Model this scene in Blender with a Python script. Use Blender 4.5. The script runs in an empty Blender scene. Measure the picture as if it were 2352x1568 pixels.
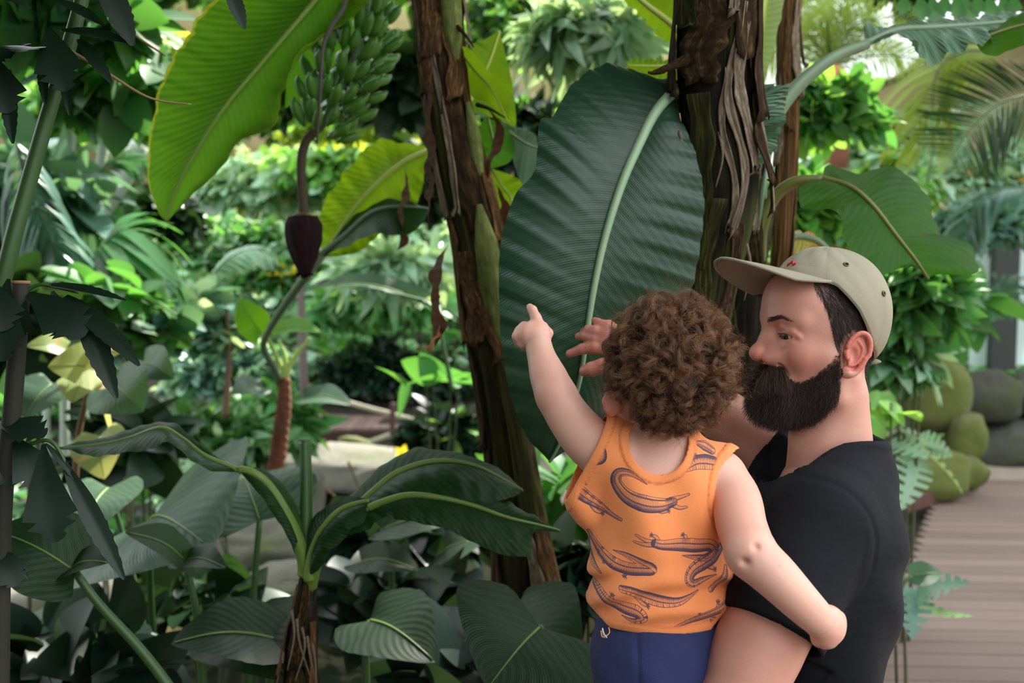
import bpy, math, random
import numpy as np
from mathutils import Vector, Matrix
import openvdb

random.seed(7)
rng = np.random.default_rng(11)
SC = bpy.context.scene
COL = SC.collection

# ------------------------------------------------------------------ camera
CAM_H = 1.75
PITCH = math.radians(4.6)
FPX = 35.0 / 36.0 * 2352
cam_d = bpy.data.cameras.new('camera')
cam_d.lens = 35.0
cam_d.sensor_width = 36.0
cam_d.dof.use_dof = True
cam_d.dof.focus_distance = 1.42
cam_d.dof.aperture_fstop = 4.2
cam_d.clip_start = 0.05
cam = bpy.data.objects.new('camera', cam_d)
COL.objects.link(cam)
cam.location = (0, 0, CAM_H)
cam.rotation_euler = (math.radians(90) - PITCH, 0, 0)
SC.camera = cam

# ------------------------------------------------------------------ light
world = bpy.data.worlds.new('greenhouse_daylight')
SC.world = world
world.use_nodes = True
_n = world.node_tree.nodes
_l = world.node_tree.links
_bg = _n['Background']
_tc = _n.new('ShaderNodeTexCoord')
_sep = _n.new('ShaderNodeSeparateXYZ')
_cr = _n.new('ShaderNodeValToRGB')
_l.new(_tc.outputs['Generated'], _sep.inputs[0])
_l.new(_sep.outputs['Z'], _cr.inputs[0])
_cr.color_ramp.elements[0].position = 0.0
_cr.color_ramp.elements[0].color = (0.20, 0.24, 0.22, 1)
_cr.color_ramp.elements[1].position = 0.50
_cr.color_ramp.elements[1].color = (0.93, 0.98, 1.0, 1)
_l.new(_cr.outputs[0], _bg.inputs['Color'])
_bg.inputs['Strength'].default_value = 2.55

SUN_DIR = Vector((0.42, 0.72, 0.85)).normalized()      # towards the sun: behind the plants, high, a little right
sd = bpy.data.lights.new('sun', 'SUN')
sd.energy = 11.0
sd.angle = math.radians(1.5)
sd.color = (1.0, 0.95, 0.84)
sun = bpy.data.objects.new('sun', sd)
COL.objects.link(sun)
sun.rotation_euler = SUN_DIR.to_track_quat('Z', 'Y').to_euler()

SC.view_settings.view_transform = 'Standard'
SC.view_settings.look = 'None'
SC.view_settings.gamma = 1.0
SC.view_settings.use_curve_mapping = False
SC.view_settings.exposure = 0.62
SC.cycles.use_denoising = True
SC.cycles.max_bounces = 8
SC.cycles.diffuse_bounces = 3
SC.cycles.glossy_bounces = 3
SC.cycles.transmission_bounces = 4
SC.cycles.transparent_max_bounces = 4
SC.cycles.sample_clamp_indirect = 6.0
SC.cycles.caustics_reflective = False
SC.cycles.caustics_refractive = False

# ------------------------------------------------------------------ geometry helpers
CAMP = np.array([0.0, 0.0, CAM_H])
FW = np.array([0.0, math.cos(PITCH), -math.sin(PITCH)])
UPV = np.array([0.0, math.sin(PITCH), math.cos(PITCH)])
RT = np.array([1.0, 0.0, 0.0])


def P(px, py, d):
    """point of the place seen at a pixel of the photograph, d metres along the lens axis"""
    return CAMP + d * (FW + (px - 1176) / FPX * RT + (784 - py) / FPX * UPV)


def G(px, py, z=0.0):
    r = FW + (px - 1176) / FPX * RT + (784 - py) / FPX * UPV
    t = (z - CAM_H) / r[2]
    return CAMP + t * r


def W(px, d):
    return px * d / FPX


def nrm(v):
    v = np.asarray(v, float)
    return v / (np.linalg.norm(v, axis=-1, keepdims=True) + 1e-12)


def lin(r, g, b):
    f = lambda c: (c / 255 / 12.92) if c / 255 <= 0.04045 else ((c / 255 + 0.055) / 1.055) ** 2.4
    return (f(r), f(g), f(b), 1.0)


def mesh(name, V, F, mat=None, parent=None, smooth=True, uv=None, link=True):
    """V (n,3); F array (m,k) or list of arrays/lists; uv (n,2) per vertex; one linked mesh object"""
    V = np.asarray(V, np.float32)
    me = bpy.data.meshes.new(name)
    if isinstance(F, np.ndarray):
        F = [F]
    elif len(F) and not isinstance(F[0], np.ndarray):
        by = {}
        for f in F:
            by.setdefault(len(f), []).append(f)
        F = [np.array(v) for v in by.values()]
    F = [f for f in F if len(f)]
    loops = np.concatenate([f.ravel() for f in F]).astype(np.int32)
    sizes = np.concatenate([np.full(len(f), f.shape[1], np.int32) for f in F])
    starts = np.concatenate([[0], np.cumsum(sizes)[:-1]]).astype(np.int32)
    me.vertices.add(len(V))
    me.vertices.foreach_set('co', V.ravel())
    me.loops.add(len(loops))
    me.loops.foreach_set('vertex_index', loops)
    me.polygons.add(len(sizes))
    me.polygons.foreach_set('loop_start', starts)
    me.polygons.foreach_set('use_smooth', np.full(len(sizes), smooth, bool))
    if uv is not None:
        ul = me.uv_layers.new(name='UVMap')
        ul.data.foreach_set('uv', np.asarray(uv, np.float32)[loops].ravel())
    me.update(calc_edges=True)
    me.validate()
    o = bpy.data.objects.new(name, me)
    if mat is not None:
        for m in (mat if isinstance(mat, (list, tuple)) else [mat]):
            me.materials.append(m)
    if parent is not None:
        o.parent = parent
        o.matrix_parent_inverse = Matrix.Translation(-parent.location)
    if link:
        COL.objects.link(o)
    return o


def tag(o, label=None, cat=None, group=None, kind=None):
    if label: o['label'] = label
    if cat: o['category'] = cat
    if group: o['group'] = group
    if kind: o['kind'] = kind
    return o


def empty(name, loc, label=None, cat=None, group=None):
    o = bpy.data.objects.new(name, None)
    o.empty_display_size = 0.05
    COL.objects.link(o)
    o.location = [float(c) for c in loc]
    return tag(o, label, cat, group)


def spline(pts, n, closed=False):
    """Catmull-Rom through pts (k,d) resampled at n points of even arc length"""
    p = np.asarray(pts, float)
    if len(p) == 2:
        t = np.linspace(0, 1, n)[:, None]
        return p[0] * (1 - t) + p[1] * t
    if closed:
        q = np.vstack([p[-1], p, p[0], p[1]])
    else:
        q = np.vstack([2 * p[0] - p[1], p, 2 * p[-1] - p[-2]])
    out = []
    m = 16
    t = np.linspace(0, 1, m, endpoint=False)[:, None]
    for i in range(len(q) - 3):
        a, b, c, d = q[i:i + 4]
        out.append(0.5 * (2 * b + (c - a) * t + (2 * a - 5 * b + 4 * c - d) * t ** 2 + (3 * b - a - 3 * c + d) * t ** 3))
    out = np.vstack(out + [q[-2][None]])
    s = np.concatenate([[0], np.cumsum(np.linalg.norm(np.diff(out, axis=0), axis=1))])
    u = np.linspace(0, s[-1], n)
    return np.stack([np.interp(u, s, out[:, k]) for k in range(out.shape[1])], 1)


def PS(pts, n):
    """pixel/depth polyline -> n world points"""
    return spline([P(*p) for p in pts], n)


def frames(C):
    T = nrm(np.gradient(C, axis=0))
    N = np.zeros_like(C)
    ref = np.array([0.0, -1.0, 0.01])
    n = ref - T[0] * np.dot(ref, T[0])
    if np.linalg.norm(n) < 0.1:
        ref = np.array([1.0, 0, 0]); n = ref - T[0] * np.dot(ref, T[0])
    n = nrm(n)
    for i in range(len(C)):
        n = nrm(n - T[i] * np.dot(n, T[i]))
        N[i] = n
    return T, N, np.cross(T, N)


def tube_geo(C, R, seg=10, cap=True, bump=None, flat=1.0):
    C = np.asarray(C, float)
    n = len(C)
    R = np.asarray(R, float)
    if R.ndim == 0: R = np.full(n, float(R))
    if len(R) != n: R = np.interp(np.linspace(0, 1, n), np.linspace(0, 1, len(R)), R)
    T, N, B = frames(C)
    a = np.linspace(0, 2 * np.pi, seg, endpoint=False)
    rr = R[:, None] * np.ones((1, seg))
    if bump is not None:
        rr = rr * bump(np.linspace(0, 1, n)[:, None], a[None])
    V = C[:, None] + rr[..., None] * (np.cos(a)[None, :, None] * N[:, None] + flat * np.sin(a)[None, :, None] * B[:, None])
    V = V.reshape(-1, 3)
    i = np.arange(n - 1)[:, None] * seg
    j = np.arange(seg)[None]
    j2 = (j + 1) % seg
    F = np.stack([i + j, i + j2, i + seg + j2, i + seg + j], -1).reshape(-1, 4)
    uv = np.stack([np.repeat(np.linspace(0, 1, n), seg), np.tile(np.linspace(0, 1, seg, endpoint=False), n)], 1)
    fs = [F]
    if cap:
        c0 = len(V)
        V = np.vstack([V, C[0], C[-1]])
        uv = np.vstack([uv, [0, 0], [1, 0]])
        k = np.arange(seg)
        f0 = np.stack([np.full(seg, c0), (k + 1) % seg, k], 1)
        b = (n - 1) * seg
        f1 = np.stack([np.full(seg, c0 + 1), b + k, b + (k + 1) % seg], 1)
        fs.append(np.vstack([f0, f1]))
    return V, fs, uv


def tube(name, C, R, mat, parent=None, seg=10, cap=True, bump=None, flat=1.0):
    V, F, uv = tube_geo(C, R, seg, cap, bump, flat)
    return mesh(name, V, F, mat, parent, True, uv)


def join_geo(parts):
    """parts: list of (V, [F..], uv)"""
    Vs, Fs, Us, o = [], {}, [], 0
    for V, F, uv in parts:
        Vs.append(V)
        Us.append(uv if uv is not None else np.zeros((len(V), 2)))
        for f in (F if isinstance(F, list) else [F]):
            f = np.asarray(f)
            if len(f): Fs.setdefault(f.shape[1], []).append(f + o)
        o += len(V)
    return np.vstack(Vs), [np.vstack(v) for v in Fs.values()], np.vstack(Us)


# ---- signed-distance sculpting (numpy grid -> smooth surface)
class Sculpt:
    def __init__(s, lo, hi, h):
        s.lo = np.array(lo, float); s.h = h
        s.n = np.ceil((np.array(hi) - s.lo) / h).astype(int) + 1
        s.f = np.full(s.n, 1.0, np.float32)
        s.ax = [(s.lo[k] + h * np.arange(s.n[k])).astype(np.float32) for k in range(3)]

    def sl(s, lo, hi):
        a = np.maximum(0, np.floor((np.array(lo) - s.lo) / s.h).astype(int))
        b = np.minimum(s.n, np.ceil((np.array(hi) - s.lo) / s.h).astype(int) + 1)
        b = np.maximum(a, b)
        return tuple(slice(i, j) for i, j in zip(a, b))

    def xyz(s, S):
        return np.meshgrid(*[s.ax[k][S[k]] for k in range(3)], indexing='ij')

    @staticmethod
    def cone(X, a, b, ra, rb):
        a = np.asarray(a, np.float32); b = np.asarray(b, np.float32)
        d = b - a; L2 = float(d @ d) + 1e-12
        px, py, pz = X[0] - a[0], X[1] - a[1], X[2] - a[2]
        t = np.clip((px * d[0] + py * d[1] + pz * d[2]) / L2, 0, 1)
        return np.sqrt((px - t * d[0]) ** 2 + (py - t * d[1]) ** 2 + (pz - t * d[2]) ** 2) - (ra + (rb - ra) * t)

    @staticmethod
    def ell(X, c, r, M=None):
        q = [X[k] - np.float32(c[k]) for k in range(3)]
        if M is not None:
            M = np.asarray(M, np.float32)       # rows: local axes
            q = [M[k, 0] * q[0] + M[k, 1] * q[1] + M[k, 2] * q[2] for k in range(3)]
        k0 = np.sqrt(sum((q[k] / r[k]) ** 2 for k in range(3)))
        k1 = np.sqrt(sum((q[k] / (r[k] * r[k])) ** 2 for k in range(3))) + 1e-9
        return k0 * (k0 - 1) / k1

    def _apply(s, lo, hi, fn, k, mode):
        pad = k + 3 * s.h + 0.012
        S = s.sl(np.array(lo) - pad, np.array(hi) + pad)
        if any(x.stop <= x.start for x in S): return
        d = fn(s.xyz(S)).astype(np.float32)
        f = s.f[S]
        if mode == 'add':
            if k > 0:
                hh = np.maximum(k - np.abs(f - d), 0) / k
                s.f[S] = np.minimum(f, d) - hh * hh * k * 0.25
            else:
                s.f[S] = np.minimum(f, d)
        elif mode == 'sub':
            d = -d
            if k > 0:
                hh = np.maximum(k - np.abs(f - d), 0) / k
                s.f[S] = np.maximum(f, d) + hh * hh * k * 0.25
            else:
                s.f[S] = np.maximum(f, d)

    def c(s, a, b, ra, rb=None, k=0.01, mode='add'):
        rb = ra if rb is None else rb
        a = np.array(a, float); b = np.array(b, float); r = max(ra, rb)
        s._apply(np.minimum(a, b) - r, np.maximum(a, b) + r, lambda X: s.cone(X, a, b, ra, rb), k, mode)

    def e(s, c, r, M=None, k=0.01, mode='add'):
        R = max(r)
        c = np.array(c, float)
        lo, hi = (c - np.array(r), c + np.array(r)) if M is None else (c - R, c + R)
        s._apply(lo, hi, lambda X: s.ell(X, c, r, M), k, mode)

    def chain(s, pts, rad, k=0.01, kj=None):
        for i in range(len(pts) - 1):
            s.c(pts[i], pts[i + 1], rad[i], rad[i + 1], k if i == 0 else (kj if kj is not None else k))

    def geo(s):
        big = 4 * s.h
        g = openvdb.FloatGrid(big)
        g.copyFromArray(np.clip(s.f, -big, big))
        pts, tr, qd = None, None, None
        res = g.convertToPolygons(isovalue=0.0, adaptivity=0.0)
        pts, tr, qd = res
        V = np.asarray(pts, float) * s.h + s.lo
        F = []
        if len(qd): F.append(np.asarray(qd, np.int64)[:, ::-1])
        if len(tr): F.append(np.asarray(tr, np.int64)[:, ::-1])
        return V, F


def field_at(S, V):
    """trilinear sample of a Sculpt field"""
    q = (V - S.lo) / S.h
    i = np.clip(np.floor(q).astype(int), 0, S.n - 2); t = q - i
    r = 0
    for dx in (0, 1):
        for dy in (0, 1):
            for dz in (0, 1):
                w = (t[:, 0] if dx else 1 - t[:, 0]) * (t[:, 1] if dy else 1 - t[:, 1]) * (t[:, 2] if dz else 1 - t[:, 2])
                r = r + w * S.f[i[:, 0] + dx, i[:, 1] + dy, i[:, 2] + dz]
    return r


# ------------------------------------------------------------------ material helpers
class NT:
    def __init__(s, name):
        s.m = bpy.data.materials.new(name)
        s.m.use_nodes = True
        s.t = s.m.node_tree
        s.b = s.t.nodes['Principled BSDF']
        s.out = s.t.nodes['Material Output']

    def n(s, typ, **kw):
        x = s.t.nodes.new('ShaderNode' + typ)
        for k, v in kw.items():
            if k.startswith('i_'):
                x.inputs[k[2:].replace('_', ' ')].default_value = v
            elif k.startswith('n'):
                x.inputs[int(k[1:])].default_value = v
            else:
                setattr(x, k, v)
        return x

    def l(s, a, b):
        s.t.links.new(a, b)

    def ramp(s, fac, stops):
        r = s.n('ValToRGB')
        e = r.color_ramp.elements
        while len(e) < len(stops): e.new(0.5)
        for el, (p, c) in zip(e, stops):
            el.position = p; el.color = c if len(c) == 4 else (*c, 1)
        s.l(fac, r.inputs[0])
        return r.outputs[0]

    def noise(s, scale, detail=4, vec=None, rough=0.55):
        x = s.n('TexNoise', i_Scale=scale, i_Detail=detail, i_Roughness=rough)
        if vec is not None: s.l(vec, x.inputs['Vector'])
        return x.outputs['Fac']

    def math(s, op, a, b=None):
        x = s.n('Math', operation=op)
        for k, v in enumerate((a, b)):
            if v is None: continue
            if isinstance(v, (int, float)): x.inputs[k].default_value = v
            else: s.l(v, x.inputs[k])
        return x.outputs[0]

    def mix(s, f, a, b, mode='MIX'):
        x = s.n('MixRGB', blend_type=mode)
        for k, v in enumerate((f, a, b)):
            if isinstance(v, (int, float)): x.inputs[k].default_value = v
            elif isinstance(v, tuple): x.inputs[k].default_value = v if len(v) == 4 else (*v, 1.0)
            else: s.l(v, x.inputs[k])
        return x.outputs[0]

    def scaled(s, src, sc):
        mp = s.n('Mapping')
        mp.inputs['Scale'].default_value = sc
        s.l(src, mp.inputs['Vector'])
        return mp.outputs[0]

    def bump(s, h, strength=0.3, dist=0.01):
        x = s.n('Bump', i_Strength=strength, i_Distance=dist)
        s.l(h, x.inputs['Height'])
        s.l(x.outputs[0], s.b.inputs['Normal'])
        return x.outputs[0]


def simple(name, col, rough=0.6, noise=None, metallic=0.0, bump=None, spec=None, coat=None):
    m = NT(name)
    m.b.inputs['Base Color'].default_value = col
    m.b.inputs['Roughness'].default_value = rough
    m.b.inputs['Metallic'].default_value = metallic
    if spec is not None: m.b.inputs['Specular IOR Level'].default_value = spec
    geo = m.n('TexCoord').outputs['Object']
    if noise:
        sc, col2 = noise
        m.l(m.mix(m.noise(sc, 5, geo), col, col2), m.b.inputs['Base Color'])
    if bump:
        m.bump(m.noise(bump[0], 5, geo), bump[1], 0.01)
    return m.m


def leafmat(name, col, col2=None, trans=None, tw=0.35, rough=0.42, vein=0, vein_amp=0.35, slant=0.0, island=0.0, edge=None, spots=None, spec=0.36, vcol=0.25):
    """green leaf: glossy skin over a sheet that lets light through; veins run across UV.x"""
    m = NT(name)
    col2 = col2 or tuple(c * 0.6 for c in col[:3]) + (1,)
    sat = lambda c: (c[0] * 0.84, c[1] * 0.98, c[2] * 0.74, 1)      # leaf greens are richer than a first reading of the photo
    if not island and col[1] > col[0] * 1.15 and col[1] > col[2]: col, col2 = sat(col), sat(col2)
    trans = trans or (min(1, col[0] * 2.2 + 0.02), min(1, col[1] * 2.4), col[2] * 0.7, 1)
    geo = m.n('TexCoord').outputs['Object']
    base = m.mix(m.noise(6.0, 3, geo), col, col2)
    if island:
        ri = m.n('NewGeometry').outputs['Random Per Island']
        hs = m.n('HueSaturation')
        m.l(m.math('ADD', m.math('MULTIPLY', ri, 0.05), 0.475), hs.inputs['Hue'])
        m.l(m.math('ADD', m.math('MULTIPLY', ri, island), 1 - island * 0.5), hs.inputs['Value'])
        m.l(base, hs.inputs['Color'])
        base = hs.outputs[0]
    hgt = None
    if vein:
        uvn = m.n('UVMap').outputs[0]
        sp = m.n('SeparateXYZ'); m.l(uvn, sp.inputs[0])
        av = m.math('ABSOLUTE', m.math('SUBTRACT', sp.outputs['Y'], 0.5))
        ph = m.math('ADD', m.math('MULTIPLY', sp.outputs['X'], vein), m.math('MULTIPLY', av, slant * vein))
        wv = m.math('SINE', m.math('MULTIPLY', ph, 2 * math.pi))
        fine = m.math('SINE', m.math('MULTIPLY', ph, 2 * math.pi * 4.3))
        hgt = m.math('ADD', wv, m.math('MULTIPLY', fine, 0.45))
        f = m.math('MULTIPLY', m.math('ADD', wv, 1), 0.5)
        base = m.mix(m.math('MULTIPLY', f, vcol), base, tuple(min(1, c * 1.9) for c in col[:3]) + (1,))
        if edge:
            ef = m.math('GREATER_THAN', m.math('ADD', av, m.math('MULTIPLY', m.noise(30, 2, geo), 0.03)), 0.5)
            base = m.mix(ef, base, edge)
    if spots:
        sf = m.ramp(m.noise(spots[1], 3, geo), [(spots[2], (0, 0, 0)), (spots[2] + 0.06, (1, 1, 1))])
        base = m.mix(sf, base, spots[0])
    m.l(base, m.b.inputs['Base Color'])
    m.b.inputs['Roughness'].default_value = rough
    m.b.inputs['Specular IOR Level'].default_value = spec
    nr = None
    if hgt is not None:
        nr = m.bump(hgt, vein_amp, 0.004)
    tr = m.n('BsdfTranslucent')
    tmix = m.mix(0.5, base, trans)
    m.l(m.mix(1.0, tmix, (1.6, 1.6, 1.6, 1), 'MULTIPLY') if False else tmix, tr.inputs['Color'])
    tr.inputs['Color'].default_value = trans
    if nr is not None: m.l(nr, tr.inputs['Normal'])
    ms = m.n('MixShader'); ms.inputs[0].default_value = tw
    m.l(m.b.outputs[0], ms.inputs[1]); m.l(tr.outputs[0], ms.inputs[2])
    m.l(ms.outputs[0], m.out.inputs['Surface'])
    return m.m


def barkmat(name, dark, mid, light, su=3.0, sv=9.0, patch=None):
    """fibrous trunk skin: streaks along UV.x"""
    m = NT(name)
    uvn = m.n('UVMap').outputs[0]
    a = m.noise(2.0, 8, m.scaled(uvn, (su, sv, 1)), 0.65)
    b = m.noise(3.0, 4, m.scaled(uvn, (su * 2.5, sv * 0.6, 1)))
    c = m.ramp(a, [(0.3, dark), (0.52, mid), (0.72, light)])
    c = m.mix(m.ramp(b, [(0.4, (0, 0, 0)), (0.62, (0.8, 0.8, 0.8))]), c, dark)
    if patch:
        d = m.noise(1.3, 3, m.scaled(uvn, (su * 1.2, 2.2, 1)))
        c = m.mix(m.ramp(d, [(0.5, (0, 0, 0)), (0.6, (0.85, 0.85, 0.85))]), c, patch)
    m.l(c, m.b.inputs['Base Color'])
    m.b.inputs['Roughness'].default_value = 0.85
    m.b.inputs['Specular IOR Level'].default_value = 0.15
    m.bump(m.noise(4.0, 8, m.scaled(uvn, (su, sv * 3, 1)), 0.7), 0.6, 0.01)
    return m.m


# ------------------------------------------------------------------ leaf builders
def blade(name, mid, L, R, mat, parent, nu=70, nv=8, pleat=(0.0, 20), sag=0.0, ragged=0.0, seed=0, thick=0.0):
    """big leaf from its midrib and its two margins, all three from base to tip (pixel, pixel, depth)"""
    r = np.random.default_rng(seed)
    M, A, B = PS(mid, nu), PS(L, nu), PS(R, nu)
    u = np.linspace(0, 1, nu)
    rows = []
    vs = np.linspace(-1, 1, 2 * nv + 1)
    for v in vs:
        E = A if v < 0 else B
        w = abs(v)
        rows.append(M * (1 - w) + E * w)
    X = np.stack(rows, 1)                              # nu, nvv, 3
    T = np.gradient(X, axis=0); S = np.gradient(X, axis=1)
    N = nrm(np.cross(T, S))
    N[np.sum(N * (X - CAMP), -1) > 0] *= -1            # towards the viewer's side of the blade
    av = np.abs(vs)[None, :]
    ph = r.uniform(0, 6, 2)
    sidep = np.where(vs < 0, ph[0], ph[1])[None]
    wob = np.sin(u[:, None] * pleat[1] + sidep + 1.1 * np.sin(u[:, None] * 9 + sidep)) + 0.5 * np.sin(u[:, None] * pleat[1] * 2.3 + sidep)
    env = np.sin(np.pi * np.clip(u, 0.02, 0.98)) ** 0.5
    off = pleat[0] * wob * av ** 1.3 * env[:, None] - sag * (1 - (2 * av - 1) ** 2) * env[:, None] * -1
    X = X + off[..., None] * N
    if ragged:
        cut = 1 - ragged * np.abs(np.sin(u * 37 + 3 * np.sin(u * 11))) ** 6
        k = np.abs(vs)[None, :] * (1 - cut)[:, None]
        X = X * (1 - k[..., None]) + M[:, None] * k[..., None]
    nvv = len(vs)
    i = np.arange(nu - 1)[:, None] * nvv; j = np.arange(nvv - 1)[None]
    F = np.stack([i + j, i + j + 1, i + nvv + j + 1, i + nvv + j], -1).reshape(-1, 4)
    uv = np.stack([np.repeat(u, nvv), np.tile((vs + 1) / 2, nu)], 1)
    o = mesh(name, X.reshape(-1, 3), F, mat, parent, True, uv)
    return o, M, N[:, nv]


def banana_leaf(root, mid, L, R, mat, ribmat, rib=(0.008, 0.002), petiole=None, name='leaf', ribside=1, **kw):
    o, M, N = blade(name, mid, L, R, mat, root, **kw)
    rb = tube('midrib', M + N * rib[0] * 0.3 * ribside, rib, ribmat, o, 8)
    if petiole is not None:
        C = np.vstack([PS(petiole[0], 24)])
        tube('leaf_stalk', C, petiole[1], ribmat, root, 10)
    return o


def leaf_grid(wf, nt=8, nv=2, droop=0.25, fold=0.15, curl=0.0):
    """unit leaf along +x, returns V,F,uv"""
    t = np.linspace(0, 1, nt); v = np.linspace(-1, 1, 2 * nv + 1)
    w = np.array([wf(a) for a in t])
    Tt, Vv = np.meshgrid(t, v, indexing='ij')
    y = Vv * w[:, None]
    z = fold * np.abs(y) - droop * Tt ** 2 + curl * np.sin(Tt * 9) * np.abs(Vv) * 0.05
    V = np.stack([Tt, y, z], -1).reshape(-1, 3)
    m = 2 * nv + 1
    i = np.arange(nt - 1)[:, None] * m; j = np.arange(m - 1)[None]
    F = np.stack([i + j, i + j + 1, i + m + j + 1, i + m + j], -1).reshape(-1, 4)
    return V, F, np.stack([Tt.ravel(), (Vv.ravel() + 1) / 2], 1)


def w_lance(a): return 0.16 * math.sin(math.pi * min(1, a ** 0.8)) ** 0.9 + 0.002
def w_oval(a): return 0.30 * math.sin(math.pi * a ** 0.85) ** 0.7 + 0.002
def w_heart(a): return 0.42 * max(0.0, math.sin(math.pi * min(1, max(a, 0.0) ** 0.60))) ** 0.72 * (1 - 0.15 * a) + 0.002
def w_monst(a): return w_heart(a) * (1.0 if math.sin(a * 40) > -0.35 or a < 0.12 or a > 0.9 else 0.3)


LG_LANCE = leaf_grid(w_lance, 6, 1)
LG_OVAL = leaf_grid(w_oval, 6, 1, 0.2, 0.2)
LG_HEART = leaf_grid(w_heart, 11, 1, 0.2, 0.2)
LG_MONST = leaf_grid(w_monst, 60, 2, 0.35, 0.12)


def palmate_geo(k=8, spread=2.6, wf=w_lance, droop=0.35, narrow=1.0):
    V0, F0, U0 = leaf_grid(wf, 6, 1, droop, 0.15)
    parts = []
    for a in np.linspace(-spread, spread, k):
        V = V0.copy(); V[:, 1] *= narrow
        s = 1 - 0.25 * abs(a) / spread
        c, d = math.cos(a), math.sin(a)
        V = V * s
        V = np.stack([V[:, 0] * c - V[:, 1] * d, V[:, 0] * d + V[:, 1] * c, V[:, 2]], 1)
        parts.append((V, F0, U0))
    V, F, U = join_geo(parts)
    return V, F[0], U


LG_PALM = palmate_geo(9, 2.6, w_lance, 0.4, 0.75)
LG_UMB = palmate_geo(8, 3.0, w_oval, 0.3, 0.62)


def scatter_geo(pts, dirs, ups, size, geo):
    """copies of a unit leaf at pts; dirs = leaf axis, ups = face normal"""
    V0, F0, U0 = geo
    n, k = len(pts), len(V0)
    X = nrm(dirs)
    Z = ups - X * np.sum(ups * X, -1, keepdims=True)
    Z = nrm(Z); Y = np.cross(Z, X)
    s = np.asarray(size).reshape(-1, 1, 1) * np.ones((n, 1, 1))
    V = pts[:, None] + s * (V0[None, :, 0:1] * X[:, None] + V0[None, :, 1:2] * Y[:, None] + V0[None, :, 2:3] * Z[:, None])
    F = (F0[None] + (np.arange(n) * k)[:, None, None]).reshape(-1, F0.shape[1])
    return V.reshape(-1, 3), F, np.tile(U0, (n, 1))


def foliage_geo(c, r, n, size, geo, seed=0, shell=0.6, droop=0.4, up=1.0):
    q = np.random.default_rng(seed)
    d = nrm(q.normal(size=(n, 3)))
    d[:, 2] = np.abs(d[:, 2]) * 0.9 - 0.25 * q.random(n)
    rad = shell + (1 - shell) * q.random(n) ** 0.5
    lump = 1 + 0.22 * np.sin(d[:, 0] * 7 + seed) * np.cos(d[:, 2] * 6 + seed * 2)
    pts = np.array(c) + d * (rad * lump)[:, None] * np.array(r)
    dirs = d + 0.9 * q.normal(size=(n, 3)); dirs[:, 2] -= droop
    ups = 0.7 * q.normal(size=(n, 3)) + d * 0.5; ups[:, 2] += up
    # many leaves turn towards the light
    return scatter_geo(pts, dirs, ups, size * q.uniform(0.6, 1.25, n), geo)


def H(x, y):
    """height of the ground"""
    x = np.asarray(x, float); y = np.asarray(y, float)
    ex = 0.17 + (y - 1.45) * 0.505                      # edge of the deck
    s = np.clip((ex - x) / 0.9, 0, 1)
    h = -0.14 - 0.42 * s * s * (3 - 2 * s)
    h = np.where(x > ex, -0.14, h)
    pond = np.exp(-(((x + 0.9) / 1.7) ** 2 + ((y - 7.0) / 2.6) ** 2) ** 2)
    h = h - 0.45 * pond
    bank = np.clip((y - 12.0) / 6, 0, 1)
    h = h + np.clip(y - 10.2, 0, 1.2) * 0.35 + bank * 2.4
    left = np.clip((-x - 2.6) / 3.0, 0, 1)
    h = h + left * 0.9 * np.clip((y - 2) / 4, 0, 1)
    h = h + 0.04 * np.sin(x * 2.3 + 1) * np.cos(y * 1.9) + 0.02 * np.sin(x * 6) * np.sin(y * 5.3)
    h = np.where((x > ex) & (y < 9.5), np.minimum(h, -0.12), h)
    return h
# ================================================================== setting
soil = simple('soil', lin(46, 36, 26), 0.9, (3.0, lin(28, 30, 18)), bump=(14, 0.8))
gx = np.linspace(-14, 14, 141); gy = np.linspace(-8, 22, 151)
GX, GY = np.meshgrid(gx, gy, indexing='ij')
V = np.stack([GX, GY, H(GX, GY)], -1).reshape(-1, 3)
i = np.arange(140)[:, None] * 151; j = np.arange(150)[None]
F = np.stack([i + j, i + 151 + j, i + 152 + j, i + j + 1], -1).reshape(-1, 4)
tag(mesh('ground', V, F, soil), kind='structure')

# deck of brown boards, running nearly across the view
def board_mat(name, a, b):
    m = NT(name)
    g = m.n('TexCoord').outputs['Object']
    ri = m.n('NewGeometry').outputs['Random Per Island']
    c = m.mix(m.noise(3.0, 6, m.scaled(g, (0.6, 9, 9))), a, b)
    hs = m.n('HueSaturation'); m.l(c, hs.inputs['Color'])
    m.l(m.math('ADD', m.math('MULTIPLY', ri, 0.35), 0.82), hs.inputs['Value'])
    m.l(hs.outputs[0], m.b.inputs['Base Color'])
    m.b.inputs['Roughness'].default_value = 0.62
    w = m.n('TexWave', wave_type='BANDS', bands_direction='Y', i_Scale=22.0, i_Distortion=0.6)
    m.l(g, w.inputs['Vector'])
    m.bump(w.outputs['Fac'], 0.35, 0.004)
    return m.m
deckm = board_mat('deck_boards', lin(128, 108, 100), lin(98, 80, 74))

def box_geo(lo, hi):
    x0, y0, z0 = lo; x1, y1, z1 = hi
    V = np.array([[x0, y0, z0], [x1, y0, z0], [x1, y1, z0], [x0, y1, z0], [x0, y0, z1], [x1, y0, z1], [x1, y1, z1], [x0, y1, z1]], float)
    F = np.array([[0, 3, 2, 1], [4, 5, 6, 7], [0, 1, 5, 4], [1, 2, 6, 5], [2, 3, 7, 6], [3, 0, 4, 7]])
    return V, F, np.zeros((8, 2))

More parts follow.
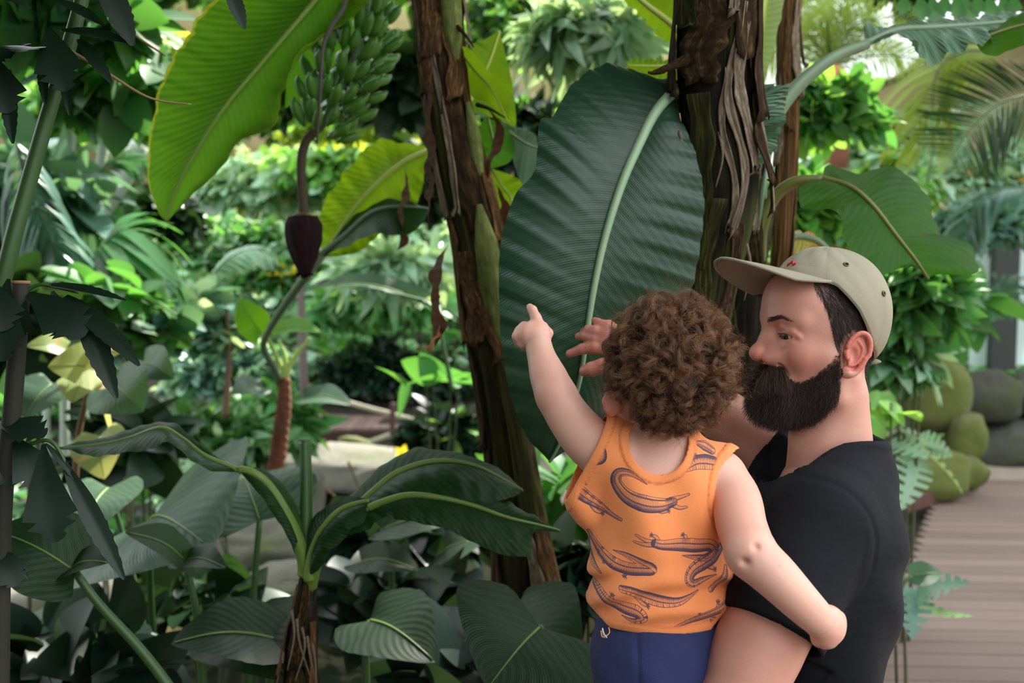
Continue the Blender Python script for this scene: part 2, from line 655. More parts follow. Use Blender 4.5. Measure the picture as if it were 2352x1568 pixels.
def deck_edge(y): return 0.17 + (y - 1.45) * 0.505
parts = []
bw = 0.146
for k in range(64):
    y0 = -1.2 + k * bw
    if y0 > 7.9: break
    # boards turned by about three degrees
    V, F, U = box_geo((0, 0.004, -0.028), (1, bw - 0.004, 0.0))
    xl = deck_edge(y0 + bw / 2); xr = 6.5
    V[:, 0] = xl + V[:, 0] * (xr - xl)
    V[:, 1] += y0 - 0.045 * (V[:, 0] - 1.5)
    parts.append((V, F, U))
V, F, U = join_geo(parts)
tag(mesh('floor', V, F, deckm, smooth=False), kind='structure')
# far strip of pale trodden gravel behind the boards
grav = simple('gravel', lin(150, 135, 122), 0.9, (9, lin(112, 98, 88)), bump=(60, 0.6))
V, F, U = box_geo((2.9, 7.7, -0.10), (7.5, 9.6, -0.012))
tag(mesh('path', V, F, grav, smooth=False), kind='structure')

# timber edging
timber = simple('edging_timber', lin(92, 66, 56), 0.7, (8, lin(60, 42, 36)), bump=(20, 0.5))
def beam(name, a, b, w, h, mat, label, cat='beam', group=None, kind=None):
    a = np.array(a, float); b = np.array(b, float)
    d = b - a; L = np.linalg.norm(d); d /= L
    s = nrm(np.cross([0, 0, 1.0], d)); u = np.cross(d, s)
    V, F, U = box_geo((0, -w / 2, -h / 2), (L, w / 2, h / 2))
    V = a + V[:, :1] * d + V[:, 1:2] * s + V[:, 2:] * u
    o = mesh(name, V, F, mat, smooth=False)
    bv = o.modifiers.new('bevel', 'BEVEL'); bv.width = min(w, h) * 0.12; bv.segments = 2
    return tag(o, label, cat, group, kind)
beam('edging_beam', (deck_edge(0.5) - .035, 0.5, 0.0), (deck_edge(4.85) - .035, 4.85, 0.0), 0.06, 0.20, timber,
     'grey brown timber beam along the near edge of the deck, beside the man', 'beam')
beam('kerb_plank', G(2045, 1168, 0.04), G(2152, 1140, 0.04), 0.05, 0.11, simple('kerb_wood', lin(96, 58, 50), 0.7, (8, lin(66, 38, 34))),
     'short reddish brown timber kerb between the deck and the mossy boulders', 'kerb')

# pond water
wm = NT('pond_water')
wm.b.inputs['Base Color'].default_value = lin(18, 24, 20)
wm.b.inputs['Roughness'].default_value = 0.06
wm.b.inputs['IOR'].default_value = 1.33
wm.bump(wm.noise(5.0, 3, wm.n('TexCoord').outputs['Object']), 0.15, 0.02)
a = np.linspace(0, 2 * np.pi, 40, endpoint=False)
V = np.vstack([[[-0.9, 6.9, -0.66]], np.stack([-0.9 + 2.1 * np.cos(a), 6.9 + 3.0 * np.sin(a), np.full(40, -0.66)], 1)])
F = np.array([[0, 1 + k, 1 + (k + 1) % 40] for k in range(40)])
tag(mesh('pond_water', V, F, wm.m), kind='structure')

# ------------------------------------------------------------------ rocks
def rock_mat(name, a, b, moss, mpos=0.5):
    m = NT(name)
    g = m.n('TexCoord').outputs['Object']
    c = m.mix(m.noise(4, 6, g), a, b)
    mo = m.ramp(m.noise(2.2, 4, g), [(mpos, (0, 0, 0)), (mpos + 0.12, (1, 1, 1))])
    m.l(m.mix(mo, c, moss), m.b.inputs['Base Color'])
    m.b.inputs['Roughness'].default_value = 0.85
    m.bump(m.noise(9, 8, g, 0.65), 0.7, 0.03)
    return m.m
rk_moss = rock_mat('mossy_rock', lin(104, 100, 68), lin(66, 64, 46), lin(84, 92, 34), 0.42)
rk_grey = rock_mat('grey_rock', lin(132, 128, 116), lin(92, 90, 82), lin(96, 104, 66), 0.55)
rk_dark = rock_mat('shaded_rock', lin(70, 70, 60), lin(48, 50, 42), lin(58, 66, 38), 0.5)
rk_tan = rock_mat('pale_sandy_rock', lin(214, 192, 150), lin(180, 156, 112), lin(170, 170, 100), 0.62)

def rock(c, r, mat, label, group=None, seed=0, rot=0.0, name='boulder', sq=2.6, link=True, cat='rock'):
    nu, nv = 40, 24
    th = np.linspace(0, 2 * np.pi, nu, endpoint=False); ph = np.linspace(-np.pi / 2, np.pi / 2, nv)
    TH, PH = np.meshgrid(th, ph)
    d = np.stack([np.cos(PH) * np.cos(TH), np.cos(PH) * np.sin(TH), np.sin(PH)], -1)
    e = 2.0 / sq
    dd = np.sign(d) * np.abs(d) ** e
    q = np.random.default_rng(seed)
    n = 0
    for f, am in ((1.5, .10), (3, .06), (6.5, .03), (13, .014)):
        w = q.normal(size=(3,)) * f; w2 = q.normal(size=(3,)) * f
        n = n + am * np.sin(d @ w + q.uniform(0, 6)) * np.cos(d @ w2 + q.uniform(0, 6))
    # a few flattened faces
    for _ in range(7):
        pl = nrm(q.normal(size=3)); dist = q.uniform(0.80, 0.95)
        h = dd @ pl
        dd = dd - np.maximum(h - dist, 0)[..., None] * pl * 0.85
    X = dd * (1 + n)[..., None] * np.array(r)
    cz, sz = math.cos(rot), math.sin(rot)
    X = np.stack([X[..., 0] * cz - X[..., 2] * sz, X[..., 1], X[..., 0] * sz + X[..., 2] * cz], -1)
    i = np.arange(nv - 1)[:, None] * nu; j = np.arange(nu)[None]; j2 = (j + 1) % nu
    F = np.stack([i + j, i + j2, i + nu + j2, i + nu + j], -1).reshape(-1, 4)
    o = mesh(name, X.reshape(-1, 3), F, mat)
    o.location = [float(v) for v in c]
    return tag(o, label, cat, group)

# boulders of the wall beside the deck (right)
def rk(x0, y0, x1, y1, d, mat, label, seed, group=None, rot=0.0, dep=0.9, name='boulder'):
    c = P((x0 + x1) / 2, (y0 + y1) / 2, d)
    return rock(c, (W(x1 - x0, d) / 2, W((x1 - x0 + y1 - y0) / 2, d) / 2 * dep, W(y1 - y0, d) / 2), mat, label, group, seed, rot, name)
gB = 'boulders of the rock wall beside the deck'
rk(2050, 790, 2228, 1000, 7.9, rk_moss, 'large yellow green mossy boulder at the top of the rock pile by the deck', 1, gB, 0.1)
rk(2170, 945, 2262, 1060, 7.7, rk_moss, 'egg shaped mossy boulder wedged between the big one and the lowest one', 2, gB)
rk(2030, 1010, 2212, 1158, 7.4, rk_moss, 'broad mossy boulder sitting on the kerb at the foot of the rock pile', 3, gB)
rk(2185, 1045, 2266, 1128, 7.5, rk_moss, 'small mossy boulder at the corner of the rock pile next to the gravel', 4, gB)
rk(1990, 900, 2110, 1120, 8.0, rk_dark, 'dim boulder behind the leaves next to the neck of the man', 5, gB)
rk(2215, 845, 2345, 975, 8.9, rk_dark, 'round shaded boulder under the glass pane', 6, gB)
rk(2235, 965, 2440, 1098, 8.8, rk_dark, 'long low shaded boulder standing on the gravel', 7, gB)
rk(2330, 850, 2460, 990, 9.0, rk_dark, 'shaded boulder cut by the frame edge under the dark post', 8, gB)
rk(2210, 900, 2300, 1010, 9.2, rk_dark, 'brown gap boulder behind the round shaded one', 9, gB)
# rocks round the pond (left and middle)
gP = 'rocks round the pond'
rk(640, 1020, 940, 1130, 9.9, rk_grey, 'flat grey ledge rock at the far bank of the pond', 11, gP, dep=1.4, name='ledge_rock')
rk(770, 1000, 850, 1035, 10.3, rk_moss, 'small green stone lying on the grey ledge near the boardwalk', 12, gP, name='stone')
rk(620, 1060, 745, 1230, 8.4, rk_grey, 'pale rounded rock leaning to the dark water behind the cut stalk', 13, gP)
rk(480, 1180, 720, 1330, 6.0, rk_grey, 'long olive grey boulder under the drooping grey green leaf', 14, gP)
rk(560, 1290, 730, 1430, 5.2, rk_grey, 'rounded boulder half hidden beside the fibrous stem', 15, gP)
rk(-40, 1300, 300, 1500, 4.6, rk_grey, 'broad greenish boulder at the bottom left among dead leaves', 16, gP, 0.15)
rk(420, 1130, 560, 1230, 7.0, rk_tan, 'small sandy stone beyond the big ribbed leaf', 17, gP, name='stone')
rk(720, 1360, 900, 1500, 5.0, rk_dark, 'dark wet stone right of the fibrous stem', 18, gP, 0.3, name='stone')
rk(380, 1405, 450, 1470, 4.4, rk_tan, 'small peach coloured stone catching light near the bottom', 19, gP, name='stone')
rk(330, 1455, 380, 1500, 4.3, rk_tan, 'tiny peach coloured stone left of the other bright stone', 20, gP, name='stone')

# far boardwalk and its rails
bwm = board_mat('far_boards', lin(150, 122, 116), lin(118, 94, 90))
parts = []
A0, A1 = G(430, 985, -0.12), G(1200, 985, -0.12)
z = -0.12
for k in range(54):
    x0 = -4.4 + k * 0.1
    V, F, U = box_geo((x0 + 0.004, 10.9, z - 0.03), (x0 + 0.096, 12.1, z))
    V[:, 1] += (x0 + 3.4) * 0.10
    parts.append((V, F, U))
tag(mesh('path', *join_geo(parts)[:2], bwm, smooth=False), kind='structure')
beam('boardwalk_joist', (-4.2, 10.85, z - 0.10), (0.9, 11.32, z - 0.10), 0.06, 0.13, timber, 'dark joist under the near edge of the far boardwalk', 'beam')
pale = simple('pale_rail_wood', lin(206, 200, 180), 0.7, (10, lin(170, 160, 138)), bump=(30, 0.3))
def pole(name, pts, r, mat, label, cat, group=None, n=16, seg=8):
    return tag(tube(name, PS(pts, n), r, mat, seg=seg), label, cat, group)
gR = 'rails of the far boardwalk'
pole('rail', [(655, 883, 10.4), (820, 930, 10.6), (965, 968, 10.9)], 0.028, pale, 'long pale wooden rail sloping down to the right beyond the pond', 'rail', gR)
pole('rail', [(840, 1018, 10.7), (930, 988, 10.8), (1012, 968, 10.9)], 0.028, pale, 'pale wooden rail sloping up to the right in front of the boardwalk', 'rail', gR)
pole('rail', [(962, 968, 10.9), (1075, 992, 11.1)], 0.022, pale, 'short pale rail running on from the crossing of the two long rails', 'rail', gR)
pole('post', [(902, 925, 10.65), (902, 1000, 10.65)], 0.03, timber, 'short brown post holding the long sloping rail', 'post')
pole('post', [(702, 880, 10.5), (702, 1010, 10.5)], 0.05, timber, 'brown post at the upper end of the long sloping rail', 'post')

# far walls of the hall
def wall_grid(name, x0, x1, z0, ztop, y, mat, amp=0.35, seed=0, bend=0.0):
    nx, nz = 60, 34
    X, Zt = np.meshgrid(np.linspace(x0, x1, nx), np.linspace(0, 1, nz), indexing='ij')
    zt = ztop(X)
    Z = z0 + Zt * (zt - z0)
    q = np.random.default_rng(seed)
    n = 0
    for f in (0.6, 1.3, 2.7, 5.5):
        n = n + (1 / f ** 0.8) * np.sin(f * X + q.uniform(0, 6)) * np.cos(f * 1.2 * Z + q.uniform(0, 6))
    Y = y + bend * (X - x0) ** 2 - amp * n * 0.6 + 0.25 * (Z - z0) * 0.3
    V = np.stack([X, Y, Z], -1).reshape(-1, 3)
    i = np.arange(nx - 1)[:, None] * nz; j = np.arange(nz - 1)[None]
    F = np.stack([i + j, i + nz + j, i + nz + j + 1, i + j + 1], -1).reshape(-1, 4)
    o = mesh(name, V, F, mat)
    sd_ = o.modifiers.new('depth', 'SOLIDIFY'); sd_.thickness = 0.4; sd_.offset = 1.0
    return tag(o, kind='structure')
wall_grid('wall_back', -13, 4.2, -0.3, lambda X: 7.2 - 0.12 * (X + 4), 18.0, rk_tan, seed=3)
wall_grid('wall_back_right', 4.4, 14, -0.3, lambda X: 3.9 + 0.42 * (X - 4.4), 14.6, rk_tan, seed=5)
beam('roof_edge_beam', P(1960, 222, 13.6), P(2215, 112, 14.2), 0.12, 0.10, timber, 'dark sloping beam along the top of the pale rock wall', 'beam')
# glass side of the hall with its dark mullion, right
gl = NT('pale_glass')
gl.b.inputs['Base Color'].default_value = lin(222, 236, 238)
gl.b.inputs['Roughness'].default_value = 0.3
gl.b.inputs['Alpha'].default_value = 1
tr = gl.n('BsdfTranslucent'); tr.inputs['Color'].default_value = (0.85, 0.93, 0.93, 1)
ms = gl.n('MixShader'); ms.inputs[0].default_value = 0.6
gl.l(gl.b.outputs[0], ms.inputs[1]); gl.l(tr.outputs[0], ms.inputs[2]); gl.l(ms.outputs[0], gl.out.inputs['Surface'])
c0 = P(2235, 840, 10.6); c1 = P(2700, 480, 10.6)
tag(mesh('window_1', *box_geo((c0[0], 10.62, c0[2]), (c1[0], 10.65, c1[2]))[:2], gl.m, smooth=False), kind='structure')
dk = simple('dark_metal_post', lin(34, 40, 36), 0.5)
for xx in (2306,):
    a_ = P(xx - 28, 850, 10.45); b_ = P(xx + 28, 480, 10.45)
    tag(mesh('window_post', *box_geo((a_[0], 10.40, a_[2]), (b_[0], 10.52, b_[2]))[:2], dk, smooth=False), 'thick dark post in front of the pale glass pane', 'post')
# ================================================================== plants placed by hand
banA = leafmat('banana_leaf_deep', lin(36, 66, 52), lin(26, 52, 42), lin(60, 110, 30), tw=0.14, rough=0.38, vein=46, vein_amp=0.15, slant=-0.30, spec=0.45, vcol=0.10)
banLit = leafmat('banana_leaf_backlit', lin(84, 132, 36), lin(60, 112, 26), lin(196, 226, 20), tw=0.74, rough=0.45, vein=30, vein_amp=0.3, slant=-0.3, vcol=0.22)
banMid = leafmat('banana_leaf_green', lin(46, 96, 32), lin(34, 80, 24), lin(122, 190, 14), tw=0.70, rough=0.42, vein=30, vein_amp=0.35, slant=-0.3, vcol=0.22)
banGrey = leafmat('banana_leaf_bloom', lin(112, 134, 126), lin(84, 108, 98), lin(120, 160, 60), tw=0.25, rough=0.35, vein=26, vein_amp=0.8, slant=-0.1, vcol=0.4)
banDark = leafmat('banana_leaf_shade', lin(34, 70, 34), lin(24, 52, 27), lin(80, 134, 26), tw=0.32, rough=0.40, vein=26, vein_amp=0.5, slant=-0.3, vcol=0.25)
ribPale = simple('pale_midrib', lin(150, 176, 140), 0.45, (8, lin(124, 152, 116)))
ribGreen = simple('green_midrib', lin(112, 138, 58), 0.45, (8, lin(90, 118, 44)))
ribYellow = simple('yellow_midrib', lin(178, 190, 90), 0.45)
ribGreenY = simple('olive_midrib', lin(128, 154, 62), 0.5)
ribDark = simple('dark_midrib', lin(92, 92, 34), 0.5)
stalkGrey = simple('grey_green_stalk', lin(122, 142, 112), 0.45, (10, lin(92, 112, 84)))
stalkGreen = simple('green_stalk', lin(62, 96, 42), 0.42, (12, lin(44, 74, 32)))
barkBlack = barkmat('black_brown_sheath', (0.006, 0.005, 0.004), (0.024, 0.017, 0.011), (0.09, 0.060, 0.036), 2.5, 8, patch=(0.050, 0.062, 0.010))
barkOlive = barkmat('olive_sheath', (0.012, 0.009, 0.004), (0.062, 0.060, 0.012), (0.22, 0.23, 0.045), 1.5, 7, patch=(0.035, 0.030, 0.015))
barkBrown = barkmat('brown_fibre', (0.035, 0.020, 0.012), (0.16, 0.076, 0.024), (0.55, 0.32, 0.14), 3, 12)
barkGreen = barkmat('green_sheath', (0.10, 0.12, 0.03), (0.24, 0.29, 0.08), (0.40, 0.45, 0.18), 1.2, 5)
dryPale = barkmat('dry_pale_sheath', (0.10, 0.07, 0.045), (0.30, 0.23, 0.16), (0.52, 0.43, 0.33), 3, 6)
dryDark = barkmat('dry_dark_sheath', (0.012, 0.007, 0.003), (0.055, 0.029, 0.011), (0.24, 0.135, 0.060), 3, 6)
trunkBumpq = np.random.default_rng(77)

def lumpy(seed, amp=0.06, lobes=3):
    q = np.random.default_rng(seed)
    ph = q.uniform(0, 6, 8)
    return lambda u, a: 1 + amp * np.sin(lobes * a + 5 * u + ph[0]) + amp * 0.6 * np.sin(7 * a + 3 * np.sin(9 * u) + ph[1]) + amp * 0.5 * np.sin(13 * a + ph[2] + 4 * u) + amp * 0.4 * np.sin(40 * u + 3 * np.sin(a + ph[3]))

def strip(name, C, R, u0, u1, a0, da, lift, mat, parent, seed=0, n=26, m=7, curl=0.0):
    """length of old leaf sheath clinging to a trunk (axis C, radii R) between u0 and u1"""
    q = np.random.default_rng(seed)
    T, N, B = frames(C)
    k = len(C)
    us = np.linspace(u0, u1, n); f = us * (k - 1); i0 = np.clip(f.astype(int), 0, k - 2); fr = (f - i0)[:, None]
    L = lambda A: A[i0] * (1 - fr) + A[i0 + 1] * fr
    Rr = np.interp(us, np.linspace(0, 1, len(R)), R)
    s = np.linspace(0, 1, n)
    wob = 0.25 * np.sin(s * q.uniform(4, 9) + q.uniform(0, 6))
    wid = da * (0.55 + 0.45 * np.sin(np.pi * (0.15 + 0.7 * s))) * (1 + 0.15 * np.sin(s * 23 + q.uniform(0, 6)))
    vs = np.linspace(-1, 1, m)
    ang = a0 + wob[:, None] * 0.5 + vs[None] * wid[:, None] / 2
    rr = Rr[:, None] * (1.05 + lift * (s[:, None] ** 2) + 0.05 * np.abs(vs)[None] + 0.02 * np.sin(9 * vs + seed)[None]) + curl * (s[:, None] ** 3)
    V = L(C)[:, None] + rr[..., None] * (np.cos(ang)[..., None] * L(N)[:, None] + np.sin(ang)[..., None] * L(B)[:, None])
    V[-1] += (q.normal(size=(m, 3)) * 0.006)
    i = np.arange(n - 1)[:, None] * m; j = np.arange(m - 1)[None]
    F = np.stack([i + j, i + j + 1, i + m + j + 1, i + m + j], -1).reshape(-1, 4)
    uv = np.stack([np.repeat(s, m) * 0.6 + seed * 0.13, np.tile((vs + 1) / 2 * 0.35 + seed * 0.07, n)], 1)
    o = mesh(name, V.reshape(-1, 3), F, mat, parent, True, uv)
    md = o.modifiers.new('depth', 'SOLIDIFY'); md.thickness = 0.0025
    return o

def trunk(root, pts, widths, mat, seed=0, n=80, seg=36, amp=0.05, name='trunk'):
    """pts in pixels/depth; widths in pixels of the photo"""
    C = PS(pts, n)
    d = np.interp(np.linspace(0, 1, n), np.linspace(0, 1, len(pts)), [p[2] for p in pts])
    w = np.interp(np.linspace(0, 1, n), np.linspace(0, 1, len(widths)), widths)
    R = w * d / FPX / 2
    o = tube(name, C, R, mat, root, seg, True, lumpy(seed, amp))
    return o, C, R

# ---------------------------------------------------------------- banana plant on the right (dark trunk, big leaf)
t1 = empty('banana_plant', P(1600, 2300, 1.95), 'banana plant with a black ragged trunk and the big dark leaf the man touches', 'banana plant')
to, C1, R1 = trunk(t1, [(1655, -260, 1.80), (1648, 20, 1.82), (1642, 200, 1.85), (1662, 420, 1.88), (1632, 640, 1.92), (1600, 900, 1.95), (1580, 1250, 1.97), (1575, 1700, 2.0), (1590, 2300, 1.95)],
                   [185, 178, 160, 128, 105, 125, 150, 175, 190], barkBlack, 3, 120, 40, 0.05)
for k, (u0, u1, a0, da, lf, mt, cu) in enumerate([
        (0.00, 0.14, 5.6, 0.9, 0.05, dryDark, 0.0), (0.02, 0.20, 5.2, 0.55, 0.15, dryDark, 0.01), (0.10, 0.24, 5.75, 0.30, 0.10, dryPale, 0.0),
        (0.12, 0.29, 6.05, 0.22, 0.12, dryPale, 0.0), (0.13, 0.25, 5.35, 0.35, 0.25, dryDark, 0.012), (0.15, 0.285, 0.0, 0.18, 0.05, dryPale, 0.0),
        (0.09, 0.16, 0.5, 1.1, 0.06, dryDark, 0.0), (0.0, 0.12, 0.9, 0.8, 0.02, barkOlive, 0.0), (0.17, 0.33, 0.75, 0.7, 0.03, barkOlive, 0.0),
        (0.26, 0.40, 0.35, 0.5, 0.04, barkOlive, 0.0), (0.28, 0.42, 5.9, 0.5, 0.06, dryDark, 0.0), (0.05, 0.17, 1.5, 0.6, 0.1, dryDark, 0.01),
        (0.15, 0.30, 1.55, 0.5, 0.1, dryDark, 0.01), (0.14, 0.27, 5.0, 0.25, 0.30, dryPale, 0.01), (0.02, 0.11, 6.0, 0.25, 0.08, dryPale, 0.0),
        (0.30, 0.5, 1.1, 0.6, 0.05, barkOlive, 0.0), (0.4, 0.7, 5.7, 0.8, 0.05, dryDark, 0.0)]):
    strip('dry_sheath', C1, R1, u0, u1, a0, da, lf, mt, t1, 10 + k, curl=cu)
# broken stub pointing left at the top of the trunk
tube('leaf_stub', PS([(1590, 130, 1.80), (1565, 142, 1.79), (1530, 158, 1.78), (1500, 168, 1.78), (1488, 166, 1.78)], 14), [0.012, 0.010, 0.007, 0.006, 0.002], dryDark, t1, 8, True, lumpy(5, 0.15))
for k, (x, y) in enumerate([(1715, 560), (1650, 300), (1560, 300)]):
    tube('fibre', PS([(x, y, 1.80), (x + 10, y + 60, 1.79), (x - 6, y + 130, 1.80)], 10), [0.003, 0.002, 0.001], dryPale, t1, 5)
# the big leaf
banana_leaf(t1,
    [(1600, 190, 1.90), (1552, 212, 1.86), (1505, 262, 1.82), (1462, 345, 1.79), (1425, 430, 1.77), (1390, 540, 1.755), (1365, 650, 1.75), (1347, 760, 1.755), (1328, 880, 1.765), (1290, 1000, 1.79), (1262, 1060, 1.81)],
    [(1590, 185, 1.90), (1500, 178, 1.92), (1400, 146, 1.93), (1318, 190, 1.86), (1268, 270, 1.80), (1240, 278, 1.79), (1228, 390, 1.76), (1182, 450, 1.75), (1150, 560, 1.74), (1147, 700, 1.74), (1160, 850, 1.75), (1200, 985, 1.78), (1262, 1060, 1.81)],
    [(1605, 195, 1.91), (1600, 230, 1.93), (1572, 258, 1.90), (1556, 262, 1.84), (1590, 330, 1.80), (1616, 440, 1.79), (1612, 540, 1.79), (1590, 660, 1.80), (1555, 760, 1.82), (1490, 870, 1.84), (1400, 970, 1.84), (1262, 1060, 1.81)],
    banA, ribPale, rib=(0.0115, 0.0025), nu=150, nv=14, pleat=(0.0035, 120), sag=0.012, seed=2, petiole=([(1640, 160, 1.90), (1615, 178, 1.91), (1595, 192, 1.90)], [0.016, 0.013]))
# pleated top of a second leaf behind the trunk
banana_leaf(t1,
    [(1680, 192, 1.98), (1684, 240, 1.99), (1690, 300, 2.0), (1700, 360, 2.0), (1712, 400, 2.0)],
    [(1678, 195, 2.02), (1640, 240, 2.02), (1640, 300, 2.02), (1670, 360, 2.02), (1712, 400, 2.02)],
    [(1700, 194, 1.99), (1806, 198, 2.02), (1800, 244, 1.99), (1806, 272, 1.97), (1790, 310, 1.99), (1774, 356, 1.97), (1730, 388, 1.98), (1712, 400, 2.0)],
    banGrey, ribPale, rib=(0.006, 0.003), nu=110, nv=12, pleat=(0.011, 62), seed=4)
# yellow green leaf at the top, left of the trunk
banana_leaf(t1,
    [(1590, 96, 2.25), (1540, 50, 2.25), (1485, 8, 2.25), (1430, -40, 2.25), (1380, -100, 2.27)],
    [(1585, 100, 2.25), (1525, 92, 2.30), (1470, 35, 2.32), (1405, -30, 2.33), (1380, -100, 2.27)],
    [(1590, 92, 2.25), (1600, 20, 2.20), (1560, -40, 2.20), (1480, -80, 2.22), (1380, -100, 2.27)],
    banLit, ribYellow, rib=(0.010, 0.003), seed=6, pleat=(0.003, 60))
# ragged leaf seen end-on between big leaf and trunk
banana_leaf(t1,
    [(1560, 150, 2.4), (1500, 152, 2.4), (1440, 150, 2.4)],
    [(1560, 140, 2.4), (1500, 132, 2.4), (1440, 136, 2.4)],
    [(1562, 210, 2.42), (1510, 205, 2.42), (1450, 182, 2.42)],
    banLit, ribYellow, rib=(0.004, 0.002), seed=8, pleat=(0.006, 60), ragged=0.4)

# ---------------------------------------------------------------- second stem behind, with two arching leaves on the right
t2 = empty('banana_plant', P(1720, 2300, 2.25), 'banana plant with a thin dark stem behind the cap and arching leaves', 'banana plant')
o_, C2, R2 = trunk(t2, [(1735, 360, 2.18), (1722, 470, 2.18), (1716, 640, 2.18), (1712, 900, 2.2), (1715, 1300, 2.2), (1720, 2300, 2.25)], [55, 84, 88, 95, 110, 130], barkBlack, 8, 90, 30, 0.06)
for k, (u0, u1, a0, da, mt) in enumerate([(0.0, 0.12, 0.3, 0.9, dryDark), (0.02, 0.16, 5.5, 0.8, dryDark), (0.05, 0.2, 1.1, 0.7, barkOlive), (0.0, 0.09, 6.0, 0.5, dryPale)]):
    strip('dry_sheath', C2, R2, u0, u1, a0, da, 0.1, mt, t2, 40 + k)
tube('sheath_blade', PS([(1765, 352, 2.15), (1752, 430, 2.15), (1740, 520, 2.16)], 12), [0.004, 0.016, 0.012], stalkGrey, t2, 8, True, None, 0.4)
banana_leaf(t2,
    [(1890, 412, 2.12), (1950, 430, 2.08), (2000, 470, 2.05), (2055, 540, 2.05), (2104, 602, 2.06), (2130, 640, 2.08)],
    [(1890, 408, 2.12), (1900, 380, 2.20), (1962, 396, 2.24), (2040, 384, 2.26), (2108, 420, 2.24), (2150, 505, 2.22), (2166, 545, 2.20), (2228, 556, 2.18), (2242, 600, 2.15), (2238, 628, 2.12), (2150, 622, 2.10)],
    [(1885, 414, 2.12), (1838, 428, 2.06), (1845, 475, 2.0), (1905, 486, 1.98), (1932, 500, 1.97), (1945, 560, 1.96), (1985, 615, 1.96), (2030, 632, 1.98), (2070, 612, 2.02), (2110, 604, 2.06)],
    banMid, ribDark, rib=(0.007, 0.003), nu=80, seed=12, pleat=(0.004, 36), sag=0.01,
    petiole=([(1738, 600, 2.17), (1748, 520, 2.17), (1778, 455, 2.16), (1825, 418, 2.14), (1892, 411, 2.12)], [0.020, 0.016, 0.014, 0.012, 0.009]))
banana_leaf(t2,
    [(1990, 100, 2.2), (2060, 72, 2.22), (2140, 66, 2.25), (2230, 60, 2.3), (2330, 52, 2.35), (2440, 50, 2.4)],
    [(1988, 98, 2.2), (1986, 52, 2.2), (2022, 72, 2.26), (2110, 56, 2.34), (2220, 50, 2.40), (2330, 30, 2.45), (2440, 40, 2.4)],
    [(1992, 104, 2.2), (2050, 84, 2.16), (2100, 100, 2.12), (2125, 150, 2.10), (2180, 128, 2.12), (2255, 98, 2.16), (2330, 100, 2.25), (2440, 62, 2.4)],
    banGrey, stalkGrey, rib=(0.009, 0.004), nu=110, seed=14, pleat=(0.008, 60), sag=0.01,
    petiole=([(1735, 520, 2.19), (1745, 400, 2.18), (1775, 280, 2.17), (1830, 200, 2.17), (1910, 135, 2.18), (1992, 100, 2.2)], [0.022, 0.019, 0.018, 0.016, 0.014, 0.012]))
banana_leaf(t2,
    [(2240, 96, 2.2), (2300, 72, 2.2), (2380, 52, 2.2), (2460, 50, 2.2)],
    [(2240, 96, 2.2), (2290, 62, 2.24), (2370, 22, 2.28), (2460, 30, 2.25)],
    [(2240, 98, 2.2), (2270, 128, 2.18), (2350, 108, 2.16), (2460, 80, 2.18)],
    banMid, ribDark, rib=(0.004, 0.002), seed=15, pleat=(0.003, 20))
# backlit green sheets low behind the stem
for k, (x0, y0, x1, y1, d_) in enumerate([(1700, 420, 1690, 640, 2.5), (1790, 350, 1772, 620, 2.6)]):
    banana_leaf(t2, [(x0, y0, d_), ((x0 + x1) / 2 + 4, (y0 + y1) / 2, d_), (x1, y1, d_)],
                [(x0 - 4, y0, d_), (x0 - 26, (y0 + y1) / 2, d_), (x1, y1, d_)], [(x0 + 4, y0, d_), (x0 + 24, (y0 + y1) / 2, d_ + .05), (x1, y1, d_)],
                banMid, ribGreen, rib=(0.004, 0.002), seed=18 + k, pleat=(0.004, 30))
# ---------------------------------------------------------------- third stem, pale young leaf and dry brown sheath
t3 = empty('banana_plant', P(1800, 2300, 2.6), 'banana plant with a brown ragged stem and one upright pale leaf', 'banana plant')
o_, C3, R3 = trunk(t3, [(1822, -200, 2.55), (1812, 0, 2.55), (1808, 120, 2.55), (1810, 260, 2.55), (1806, 400, 2.56), (1798, 560, 2.57), (1790, 800, 2.6), (1800, 2300, 2.6)], [52, 50, 46, 38, 28, 26, 36, 56], barkBrown, 21, 90, 26, 0.10)
for k in range(9):
    strip('dry_sheath', C3, R3, 0.05 + 0.025 * k, 0.14 + 0.03 * k, 4.9 + 0.8 * k, 0.7, 0.25, (dryPale, dryPale, barkBrown)[k % 3], t3, 60 + k, curl=0.008)
banana_leaf(t3,
    [(1738, 198, 2.40), (1745, 120, 2.40), (1752, 40, 2.40), (1762, -60, 2.42), (1775, -180, 2.45)],
    [(1732, 200, 2.40), (1726, 120, 2.42), (1728, 40, 2.42), (1735, -60, 2.44), (1775, -180, 2.45)],
    [(1744, 198, 2.40), (1762, 170, 2.36), (1782, 90, 2.34), (1800, 10, 2.34), (1812, -60, 2.38), (1775, -180, 2.45)],
    leafmat('pale_young_leaf', lin(188, 204, 160), lin(160, 186, 130), lin(190, 214, 90), tw=0.4, rough=0.5, vein=30, vein_amp=0.3), ribYellow, rib=(0.016, 0.010), seed=20, pleat=(0.002, 40),
    petiole=([(1720, 640, 2.44), (1726, 420, 2.42), (1734, 260, 2.41), (1739, 190, 2.40)], [0.022, 0.020, 0.018]))
